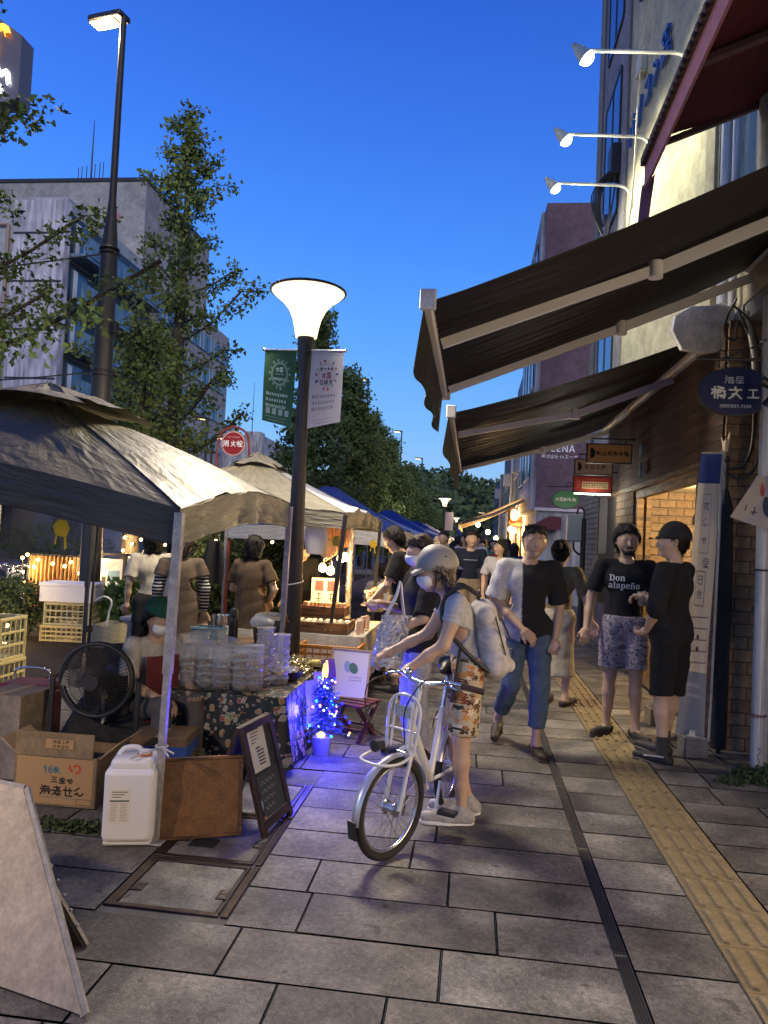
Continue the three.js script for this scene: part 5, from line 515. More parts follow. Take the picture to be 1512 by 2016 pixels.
{ // fence with corrugated sheet, notice board and fairy lights
  const f = thing('corrugated_fence', 'rusty corrugated metal fence panel hung with fairy lights', 'fence', [-6.4, 0, -11]); mesh('sheet', grid(150, 2, (u, v) => [-.55 + u * 1.12, .2 + v * .82, .022 * Math.sin(u * 2 * PI * 17)]), mat([.30, .17, .07], .45, { metalness: .5, side: THREE.DoubleSide, map: rep(texStreak, 1) }), f); for (const x of [-.57, .59]) mesh('post', box(.05, 1.05, .05, x, .52, -.04), mBlackMetal, f); for (const y of [.25, 1.03]) mesh('rail', box(1.2, .035, .04, 0, y, -.04), mBlackMetal, f);
  const n = thing('notice_board', 'notice board with white posters beside the corrugated fence', 'notice board', [-5.35, 0, -11]); mesh('frame', [box(.05, 1.15, .05, -.42, .57, 0), box(.05, 1.1, .05, 0, .55, .02), box(1.3, .04, .05, .2, 1.1, 0)], mBlackMetal, n); for (const [x, a] of [[-.21, 0], [.22, 1]]) mesh('poster', quad(.36, .62, x, .72, .03), mat([1, 1, 1], .7, { map: canvas(180, 310, (q) => { q.fillStyle = '#c9c8c4'; q.fillRect(0, 0, 180, 310); q.fillStyle = a ? '#55585c' : '#6f93a8'; q.fillRect(60, 90, 100, 80); q.fillRect(60, 190, 100, 80); q.fillStyle = '#3c4046'; for (let k = 0; k < 6; k++) q.fillRect(14, 30 + k * 9, 120 - k * 9, 3); q.fillRect(12, 140, 34, 90); }) }), n); mesh('side_panel', box(.36, .7, .03, .62, .72, 0), mat([.22, .12, .05], .7, { map: rep(texWood, 1) }), n);
  const strand = (label, pts, light) => { const t = thing('fairy_lights', label, 'fairy lights', pts[0], 0, 'fairy light strings'); const L = pts.map((p) => p.map((q, i) => q - pts[0][i])); mesh('wire', tube(L, .004, L.length * 4, 4), mPlasticBlack, t); for (const p of L) mesh('bulb', ball(.027, p[0], p[1] - .02, p[2], 1, 1, 1, 8), emit([1, .66, .22], 9), t); for (const [i, I] of light) glow(t, [L[i][0], L[i][1] - .02, L[i][2] + .14], L3(1, .64, .28), I * 2.4, 3); };
  strand('fairy lights strung along the top of the corrugated fence', [[-6.93, 1.05, -10.9], [-6.8, .86, -10.9], [-6.75, .98, -10.9], [-6.5, .93, -10.9], [-6.3, .9, -10.9], [-6.2, .97, -10.9], [-6.05, .8, -10.9], [-5.95, .97, -10.9], [-5.85, 1.06, -10.9], [-5.86, .85, -10.9]], [[1, 1.1], [7, 1.1]]);
  strand('fairy lights hanging down the left edge of the fence', [[-6.98, 1.0, -10.85], [-6.96, .78, -10.85], [-6.93, .62, -10.85], [-6.94, .48, -10.85], [-6.9, .3, -10.85]], [[2, 1.0]]);
  strand('fairy lights wound on the small ginkgo trunk', [[-5.66, 1.5, -11.82], [-5.78, 1.38, -11.8], [-5.66, 1.28, -11.82], [-5.8, 1.16, -11.8], [-5.68, 1.06, -11.82], [-5.78, .95, -11.8]], [[2, .9]]);
  strand('fairy lights dangling right of the small ginkgo trunk', [[-5.35, 1.5, -11.6], [-5.4, 1.36, -11.6], [-5.3, 1.26, -11.6], [-5.36, 1.12, -11.6], [-5.3, 1.02, -11.6], [-5.36, .9, -11.6], [-5.33, .78, -11.6]], [[3, .9]]);
  strand('fairy lights spread in the bush behind the vendors', [[-5.1, 1.46, -11.4], [-4.9, 1.3, -11.4], [-4.75, 1.46, -11.4], [-4.6, 1.22, -11.4], [-4.2, 1.4, -11.8], [-3.7, 1.5, -11.9], [-3.3, 1.42, -12]], [[2, .8]]);
  strand('fairy lights low in the fine-leaved shrub', [[-5.6, .42, -8.4], [-5.55, .3, -8.4], [-5.66, .2, -8.35], [-5.5, .12, -8.3]], [[1, .4]]);
}
// ---------- small hanging things under the tents ----------
for (const [x, y, z, lab] of [[-2.46, 1.52, -4.2, 'yellow paper charm hanging under the first tent'], [-1.36, 1.5, -7.35, 'yellow paper charm hanging at the near pole of the cream tent'], [-1.285, 1.47, -9.6, 'yellow paper charm hanging at the far pole of the cream tent']]) { const t = thing('paper_charm', lab, 'charm', [x, y, z], .3, 'yellow paper charms'); mesh('string', bar([0, .05, 0], [0, .28, 0], .002), mWhitePaint, t); mesh('body', T(plate([[-.03, -.04], [.02, -.05], [.04, .0], [.02, .045], [-.02, .05], [-.045, .01]], .02, .004), 0, 0, -.01), mat([.7, .55, .05], .8), t); mesh('tail', [T(plate([[0, 0], [.012, 0], [.02, -.07], [.005, -.08]], .004), .015, -.05, 0), T(plate([[0, 0], [.01, 0], [0, -.06], [-.01, -.06]], .004), -.03, -.04, 0)], mat([.66, .5, .06], .8), t); }
{ const t = thing('dark_apron', 'black apron hanging from the tent frame between the vendors', 'apron', [-2.5, 1.2, -7.0]); mesh('cloth', grid(8, 12, (u, v) => [(u - .5) * (.14 + .08 * Math.sin(v * 2.4)), .25 - v * .42, .03 * Math.sin(u * 9)]), mat([.012, .012, .014], .9, { side: THREE.DoubleSide }), t); mesh('strap', tube([[-.06, .24, 0], [0, .42, 0], [.06, .24, 0]], .006, 12, 4), mPlasticBlack, t); }
{ // second table behind with basket, thermos, pot
  const t = thing('rear_table', 'plain folding table behind the patterned one, with basket and thermos', 'table', [-2.1, 0, -6.35]); mesh('top', rbox(1.0, .03, .6, .006, 0, .58, 0), mat([.4, .3, .2], .7, { map: rep(texWood, 1) }), t); for (const [x, z] of [[-.45, .25], [.45, .25], [-.45, -.25], [.45, -.25]]) mesh('leg', bar([x, 0, z], [x, .57, z], .014), mSteelGrey, t);
  const b = thing('wicker_basket', 'brown wicker basket holding crumpled plastic bags', 'basket', [-1.7, .595, -6.25]); const rows = []; for (let k = 0; k < 9; k++) rows.push(T(torus(1, .06, 0, 0, 0, PI / 2, 0, 0, 5, 28), 0, 0, 0).scale(.125 + k * .002, .11, .1 + k * .0015).translate(0, .012 + k * .016, 0)); mesh('weave', merge(rows), mat([.22, .11, .04], .7, { map: rep(texWood, 2) }), b); const st = []; for (let k = 0; k < 22; k++) { const a = k * PI / 11; st.push(bar([Math.cos(a) * .125, 0, Math.sin(a) * .1], [Math.cos(a) * .145, .145, Math.sin(a) * .115], .006, .006, 5)); } mesh('stakes', merge(st), mat([.2, .1, .04], .7), b);
  const pb = solo('plastic_bag', grid(28, 16, (u, v) => { const a = u * 2 * PI, r = (.05 + .09 * Math.sin(Math.min(1, v * 1.15) * PI * .75)) * (1 + .35 * (noise3(Math.cos(a) * 2 + 4, Math.sin(a) * 2 + 4, v * 5) - .5)); return [Math.cos(a) * r * 1.2, v * .17 + .03 * noise3(a, v * 6, 2), Math.sin(a) * r]; }), phys([.9, .9, .88], .2, { transmission: .55, thickness: 0, side: THREE.DoubleSide }), 'crumpled clear plastic bag bulging out of the wicker basket', 'plastic bag', [-1.69, .66, -6.25]);
  const th = thing('thermos_flask', 'black steel thermos flask on the rear table', 'flask', [-1.96, .595, -6.05]); mesh('body', lathe([[0, 0], [.037, 0], [.04, .02], [.04, .2], [.032, .23]], 20), mat([.012, .012, .015], .25), th); mesh('lid', lathe([[.032, .232], [.034, .24], [.034, .29], [.02, .31], [0, .312]], 20), mPlasticBlack, th);
  const pot = thing('steel_pot', 'small steel pot on the far counter between the two vendors', 'pot', [-2.43, .62, -7.1]); mesh('body', lathe([[0, 0], [.08, 0], [.085, .1], [.09, .1], [.088, .0]], 20), mChrome, pot); mesh('handle', torus(.02, .005, .095, .06, 0), mBlackMetal, pot);
  const blue = thing('folding_crate', 'turquoise folding crate on the rear table', 'crate', [-2.28, .595, -6.35]); mesh('wall', [box(.24, .1, .012, 0, .05, .1), box(.24, .1, .012, 0, .05, -.1), box(.012, .1, .2, .12, .05, 0), box(.012, .1, .2, -.12, .05, 0)], mat([.04, .16, .22], .5), blue); mesh('rim', box(.26, .015, .02, 0, .1, .105), mat([.3, .45, .48], .5), blue);
  const ea = thing('small_easel', 'small wooden easel board seen from behind beside the lamp post', 'easel', [-1.5, .495, -5.95], -.4); mesh('leg', beam([.0, .42, 0], [.1, .0, .12], .02, .02), mWoodTrim, ea); mesh('leg', beam([.0, .42, 0], [-.12, .0, .1], .02, .02), mDoorWood, ea); mesh('leg', beam([.0, .42, 0], [0, .0, -.14], .02, .02), mDoorWood, ea); mesh('board', T(box(.2, .26, .01, 0, .2, .06), 0, 0, 0, -.2), mat([.05, .035, .025], .7), ea);
}
{ // blue LED tree, whiteboard on a red folding stool, easel
  const t = thing('led_christmas_tree', 'small tinsel tree with blue LED lights on a white box at the stall corner', 'decoration', [-1.0, 0, -5.22]); mesh('base', T(flat(new THREE.CylinderGeometry(.085, .075, .13, 4)), 0, .065, 0, 0, PI / 4), mat([.34, .34, .36], .8, { map: rep(texWeave, 6) }), t); mesh('stem', bar([0, .12, 0], [0, .56, 0], .008), mat([.02, .05, .03], .8), t);
  const branch = [], mTin = mat([.02, .05, .10], .35, { metalness: .4 }); for (let k = 0; k < 90; k++) { const v = k / 90, y = .17 + v * .38, a = k * 2.4, L = (.2 - v * .15) * rr(.5, 1.2); branch.push(bar([0, y, 0], [Math.cos(a) * L, y - .03 + rr(-.01, .02), Math.sin(a) * L], .004, .002, 4)); for (let j = 0; j < 7; j++) { const f = .25 + j * .11; branch.push(T(box(.04, .0015, .005), Math.cos(a) * L * f, y - .03 * f, Math.sin(a) * L * f, rr(-1, 1), rr(0, 6), rr(-1, 1))); } } mesh('branches', merge(branch), mTin, t);
  const mk = { b: emit([.004, .008, 1], 10), w: emit([.35, .5, 1], 4), o: emit([1, .3, .05], 4), c: emit([.02, .5, 1], 4) }; for (let k = 0; k < 150; k++) { const v = Math.pow(rnd(), .9), y = .16 + v * .4 + rr(-.02, .02), a = rr(0, 6.28), L = (.2 - v * .15) * rr(.4, 1.2), c = 'bbbbwboc'[Math.floor(rnd() * 8)]; mesh('led', ball(rr(.005, .011), Math.cos(a) * L, y - .02, Math.sin(a) * L, 1, 1, 1, 6), mk[c], t); } mesh('orange_tip', [tube([[-.012, .54, 0], [-.014, .58, .004], [-.004, .64, 0]], .007, 10, 6), tube([[.008, .54, 0], [.014, .58, -.004], [.008, .66, 0]], .007, 10, 6), tube([[0, .55, .01], [.002, .6, .008], [-.002, .625, .006]], .007, 10, 6)], emit([1, .45, .07], 4), t); mesh('base_light', ball(.03, 0, .15, .045, 1, .6, 1, 8), emit([1, .7, .12], 5), t);
  for (const [x, y, z, I] of [[.17, .3, .1, 1.5], [-.1, .35, .19, 1.2], [.05, .22, .2, 1.5], [.0, .42, -.16, .8]]) glow(t, [x, y, z], L3(.045, .04, 1), I * .5, 2.5);
  const s = thing('folding_stool', 'red wooden folding stool carrying the white sign board', 'stool', [-.86, 0, -5.75], -.35), mR = mat([.24, .025, .03], .5, { map: rep(texWood, 2) }); for (const x of [-.13, .13]) { mesh('leg', beam([x, .0, .15], [x, .26, -.14], .022, .03), mR, s); mesh('leg', beam([x * .82, .0, -.15], [x * .82, .26, .14], .022, .03), mR, s); } mesh('seat', [rbox(.3, .018, .06, .004, 0, .27, .13), rbox(.3, .018, .06, .004, 0, .27, .04), rbox(.3, .018, .06, .004, 0, .27, -.05), rbox(.3, .018, .06, .004, 0, .27, -.14)], mR, s); mesh('cross_rail', [bar([-.13, .08, .09], [.13, .08, .09], .008), bar([-.13, .08, -.09], [.13, .08, -.09], .008)], mR, s);
  const w = thing('white_sign_board', 'white sign board with a blue and a green oval leaning on the red stool', 'sign board', [-.94, .27, -5.84], -.1); w.rotation.set(-.62, .12, -.05, 'YXZ'); mesh('panel', box(.3, .42, .01, 0, .21, -.002), mWhitePaint, w); mesh('board_face', quad(.3, .42, 0, .21, .0045), mat([1, 1, 1], .5, { map: canvas(300, 420, (q) => { q.fillStyle = '#c9c4c2'; q.fillRect(0, 0, 300, 420); q.fillStyle = '#7f97ab'; q.beginPath(); q.ellipse(130, 150, 28, 52, -.2, 0, 7); q.fill(); q.fillStyle = '#3f6b57'; q.beginPath(); q.ellipse(180, 160, 34, 50, -.4, 0, 7); q.fill(); q.strokeStyle = '#4a4650'; q.lineWidth = 3; for (let k = 0; k < 2; k++) { q.beginPath(); for (let x = 150; x < 260; x += 8) q.lineTo(x, 240 + k * 26 + Math.sin(x * .5) * 6); q.stroke(); } }) }), w); mesh('frame', [rbox(.325, .02, .024, .004, 0, .0, 0), rbox(.325, .02, .024, .004, 0, .42, 0), rbox(.02, .42, .024, .004, -.155, .21, 0), rbox(.02, .42, .024, .004, .155, .21, 0)], mat([.36, .24, .15], .6), w);
  const e = thing('dark_easel', 'dark brown folding sign frame leaning against the white clothed table', 'easel', [-1.06, 0, -7.95], .5); mesh('frame', [beam([-.16, 0, .12], [-.16, .5, -.08], .03, .03), beam([.16, 0, .12], [.16, .5, -.08], .03, .03), beam([-.16, .05, .1], [.16, .05, .1], .03, .03), beam([-.16, .47, -.07], [.16, .47, -.07], .03, .03)], mat([.05, .025, .018], .5), e); mesh('panel', T(box(.28, .2, .008, 0, .13, .0), 0, .02, .05, -.38), mat([.06, .06, .06], .6), e); mesh('rear_leg', beam([0, 0, -.2], [0, .47, -.07], .025, .025), mat([.05, .025, .018], .5), e);
}
// ---------- second stall ----------
{
  const t = thing('white_table', 'stall table under a white cloth with wooden trays and warm bulbs above', 'table', [-1.75, 0, -7.8]); wm('table_top', [boxB(-2.5, -1.02, .56, .585, -7.1, -8.5)], mWoodTrim, t); for (const [x, z] of [[-2.4, -7.2], [-1.1, -7.2], [-2.4, -8.4], [-1.1, -8.4]]) wm('leg', [bar([x, 0, z], [x, .56, z], .014)], mSteelGrey, t); drape(t, 'tablecloth', -2.51, -1.01, -7.09, -8.51, .59, .2, mat([.70, .67, .58], .9, { side: THREE.DoubleSide, map: rep(texWeave, 3) }), 2, .02);
  const mTray = mat([.38, .19, .07], .6, { map: rep(texWood, 1.5) }); const tray = (label, pos, w, h, d) => { const q = thing('wooden_tray', label, 'tray', pos, 0, 'wooden trays on the white table'); mesh('bottom', box(w, .01, d, 0, .005, 0), mTray, q); for (const s of [-1, 1]) { mesh('side', box(w, h, .014, 0, h / 2, s * d / 2), mTray, q); mesh('side', box(.014, h, d - .016, s * (w / 2 - .008), h / 2, 0), mTray, q); } return q; };
  tray('front wooden tray of wrapped baked goods on the white cloth', [-1.47, .6, -7.38], .6, .1, .5); tray('rear wooden tray of upright packets', [-1.55, .7, -7.85], .5, .1, .32); tray('left end wooden tray behind the lamp post', [-2.1, .6, -7.5], .42, .1, .4);
  const mWrap = [phys([.62, .52, .38], .25, { clearcoat: .6 }), phys([.5, .48, .4], .3, { clearcoat: .5 }), phys([.66, .62, .52], .3, { clearcoat: .5 })]; let n = 0;
  const bunG = merge([ball(.034, 0, .02, 0, 1.2, .7, .9, 8), plate([[.03, 0], [.06, .015], [.055, .03], [.03, .022]], .004), plate([[-.03, 0], [-.06, .015], [-.055, .03], [-.03, .022]], .004)]);
  for (let k = 0; k < 40; k++) { const o = solo('wrapped_bun', bunG, mWrap[k % 3], 'clear-wrapped bun among those heaped in the front wooden tray', 'wrapped bun', [-1.72 + (k % 8) * .07 + rr(-.012, .012), .615 + Math.floor(k / 24) * .035, -7.18 - (Math.floor(k / 8) % 5) * .09 + rr(-.015, .015)], rr(0, 6), 'wrapped buns in the front tray'); }
  for (let k = 0; k < 12; k++) solo('snack_packet', rbox(.03, .12, .09, .01), mat(pick([[.6, .34, .16], [.66, .5, .36], [.55, .28, .16]]), .4), 'upright snack packet in a row in the rear wooden tray', 'packet', [-1.76 + k * .038, .775, -7.85 + rr(-.03, .03)], rr(-.25, .25), 'upright packets in the rear tray');
  for (let k = 0; k < 6; k++) solo('clear_sachet', [rbox(.05, .14, .03, .012), box(.03, .05, .002, 0, .0, .017)], phys([.6, .42, .32], .25, { clearcoat: .7 }), 'clear sachet standing at the right end of the white table', 'sachet', [-1.08 + rr(-.03, .03), .665, -7.22 - k * .1], rr(-.4, .4), 'sachets along the table end');
  const pst = thing('festival_poster', 'standing card with red seals and black brush writing behind the trays', 'poster', [-1.66, .6, -8.42], .1); mesh('card', box(.32, .42, .01, 0, .25, -.006), mWhitePaint, pst); mesh('card_face', quad(.32, .42, 0, .25, .001), mat([.8, .8, .8], .7, { map: canvas(320, 420, (q) => { q.fillStyle = '#c8bfae'; q.fillRect(0, 0, 320, 420); for (const x of [40, 180]) { q.fillStyle = '#b03a36'; q.fillRect(x, 30, 100, 120); q.strokeStyle = '#2a2220'; q.lineWidth = 11; q.beginPath(); q.moveTo(x + 20, 190); q.lineTo(x + 80, 180); q.moveTo(x + 50, 165); q.lineTo(x + 40, 270); q.moveTo(x + 15, 240); q.lineTo(x + 85, 232); q.moveTo(x + 60, 250); q.lineTo(x + 30, 330); q.stroke(); q.fillStyle = '#b03a36'; q.fillRect(x, 370, 90, 20); } }) }), pst); mesh('stand', beam([0, .02, -.12], [0, .3, -.01], .02, .01), mSteelGrey, pst);
  const bulb = (x, y, z, label) => { const q = thing('stall_bulb', label, 'light bulb', [x, y, z], 0, 'bulbs over the white table'); mesh('bulb', lathe([[0, -.05], [.03, -.045], [.044, -.02], [.038, .02], [.018, .045]], 14), emit([1, .72, .32], 10), q); mesh('socket', cyl(.018, .018, .05, 0, .07, 0, 10), mPlasticBlack, q); mesh('cord', bar([0, .09, 0], [0, 1.78 - y, 0], .004), mPlasticBlack, q); glow(q, [0, -.08, 0], L3(1, .64, .27), 1.3, 2); };
  bulb(-1.62, 1.2, -8.0, 'left lit bulb of the four over the white table'); bulb(-1.54, 1.17, -8.05, 'lowest lit bulb of the four over the white table'); bulb(-1.44, 1.31, -8.1, 'upper lit bulb of the four over the white table'); bulb(-1.38, 1.33, -8.0, 'right lit bulb of the four over the white table');
  const fp = thing('foil_wrapped_pole', 'pole wrapped in silver foil beside the bulbs', 'pole', [-1.4, 0, -8.5]); mesh('foil', grid(18, 50, (u, v) => { const a = u * 2 * PI, r = .03 + .012 * noise3(Math.cos(a) * 2 + 5, v * 30, Math.sin(a) * 2 + 5); return [Math.cos(a) * r, .6 + v * 1.1, Math.sin(a) * r]; }), mat([.8, .74, .6], .25, { metalness: .9, side: THREE.DoubleSide }), fp); mesh('pole', bar([0, 0, 0], [0, 1.78, 0], .015), mBlackMetal, fp);
  const hb = thing('hanging_bag', 'white plastic bag hanging from the cream tent corner by the lamp post', 'bag', [-1.56, 1.36, -7.3]); mesh('body', grid(16, 10, (u, v) => { const a = u * 2 * PI, q = .07 + .03 * Math.sin(v * 2.6); return [Math.cos(a) * q * 1.2, v * .28, Math.sin(a) * q * .5]; }), mat([.6, .58, .52], .7, { side: THREE.DoubleSide }), hb); mesh('handle', tube([[-.05, .27, 0], [0, .42, 0], [.05, .27, 0]], .006, 10, 4), mWhitePaint, hb);
  const hb2 = thing('hanging_bag', 'small clear bag of trinkets hanging over the bulbs', 'bag', [-1.5, 1.42, -7.6]); mesh('body', ball(.1, 0, 0, 0, 1, 1.1, .6, 12), phys([.7, .62, .5], .2, { transmission: .6, thickness: 0 }), hb2); mesh('tie', bar([0, .1, 0], [0, .32, 0], .004), mWhitePaint, hb2);
  const fl = thing('hanging_cloth', 'russet cloth hanging inside the cream tent', 'cloth', [-1.5, 1.45, -8.2]); mesh('cloth', grid(6, 6, (u, v) => [(u - .5) * .26, .2 - v * .4 * (1 - u * .5), .02 * Math.sin(u * 8)]), mat([.3, .12, .05], .9, { side: THREE.DoubleSide }), fl);
  const jug = thing('plastic_jug', 'white plastic jug under the end of the white table', 'jug', [-.98, 0, -8.45]); mesh('body', rbox(.16, .3, .14, .03, 0, .15, 0, 0, 0, 0, 3), mWhitePaint, jug); mesh('cap', cyl(.02, .02, .03, .03, .32, 0), mWhitePaint, jug);
}
// ---------- bodies: signed distances of tapered limbs joined smoothly and meshed by surface nets ----------
const cap = (a, b, ra, rb, o = {}) => ({ a, b, ra, rb: rb ?? ra, sz: o.sz ?? 1, k: o.k ?? .025 });
function nets(prims, cell, clip, wrinkle) {
  let lo = [9, 9, 9], hi = [-9, -9, -9]; for (const p of prims) for (const q of [[p.a, p.ra], [p.b, p.rb]]) for (let c = 0; c < 3; c++) { const r = q[1] * (c === 2 ? Math.max(1, p.sz) : 1) + .03; lo[c] = Math.min(lo[c], q[0][c] - r); hi[c] = Math.max(hi[c], q[0][c] + r); }
  const n = [0, 1, 2].map((c) => Math.ceil((hi[c] - lo[c]) / cell) + 2), F = new Float32Array(n[0] * n[1] * n[2]).fill(.2), id = (i, j, k) => (k * n[1] + j) * n[0] + i;
  for (const p of prims) {
    const { a, b, ra, rb, sz, k } = p, bx = b[0] - a[0], by = b[1] - a[1], bz = (b[2] - a[2]) / sz, L = bx * bx + by * by + bz * bz || 1e-9, m = .05, R = [0, 1, 2].map((c) => [Math.max(0, Math.floor((Math.min(a[c] - ra * (c === 2 ? sz : 1), b[c] - rb * (c === 2 ? sz : 1)) - m - lo[c]) / cell)), Math.min(n[c] - 1, Math.ceil((Math.max(a[c] + ra * (c === 2 ? sz : 1), b[c] + rb * (c === 2 ? sz : 1)) + m - lo[c]) / cell))]);
    for (let kz = R[2][0]; kz <= R[2][1]; kz++) for (let j = R[1][0]; j <= R[1][1]; j++) for (let i = R[0][0]; i <= R[0][1]; i++) {
      const x = lo[0] + i * cell - a[0], y = lo[1] + j * cell - a[1], z = (lo[2] + kz * cell - a[2]) / sz; let t = (x * bx + y * by + z * bz) / L; t = t < 0 ? 0 : t > 1 ? 1 : t;
      const d = Math.hypot(x - bx * t, y - by * t, z - bz * t) - (ra + (rb - ra) * t), q = id(i, j, kz), f = F[q], h = Math.max(k - Math.abs(d - f), 0) / k; F[q] = Math.min(d, f) - h * h * k * .25;
    }
  }
  if (clip || wrinkle) for (let kz = 0; kz < n[2]; kz++) for (let j = 0; j < n[1]; j++) for (let i = 0; i < n[0]; i++) { const q = id(i, j, kz); if (F[q] > .06) continue; const x = lo[0] + i * cell, y = lo[1] + j * cell, z = lo[2] + kz * cell; let f = F[q]; if (wrinkle) f += (noise3(x * 13 + 7, y * 6 + x * 5, z * 13 + 3) - .5) * wrinkle * 1.1 + Math.pow(.5 + .5 * Math.sin(y * 40 + x * 30 + z * 18 + noise3(x * 5, y * 4, z * 5) * 11), 3) * wrinkle * .5; if (clip) f = Math.max(f, clip(x, y, z)); F[q] = f; }
  const pos = [], vid = new Int32Array(F.length).fill(-1), idx = [];
  for (let kz = 0; kz < n[2] - 1; kz++) for (let j = 0; j < n[1] - 1; j++) for (let i = 0; i < n[0] - 1; i++) {
    let s = 0, cx = 0, cy = 0, cz = 0, c = 0; const v = []; for (let e = 0; e < 8; e++) { const f = F[id(i + (e & 1), j + (e >> 1 & 1), kz + (e >> 2))]; v.push(f); if (f < 0) s++; } if (s === 0 || s === 8) continue;
    for (let e = 0; e < 8; e++) for (let ax = 0; ax < 3; ax++) { if (e >> ax & 1) continue; const g = e | 1 << ax, A = v[e], B = v[g]; if (A < 0 === B < 0) continue; const t = A / (A - B); cx += (e & 1) + (ax === 0 ? t : 0); cy += (e >> 1 & 1) + (ax === 1 ? t : 0); cz += (e >> 2) + (ax === 2 ? t : 0); c++; }
    vid[id(i, j, kz)] = pos.length / 3; pos.push(lo[0] + (i + cx / c) * cell, lo[1] + (j + cy / c) * cell, lo[2] + (kz + cz / c) * cell);
  }
  for (let kz = 1; kz < n[2] - 1; kz++) for (let j = 1; j < n[1] - 1; j++) for (let i = 1; i < n[0] - 1; i++) { const A = F[id(i, j, kz)] < 0; const qd = (B, l) => { if (A === B < 0) return; const [a, b, c, d] = l.map((p) => vid[id(...p)]); if (Math.min(a, b, c, d) < 0) return; A ? idx.push(a, b, c, a, c, d) : idx.push(a, c, b, a, d, c); }; qd(F[id(i + 1, j, kz)], [[i, j - 1, kz - 1], [i, j, kz - 1], [i, j, kz], [i, j - 1, kz]]); qd(F[id(i, j + 1, kz)], [[i - 1, j, kz - 1], [i - 1, j, kz], [i, j, kz], [i, j, kz - 1]]); qd(F[id(i, j, kz + 1)], [[i - 1, j - 1, kz], [i, j - 1, kz], [i, j, kz], [i - 1, j, kz]]); }
  const g = new THREE.BufferGeometry(), uv = []; for (let i = 0; i < pos.length; i += 3) uv.push(pos[i] + pos[i + 2] * .7, pos[i + 1]); g.setAttribute('position', new THREE.Float32BufferAttribute(pos, 3)); g.setAttribute('uv', new THREE.Float32BufferAttribute(uv, 2)); g.setIndex(idx); g.computeVertexNormals(); return g;
}
const add3 = (a, b, s = 1) => [a[0] + b[0] * s, a[1] + b[1] * s, a[2] + b[2] * s], mix3 = (a, b, t) => [a[0] + (b[0] - a[0]) * t, a[1] + (b[1] - a[1]) * t, a[2] + (b[2] - a[2]) * t], sub3 = (a, b) => [a[0] - b[0], a[1] - b[1], a[2] - b[2]], dot3 = (a, b) => a[0] * b[0] + a[1] * b[1] + a[2] * b[2], nrm = (a) => { const l = Math.hypot(...a) || 1; return [a[0] / l, a[1] / l, a[2] / l]; }, crs = (a, b) => [a[1] * b[2] - a[2] * b[1], a[2] * b[0] - a[0] * b[2], a[0] * b[1] - a[1] * b[0]];
const skin = (k = 1) => phys([.50 * k, .335 * k, .235 * k], .5, { sheen: .2, sheenColor: L3(.5, .3, .25) }), skins = [skin(1), skin(.82), skin(1.12)], mHair = mat([.009, .0075, .007], .75), mHairBrown = mat([.04, .021, .012], .75), mEye = mat([.012, .009, .008], .2), mLip = mat([.28, .12, .10], .6);
// joints of a 1.70 m person facing +z; the person's left is +x
const POSE = { pelvis: [0, .94, 0], chest: [0, 1.27, -.01], neck: [0, 1.43, -.015], head: [0, 1.585, .015], shL: [.185, 1.385, -.015], shR: [-.185, 1.385, -.015], elL: [.235, 1.11, -.03], elR: [-.235, 1.11, -.03], wrL: [.245, .87, .04], wrR: [-.245, .87, .04], hipL: [.09, .9, 0], hipR: [-.09, .9, 0], knL: [.1, .49, .015], knR: [-.1, .49, .015], anL: [.11, .085, -.03], anR: [-.11, .085, -.03], toeL: [.125, .035, .12], toeR: [-.125, .035, .12], look: [0, 0, 1], curl: .5 };
function hand(w, dir, side, curl, cell, palmN) { // palm, four unequal fingers in two bends, thumb from the side of the palm
  const d = nrm(dir), n = nrm(palmN ?? crs(d, [side, 0, .2])), s = nrm(crs(n, d)), L = [], F = (o, l, f) => { let p = add3(add3(w, d, .092), s, o), a = curl * f, q = p; for (const [seg, r] of [[.42, .0088], [.32, .0082], [.26, .0072]]) { const dd = nrm(add3([d[0] * Math.cos(a), d[1] * Math.cos(a), d[2] * Math.cos(a)], n, Math.sin(a))); const e = add3(q, dd, l * seg); L.push(cap(q, e, r, r * .93, { k: .006 })); q = e; a += curl * .75 * f; } };
  L.push(cap(w, add3(w, d, .03), .024, .027, { k: .02 }), cap(add3(add3(w, d, .035), s, .018), add3(add3(w, d, .088), s, .028), .017, .013, { k: .02 }), cap(add3(add3(w, d, .035), s, -.018), add3(add3(w, d, .088), s, -.028), .017, .013, { k: .02 }), cap(add3(w, d, .03), add3(w, d, .09), .018, .014, { k: .02 }));
  F(.030, .072, 1); F(.010, .082, .95); F(-.010, .076, 1); F(-.030, .06, 1.1);
  const t0 = add3(add3(w, d, .03), s, .026), t1 = add3(add3(add3(t0, d, .03), s, .022), n, .012), t2 = add3(add3(add3(t1, d, .028), s, .004), n, .018); L.push(cap(t0, t1, .0135, .011, { k: .014 }), cap(t1, t2, .0105, .009, { k: .008 })); return nets(L, cell);
}
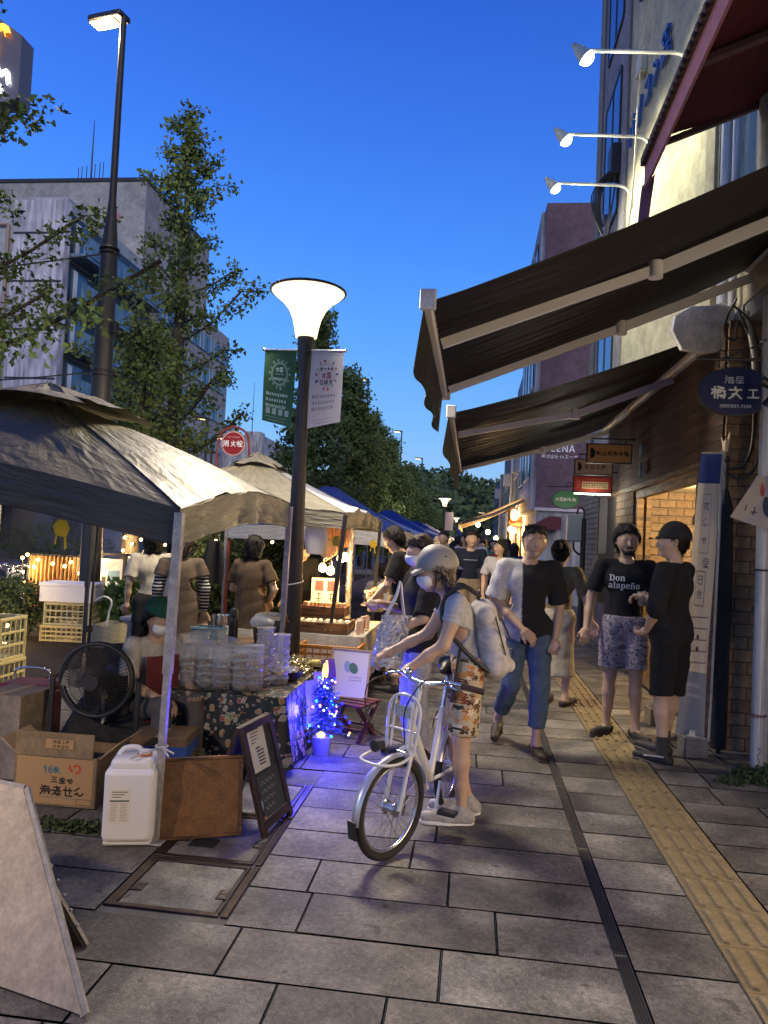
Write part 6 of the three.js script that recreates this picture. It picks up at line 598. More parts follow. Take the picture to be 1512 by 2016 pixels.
function person(label, o) {
  const S = (o.h ?? 1.68) / 1.7, J = { ...POSE, ...(o.pose ?? {}) }, P = {}; for (const k in J) P[k] = Array.isArray(J[k]) && k !== 'look' ? J[k].map((q) => q * S) : J[k]; const f = (o.slim ?? .9) * S, fine = o.cell ?? .013, near = fine < .02, t = thing('person', label, 'person', o.pos, o.turn ?? 0, o.group);
  // head frame
  const fw = nrm(P.look), rt = nrm(crs([0, 1, 0], fw)), up = crs(fw, rt), H = (x, y, z) => [0, 1, 2].map((c) => P.head[c] + (rt[c] * x + up[c] * y + fw[c] * z) * S), c = (a, b, ra, rb, q) => cap(a, b, ra * f, (rb ?? ra) * f, q);
  const limb = (a, b, r) => r.slice(0, -1).map((q, i) => c(mix3(a, b, i / (r.length - 1)), mix3(a, b, (i + 1) / (r.length - 1)), q, r[i + 1], { k: .018 }));
  const torso = (e) => [c(mix3(P.hipL, P.hipR, .1), mix3(P.hipL, P.hipR, .9), .105 + e, .105 + e, { sz: .86, k: .03 }), c(P.pelvis, mix3(P.pelvis, P.chest, .5), .122 + e, .114 + e, { sz: .8, k: .03 }), c(mix3(P.pelvis, P.chest, .5), P.chest, .114 + e, .122 + e, { sz: .8, k: .03 }), c(add3(P.chest, [.065 * S, .0, 0]), add3(P.chest, [-.065 * S, 0, 0]), .112 + e, .112 + e, { sz: .88, k: .035 }), c(mix3(P.shL, P.shR, .1), mix3(P.shL, P.shR, .9), .052 + e * .5, .052 + e * .5, { k: .035 })];
  const arm = (s, e = 0, to = 2) => [...limb(P['sh' + s], P['el' + s], [.056 + e, .05 + e, .043 + e]), ...(to > 1 ? limb(P['el' + s], P['wr' + s], [.04 + e, .039 + e, .028 + e]) : [])], leg = (s, e = 0) => [...limb(P['hip' + s], P['kn' + s], [.088 + e, .08 + e, .06 + e]), ...limb(P['kn' + s], P['an' + s], [.054 + e, .056 + e, .043 + e, .034 + e])];
  const foot = (s, e = 0) => [c(P['an' + s], add3(P['an' + s], [0, -.045 * S, -.015 * S]), .036 + e, .034 + e), c(add3(P['an' + s], [0, -.045 * S, 0]), P['toe' + s], .034 + e, .026 + e, { k: .03 })];
  const headP = () => [cap(H(0, .03, -.012), H(0, .02, -.005), .088 * S, .088 * S, { k: .03 }), cap(H(0, -.035, .02), H(0, -.07, .038), .066 * S, .044 * S, { k: .04 }), cap(H(.022, -.02, .045), H(-.022, -.02, .045), .045 * S, .045 * S, { k: .03 }), cap(H(0, .012, .088), H(0, -.028, .104), .009 * S, .0145 * S, { k: .015 }), cap(H(.038, .022, .078), H(-.038, .022, .078), .014 * S, .014 * S, { k: .02 }), cap(H(.016, -.056, .082), H(-.016, -.056, .082), .009 * S, .009 * S, { k: .012 }), cap(H(0, -.09, .07), H(0, -.088, .07), .018 * S, .018 * S, { k: .02 }), cap(H(.086, .01, -.01), H(.084, -.022, -.006), .016 * S, .011 * S, { k: .01 }), cap(H(-.086, .01, -.01), H(-.084, -.022, -.006), .016 * S, .011 * S, { k: .01 }), cap(P.neck, H(0, -.05, -.01), .054 * f, .052 * f, { k: .04 })];
  const parts = [nets([...torso(-.012), ...arm('L'), ...arm('R'), ...leg('L'), ...leg('R'), ...foot('L'), ...foot('R'), cap(P.neck, P.chest, .055 * f, .08 * f, { k: .05 })], fine), nets(headP(), near ? .006 : .014)];
  if (near) for (const [s, q] of [['L', 1], ['R', -1]]) parts.push(hand(P['wr' + s], P['hd' + s] ?? sub3(P['wr' + s], P['el' + s]), q, P['curl' + s] ?? P.curl, .0055, P['pn' + s])); else for (const s of ['L', 'R']) parts.push(nets([cap(P['wr' + s], add3(P['wr' + s], nrm(sub3(P['wr' + s], P['el' + s])), .12), .03, .025)], .014));
  mesh('body', merge(parts), o.skin ?? skins[0], t); const T2 = (n, g, m, l) => { const q = mesh(n, g, m, t); if (l) q.userData.label = l; return q; };
  if (near) for (const s of [-1, 1]) { T2('eye', ball(.0125 * S, ...H(s * .031, .004, .0795), 1.25, .55, .6, 8), mEye); T2('eyebrow', nets([cap(H(s * .018, .029, .091), H(s * .046, .03, .082), .005, .0038)], .004), o.hair ?? mHair); }
  if (near && !o.mask) T2('lips', nets([cap(H(.019, -.057, .0885), H(-.019, -.057, .0885), .006, .006)], .004), mLip);
  if (o.mask) T2('face_mask', nets([cap(H(.03, -.035, .064), H(-.03, -.035, .064), .05 * S, .05 * S), cap(H(0, -.03, .085), H(0, -.06, .07), .035 * S, .03 * S)], near ? .006 : .014, (x, y, z) => Math.max(-dot3(sub3([x, y, z], H(0, 0, .045)), fw), dot3(sub3([x, y, z], H(0, -.008, 0)), up))), mat([.72, .72, .75], .9));
  const hairM = (o.hair ?? mHair).clone(); hairM.side = THREE.DoubleSide; if (o.hairStyle !== 'none') { const hr = o.hairR ?? .012, L = [cap(H(0, .036, -.026), H(0, .03, -.02), (.09 + hr) * S, (.09 + hr) * S, { k: .02 }), cap(H(0, -.02, -.045), H(0, .01, -.03), (.066 + hr) * S, (.075 + hr) * S, { k: .03 })], fringe = o.fringe ?? .045, clipH = (x, y, z) => { const d = sub3([x, y, z], P.head), yy = dot3(d, up) / S, zz = dot3(d, fw) / S, xx = dot3(d, rt) / S; const line = yy > .088 + (fringe - .045) * .2 ? .3 : yy < -.035 ? -.03 : -.03 + (yy + .035) * (.106 / .13) + Math.max(0, (yy - .05 - (fringe - .045))) * 1.2 + (o.bangs && yy > .03 ? .08 : 0); return Math.min(.05, Math.max(-.05, zz - line + (noise3(xx * 70 + 9, yy * 25, zz * 40) - .5) * .022)); };
    if (o.hairStyle === 'bob' || o.hairStyle === 'long') { const len = o.hairStyle === 'long' ? (o.hairLen ?? -.27) : -.12; for (const q of [-1, 0, 1]) L.push(cap(H(q * .065, .01, -.03), H(q * .06, len, -.055), .05 * S, .036 * S, { k: .04 })); for (const q of [-1, 1]) L.push(cap(H(q * .084, .03, .0), H(q * .075, len * .8, .0), .026 * S, .018 * S, { k: .03 })); } if (o.hairStyle === 'bun') L.push(cap(H(0, .06, -.12), H(0, .05, -.13), .045, .045, { k: .02 }));
    if (near) for (let k = 0; k < 26; k++) { const a = k * 2.4, q = .3 + .7 * rnd(), z = -.02 - .06 * rnd(); L.push(cap(H(Math.cos(a) * .07 * q, .1 + .02 * rnd(), Math.sin(a) * .07 * q - .015), H(Math.cos(a) * .09 * q, .105 + .03 * rnd(), Math.sin(a) * .09 * q - .02), .012, .006, { k: .012 })); } const K = []; if (near && !o.noLocks) for (let k = 0; k < 30; k++) { const q = (k / 29 - .5) * 2, x = q * .085, y0 = .102 - q * q * .05 + rr(-.006, .006), z0 = .055 - q * q * .06; K.push(cap(H(x * .9, y0, z0), H(x + rr(-.012, .012), y0 - rr(.012, .034) * (o.bangs ? 1.6 : 1), z0 + .022 + rr(-.004, .004)), .013, .004, { k: .008 })); } const hg = nets(L, near ? .0075 : .016, clipH, near ? .006 : 0); const hs = [hg]; if (K.length) hs.push(nets(K, .006)); if (near) { const p = hg.attributes.position, q = hg.attributes.normal, sp = [], sn = []; for (let k = 0; k < 900; k++) { const i = Math.floor(rnd() * p.count), N = [q.getX(i), q.getY(i), q.getZ(i)], B = [p.getX(i), p.getY(i), p.getZ(i)], dn = nrm(add3([rr(-.5, .5), -1, rr(-.5, .5)], N, .25)), l = rr(.018, .042), E = add3(add3(B, dn, l), N, rr(.001, .009)), sd = nrm(crs(dn, N)), A1 = add3(B, sd, .0022), A2 = add3(B, sd, -.0022); sp.push(...A1, ...A2, ...E); for (let m = 0; m < 3; m++) sn.push(...N); } const bg = new THREE.BufferGeometry(); bg.setAttribute('position', new THREE.Float32BufferAttribute(sp, 3)); bg.setAttribute('normal', new THREE.Float32BufferAttribute(sn, 3)); hs.push(bg); } T2('hair', merge(hs), hairM); }
  if (o.beard) T2('beard', nets([cap(H(.047, -.07, .045), H(.026, -.094, .064), .011, .014), cap(H(-.047, -.07, .045), H(-.026, -.094, .064), .011, .014), cap(H(.026, -.094, .064), H(-.026, -.094, .064), .015, .015), cap(H(.026, -.052, .088), H(0, -.042, .098), .006, .006), cap(H(-.026, -.052, .088), H(0, -.042, .098), .006, .006), cap(H(0, -.085, .084), H(0, -.095, .08), .012, .012)], .006), o.hair ?? mHair);
  // clothes
  const top = o.top; let shirtPrims, shirtClip;
  if (top) { const e = (top.ease ?? .024) * .5, sl = top.sleeve ?? .75, hem = (top.hem ?? .86) * S; const A = (s) => { const a = P['sh' + s], b = P['el' + s], w = P['wr' + s]; return sl <= 1 ? limb(a, mix3(a, b, sl), [.054 + e * .7, .056 + e, .056 + e * 1.6]) : [...limb(a, b, [.054 + e * .7, .052 + e, .048 + e]), ...limb(b, mix3(b, w, sl - 1), [.048 + e, .045 + e, .04 + e])]; };
    const cut = ['L', 'R'].map((s) => { const a = sl <= 1 ? P['sh' + s] : P['el' + s], b = sl <= 1 ? P['el' + s] : P['wr' + s], q = mix3(a, b, sl <= 1 ? sl : sl - 1), d = nrm(sub3(b, a)); return [q, d, s === 'L' ? 1 : -1]; });
    shirtPrims = [...torso(e), ...(top.flare ? [c(add3(P.pelvis, [.05, 0, 0]), add3(P.pelvis, [-.05, 0, 0]), .13 + e + top.flare, .13 + e + top.flare, { sz: .85, k: .06 })] : []), ...(top.drop ? [cap(P.chest, [P.pelvis[0], hem - .1, P.pelvis[2]], (.175 + e) * f, (.2 + e + (top.flare ?? 0)) * f, { sz: .78, k: .04 })] : []), ...A('L'), ...A('R'), cap(P.neck, P.chest, .05 * f, .1 * f, { k: .04 })];
    shirtClip = (x, y, z) => { let q = hem + (noise3(x * 9, 1, z * 9) - .5) * .012 - y; for (const [p, d, s] of cut) { const r = sub3([x, y, z], p), k = dot3(r, d); if (Math.hypot(...r) < .15) q = Math.max(q, k); } const nk = sub3([x, y, z], add3(P.neck, [0, .035 * S, .02 * S])); q = Math.max(q, (top.collar ?? .072) * S - Math.hypot(nk[0], nk[1] * .9, nk[2])); return q; };
    const g = nets(shirtPrims, near ? fine : fine * 1.1, shirtClip, near ? top.wrinkle ?? .009 : 0); if (top.paint) { const p = g.attributes.position, cl = new Float32Array(p.count * 3); for (let i = 0; i < p.count; i++) cl.set(top.paint(p.getX(i), p.getY(i), p.getZ(i)), i * 3); g.setAttribute('color', new THREE.BufferAttribute(cl, 3)); } T2('shirt', g, top.mat, top.label);
    if (top.print) { const pr = top.print, sd = (x, y, z) => { let f2 = 1; for (const p of shirtPrims) { const bx = p.b[0] - p.a[0], by = p.b[1] - p.a[1], bz = (p.b[2] - p.a[2]) / p.sz, X = x - p.a[0], Y = y - p.a[1], Z = (z - p.a[2]) / p.sz, q = Math.min(1, Math.max(0, (X * bx + Y * by + Z * bz) / (bx * bx + by * by + bz * bz || 1))), d = Math.hypot(X - bx * q, Y - by * q, Z - bz * q) - (p.ra + (p.rb - p.ra) * q), h = Math.max(p.k - Math.abs(d - f2), 0) / p.k; f2 = Math.min(d, f2) - h * h * p.k * .25; } return f2; }; T2('print', grid(20, 12, (u, v) => { const x = (pr.x ?? 0) + (u - .5) * pr.w, y = pr.y * S + (v - .5) * pr.hgt; let z = .35; for (let i = 0; i < 90 && sd(x, y, z) > .0; i++) z -= .004; return [x, y, z + .012]; }), mat([1, 1, 1], .9, { map: pr.map, transparent: true, alphaTest: .4 }), pr.label); } }
  const bt = o.bottom;
  if (bt) { const e = (bt.ease ?? .022) * .55, to = bt.to ?? 1, waist = (bt.waist ?? 1.0) * S; const A = (s) => { const a = P['hip' + s], b = P['kn' + s], w = P['an' + s]; return to <= 1 ? limb(a, mix3(a, b, to), [.092 + e, .086 + e * 1.2, .08 + e * 1.5]) : [...limb(a, b, [.092 + e, .084 + e, .066 + e]), ...limb(b, mix3(b, w, to - 1), [.066 + e, .064 + e, .058 + e])]; }; const cut = ['L', 'R'].map((s) => { const a = to <= 1 ? P['hip' + s] : P['kn' + s], b = to <= 1 ? P['kn' + s] : P['an' + s]; return [mix3(a, b, to <= 1 ? to : to - 1), nrm(sub3(b, a))]; });
    const skirt = bt.skirt ? [cap(mix3(P.hipL, P.hipR, .5), [P.pelvis[0], bt.skirt * S, P.pelvis[2]], (.14 + e) * f, (.2 + e) * f, { sz: .85, k: .06 })] : [...A('L'), ...A('R')];
    T2(bt.skirt ? 'skirt' : 'trousers', nets([c(mix3(P.hipL, P.hipR, .1), mix3(P.hipL, P.hipR, .9), .11 + e, .11 + e, { sz: .88, k: .05 }), c(P.pelvis, add3(P.pelvis, [0, .06 * S, 0]), .128 + e * .6, .122 + e * .6, { sz: .82, k: .05 }), ...skirt], near ? fine : fine * 1.1, (x, y, z) => { let q = bt.skirt ? Math.max(y - waist, bt.skirt * S - y) : y - waist; if (!bt.skirt) for (const [p, d] of cut) { const r = sub3([x, y, z], p); if (Math.hypot(...r) < .16) q = Math.max(q, dot3(r, d)); } return q; }, near ? bt.wrinkle ?? .010 : 0), bt.mat, bt.label); }
  if (o.shoes) for (const s of ['L', 'R']) { const an = P['an' + s], to = P['toe' + s], sole = Math.min(an[1], to[1]) - .03, d = nrm(sub3(to, an)); const low = [an[0], an[1] - .05 * S, an[2]]; const heel = add3(low, [d[0], 0, d[2]], -.045), tip = add3(to, [d[0], 0, d[2]], .055), q = T2('shoe', nets([cap(heel, mix3(heel, tip, .5), .04, .036, { k: .03 }), cap(mix3(heel, tip, .4), tip, .04, .032, { k: .03 }), ...(o.shoes.open ? [] : [cap(add3(low, [0, .02, -.005]), add3(low, [0, .045, 0]), .042, .04, { k: .03 })])], near ? .008 : .016, (x, y, z) => Math.max(y - (an[1] + (o.shoes.open ? -.02 : .03)), 0 - 9)), o.shoes.mat); if (near) { const A = [heel[0], heel[1] - .03, heel[2]], B = [tip[0], tip[1] - .018, tip[2]]; mesh('sole', nets([cap(A, mix3(A, B, .5), .036, .04, { k: .02 }), cap(mix3(A, B, .5), B, .043, .034, { k: .02 })], .008, (x, y, z) => { const h = A[1] + (B[1] - A[1]) * Math.min(1, Math.max(0, dot3(sub3([x, 0, z], [A[0], 0, A[2]]), d) / .25)); return Math.max(y - h - .006, h - .02 - y); }), o.shoes.sole ?? mat([.75, .75, .73], .7), q); } }
  if (o.socks) for (const s of ['L', 'R']) T2('sock', nets([c(P['an' + s], mix3(P['an' + s], P['kn' + s], .25), .042, .046)], .01), o.socks);
  t.userData.J = { P, H, S }; return t;
}
const J = (t) => { const j = t.userData.J; return j; };
// ---------- people ----------
const cWhite = cloth([.62, .62, .63]), cBlack = cloth([.012, .012, .014]), cNavy = cloth([.012, .018, .045]), cJeans = cloth([.09, .14, .22]), cKhaki = cloth([.34, .27, .17]), cBeige = cloth([.5, .43, .32]), cGrey = cloth([.12, .115, .11]), cBrown = cloth([.13, .085, .05]), cTaupe = cloth([.16, .12, .085]);
const floral = canvas(512, 512, (g) => { g.fillStyle = '#b9aa92'; g.fillRect(0, 0, 512, 512); let s = 9; const r = () => ((s = (s * 16807) % 2147483647) / 2147483647); for (let k = 0; k < 130; k++) { const x = r() * 512, y = r() * 512, q = 12 + r() * 24, c = ['#7a3f22', '#a8682f', '#5c4a2a', '#c58a4a', '#3c3526', '#8f6a4a', '#d8cdb8'][k % 7]; g.fillStyle = c; for (let p = 0; p < 5; p++) { const a = p * 1.256 + k; g.beginPath(); g.ellipse(x + Math.cos(a) * q * .5, y + Math.sin(a) * q * .5, q * .42, q * .26, a, 0, 7); g.fill(); } } }); floral.wrapS = floral.wrapT = THREE.RepeatWrapping;
const cFloral = mat([1, 1, 1], .95, { map: rep(floral, 2.6), bumpMap: rep(texWrinkle, 3), bumpScale: .004 });
const texPale = canvas(256, 256, (g) => { g.fillStyle = '#8e8690'; g.fillRect(0, 0, 256, 256); let s = 4; const r = () => ((s = (s * 16807) % 2147483647) / 2147483647); for (let k = 0; k < 240; k++) { g.fillStyle = ['#b2a9ae', '#6a6472', '#a49aa6', '#5d5866'][k % 4]; g.beginPath(); g.ellipse(r() * 256, r() * 256, 4 + r() * 10, 3 + r() * 6, r() * 3, 0, 7); g.fill(); } }); texPale.wrapS = texPale.wrapT = THREE.RepeatWrapping;
const cPale = mat([1, 1, 1], .95, { map: rep(texPale, 3), bumpMap: rep(texWrinkle, 3), bumpScale: .004 });
const stripes = dataTex(64, (u, v) => { const l = Math.sin(v * 2 * PI) > .2 ? .75 : .03; return [l, l, l]; }), cStripe = mat([1, 1, 1], .95, { map: rep(stripes, 1, 32) });
const shoeWhite = { mat: mat([.55, .53, .52], .7, { map: rep(texWeave, 8) }) }, shoeBlack = { mat: mat([.015, .015, .016], .6), sole: mat([.1, .095, .09], .8) }, clog = { mat: mat([.025, .018, .014], .6), sole: mat([.04, .03, .025], .8), open: true };
// cyclist
{
  const t = person('cyclist in white t-shirt, grey helmet and floral shorts leaning over the white bicycle', { pos: [-.03, 0, -4.25], turn: -PI / 2 + .12, h: 1.6, slim: .88, skin: skins[0], hair: mat([.13, .10, .085], .6), hairStyle: 'bob', hairR: .004, noLocks: true, mask: true, cell: .0115, shoes: shoeWhite,
    pose: { pelvis: [0, .94, -.04], chest: [0, 1.2, .04], neck: [0, 1.335, .105], head: [0, 1.462, .185], shL: [.172, 1.295, .055], shR: [-.172, 1.295, .055], elL: [.2, 1.05, .13], elR: [-.2, 1.06, .2], wrL: [.17, .915, .305], wrR: [-.16, .95, .42], hipL: [.09, .9, -.03], hipR: [-.09, .9, -.03], knL: [.09, .49, -.01], knR: [-.09, .49, .04], anL: [.09, .085, -.02], anR: [-.09, .085, -.08], toeL: [.1, .035, .13], toeR: [-.1, .035, .07], look: [.1, -.28, 1], curl: .75 },
    top: { mat: cWhite, sleeve: .5, hem: .9, ease: .016 }, bottom: { mat: cFloral, to: .93, ease: .03, waist: .97 } }), { H, S, P } = J(t);
  const shell = [cap(H(0, .045, -.016), H(0, .04, -.01), .118 * S, .118 * S), cap(H(0, .03, -.045), H(0, .035, -.03), .108 * S, .11 * S)]; const hm = mesh('helmet', nets(shell, .007, (x, y, z) => { const d = sub3([x, y, z], H(0, .012, 0)), up = nrm(sub3(H(0, 1, 0), H(0, 0, 0))), fw = nrm(sub3(H(0, 0, 1), H(0, 0, 0))); return -(dot3(d, up) + dot3(d, fw) * -.12) + .0; }), mat([.30, .28, .25], .55), t); mesh('visor', nets([cap(H(.065, .03, .085), H(-.065, .03, .085), .012, .012), cap(H(.058, .024, .112), H(-.058, .024, .112), .009, .009), cap(H(.042, .018, .137), H(-.042, .018, .137), .008, .008)], .006), mat([.32, .30, .27], .55), hm); mesh('vent', nets([cap(H(.103, .075, -.03), H(.1, .078, -.065), .008, .008)], .004), mPlasticBlack, hm);
  for (const s of [-1, 1]) mesh('chin_strap', [bar(H(s * .098, .02, .005), H(s * .075, -.08, .03), .005), bar(H(s * .075, -.08, .03), H(0, -.118, .045), .005), bar(H(s * .098, .02, -.05), H(s * .082, -.06, .01), .005)], mPlasticBlack, hm);
  const b = thing('backpack', 'pale canvas backpack with black straps on the cyclist', 'backpack', [-.03, 0, -4.25], -PI / 2 + .12), mBag = mat([.68, .65, .63], .9, { map: rep(texWeave, 7), bumpMap: rep(texWrinkle, 2), bumpScale: .003 });
  const q = (x, y, z) => [x * S, y * S, z * S]; mesh('body', nets([cap(q(.09, 1.22, -.12), q(-.09, 1.22, -.12), .062, .062, { k: .04 }), cap(q(.09, 1.08, -.16), q(-.09, 1.08, -.16), .078, .078, { k: .04 }), cap(q(.09, .95, -.185), q(-.09, .95, -.185), .088, .088, { k: .04 }), cap(q(0, 1.23, -.11), q(0, .93, -.185), .078, .096, { k: .04 })], .011, null, .006), mBag, b); mesh('zip', [tube([q(.155, 1.0, -.235), q(.14, 1.2, -.175), q(.0, 1.283, -.165), q(-.14, 1.2, -.175), q(-.155, 1.0, -.235)], .004, 30, 5), tube([q(.11, 1.0, -.288), q(0, 1.015, -.296), q(-.11, 1.0, -.288)], .004, 16, 5)], mPlasticBlack, b); mesh('pocket', nets([cap(q(.07, .93, -.26), q(-.07, .93, -.26), .045, .045, { k: .03 }), cap(q(.06, 1.01, -.24), q(-.06, 1.01, -.24), .032, .032, { k: .03 })], .011, null, .005), mBag, b); mesh('grab_handle', tube([q(.03, 1.3, -.08), q(0, 1.36, -.09), q(-.03, 1.3, -.08)], .008, 10, 6), mPlasticBlack, b);
  for (const s of [-1, 1]) mesh('strap', [tube([q(s * .12, 1.33, -.08), q(s * .135, 1.385, .02), q(s * .14, 1.32, .13), q(s * .17, 1.18, .14), q(s * .19, 1.03, .02), q(s * .16, .9, -.14)], .013, 26, 6)], mPlasticBlack, b); mesh('strap_end', [bar(q(.185, 1.06, .03), q(.17, .72, .07), .009), bar(q(.14, 1.22, -.2), q(.14, 1.1, -.26), .006)], mPlasticBlack, b);
}
// woman with silver tote
{
  const t = person('woman in a black top and pale trousers standing behind the bicycle', { pos: [-.36, 0, -5.3], turn: -1.15, h: 1.57, slim: .9, hairStyle: 'bob', hair: mHairBrown, mask: true, shoes: shoeBlack, pose: { elR: [-.25, 1.12, .06], wrR: [-.1, 1.17, .27], elL: [.25, 1.1, .05], wrL: [.16, 1.0, .25], look: [.1, -.25, 1], curl: 1.2 }, top: { mat: cBlack, sleeve: .95, hem: .8, ease: .05, flare: .02 }, bottom: { mat: cloth([.5, .5, .55]), to: 1.9, ease: .03 } });
  const b = thing('silver_tote', 'crinkled silver tote bag held by the woman in black', 'bag', [-.545, .69, -5.02], .35); mesh('body', grid(30, 16, (u, v) => { const a = u * 2 * PI, k = .93 + .07 * v, cr = .02 * (noise3(Math.cos(a) * 3 + 5, v * 6, Math.sin(a) * 3 + 5) - .5); return [(Math.cos(a) * .12 * k + cr) * (1 - v * .12) + v * .06, v * .34, Math.sin(a) * (.055 - v * .025) + cr]; }), mat([.62, .62, .66], .28, { metalness: .85, side: THREE.DoubleSide, bumpMap: rep(texWrinkle, 3), bumpScale: .02 }), b); mesh('base', T(disc(.11, .05, .004), 0, .003, 0, PI / 2), mat([.6, .6, .64], .3, { metalness: .8 }), b); for (const s of [-1, 1]) mesh('handle', tube([[-.02, .33, s * .025], [.05, .48, s * .015], [.075, .58, 0], [.09, .46, s * .015], [.11, .33, s * .02]], .008, 16, 5), mat([.6, .6, .64], .35, { metalness: .7 }), b);
}
// customers at the second stall
person('young man in a black t-shirt leaning over the white table', { pos: [-.72, 0, -7.55], turn: -1.75, h: 1.68, hairR: .02, shoes: shoeBlack, pose: { head: [0, 1.56, .09], neck: [0, 1.42, .04], chest: [0, 1.26, .02], look: [0, -.55, 1], elL: [.25, 1.1, .06], wrL: [.14, .93, .24], elR: [-.22, 1.1, .06], wrR: [-.12, .98, .26] }, top: { mat: cBlack, sleeve: .75, hem: .82, ease: .035 }, bottom: { mat: cKhaki, to: 1.8 } });
person('man in a beige top just behind the one in black at the white table', { pos: [-.78, 0, -8.15], turn: -1.6, h: 1.66, hairR: .018, shoes: shoeBlack, pose: { head: [0, 1.56, .08], look: [0, -.5, 1], elL: [.25, 1.1, .08], wrL: [.1, 1.0, .25], elR: [-.23, 1.1, .08], wrR: [-.08, 1.0, .27] }, top: { mat: cBeige, sleeve: .9, hem: .82, ease: .035 }, bottom: { mat: cBeige, to: 1.85 } });
{ const b = thing('paper_bag', 'small tan paper bag held by the man in beige', 'bag', [-.98, .78, -7.72], .5); mesh('body', [box(.15, .18, .07, 0, .09, 0)], mat([.45, .34, .17], .85, { map: rep(texStain, 3) }), b); mesh('handle', [tube([[-.04, .18, .03], [0, .26, .03], [.04, .18, .03]], .005, 10, 5), tube([[-.04, .18, -.03], [0, .26, -.03], [.04, .18, -.03]], .005, 10, 5)], mat([.4, .3, .16], .8), b); }
// walking man, half white half black shirt
person('man walking towards the camera in a half white, half black shirt and cropped jeans', { pos: [.44, 0, -5.75], turn: .06, h: 1.7, skin: skins[1], hairR: .005, fringe: .085, shoes: clog, cell: .012, pose: { head: [.03, 1.575, .03], look: [.02, -.06, 1], hipL: [.09, .9, .02], knL: [.1, .49, .1], anL: [.085, .085, .08], toeL: [.1, .035, .24], hipR: [-.09, .9, -.02], knR: [-.11, .5, .05], anR: [-.16, .17, -.28], toeR: [-.19, .05, -.16], elR: [-.25, 1.12, -.02], wrR: [-.06, .93, .17], elL: [.245, 1.1, -.03], wrL: [.2, .86, .08], hdR: [.75, -.62, .3], curl: .6 }, top: { mat: mat([1, 1, 1], .95, { vertexColors: true, map: rep(texWeave, 9), bumpMap: rep(texWrinkle, 2), bumpScale: .0015 }), sleeve: .95, hem: .80, ease: .045, flare: .01, wrinkle: .008, paint: (x) => (x < -.055 ? [.62, .62, .64] : [.013, .013, .015]), label: 'shirt split into a white half and a black half' }, bottom: { mat: cJeans, to: 1.72, ease: .03 } });
// couple farther back
person('man in a navy t-shirt and khaki trousers walking up with the woman in white', { pos: [-.02, 0, -11.3], turn: .05, h: 1.72, hairR: .018, shoes: shoeBlack, cell: .018, pose: { look: [.3, -.1, 1], wrL: [.24, .9, .12], wrR: [-.25, .88, .0], knL: [.1, .5, .1], anL: [.11, .09, .08], toeL: [.12, .035, .22] }, top: { mat: cNavy, sleeve: .8, hem: .85, ease: .04, wrinkle: .007, print: { map: canvas(256, 64, (g) => { g.fillStyle = '#aab4c4'; for (let k = 0; k < 12; k++) g.fillRect(10 + k * 20, 24 - (k % 3) * 2, 13, 14); }), y: 1.27, w: .22, hgt: .055, label: 'small white lettering across the chest' } }, bottom: { mat: cKhaki, to: 1.9, ease: .03 } });
person('woman in a white t-shirt and wide grey trousers beside the man in navy', { pos: [.41, 0, -10.9], turn: -.35, h: 1.6, slim: .88, hairStyle: 'long', hairLen: -.22, shoes: shoeBlack, cell: .018, pose: { look: [-.7, 0, 1], elL: [.25, 1.12, -.05], elR: [-.26, 1.12, -.02] }, top: { mat: cWhite, sleeve: .85, hem: .84, ease: .045 }, bottom: { mat: cGrey, to: 1.9, ease: .05 } });
person('woman with pinned dark hair in an olive top and cream skirt', { pos: [.88, 0, -7.5], turn: PI - .5, h: 1.6, slim: .9, hairStyle: 'bun', hair: mHair, shoes: clog, pose: { elL: [.26, 1.12, -.02], wrL: [.2, .93, .18], elR: [-.28, 1.13, .0], wrR: [-.33, .9, .05] }, top: { mat: cloth([.25, .2, .08]), sleeve: .9, hem: .84, ease: .04 }, bottom: { mat: cloth([.58, .52, .36]), skirt: .3, waist: 1.0 } });
// two friends by the entrance
{
  const t = person('bearded man in a black t-shirt with white lettering and pale patterned shorts', { pos: [1.29, 0, -6.42], turn: -.12, h: 1.74, skin: skins[1], beard: true, hairR: .024, fringe: .055, shoes: { ...clog, mat: mat([.02, .02, .018], .7) }, cell: .012, pose: { look: [.16, -.05, 1], elR: [-.27, 1.11, -.01], wrR: [-.3, .87, .1], elL: [.24, 1.11, -.02], wrL: [.12, 1.1, .2], hdL: [-.1, .35, .9], curlL: 1.0, curlR: .5, anL: [.11, .085, .04], toeL: [.17, .035, .18], anR: [-.11, .085, -.05], toeR: [-.19, .035, .08] }, top: { mat: cBlack, sleeve: .8, hem: .80, ease: .035, wrinkle: .007, print: { map: canvas(512, 256, (g) => { type(g, 'Don', 30, 110, 'bold 118px serif', '#d8d8d4'); type(g, 'alapeño', 20, 215, 'bold 118px serif', '#d8d8d4'); }), x: -.02, y: 1.25, w: .27, hgt: .15, label: 'white serif lettering on the chest' } }, bottom: { mat: cPale, to: .86, ease: .035, waist: .98 } });
  const cup = thing('drink_cup', 'clear plastic cup held by the bearded man', 'cup', [1.37, 1.11, -6.16]); mesh('cup', lathe([[0, 0], [.03, 0], [.04, .11], [.037, .11], [.028, .006], [0, .006]], 18), mClear, cup); mesh('drink', cyl(.032, .028, .06, 0, .036, 0, 16), phys([.3, .12, .05], .1, { transmission: .5, thickness: 0 }), cup);
}
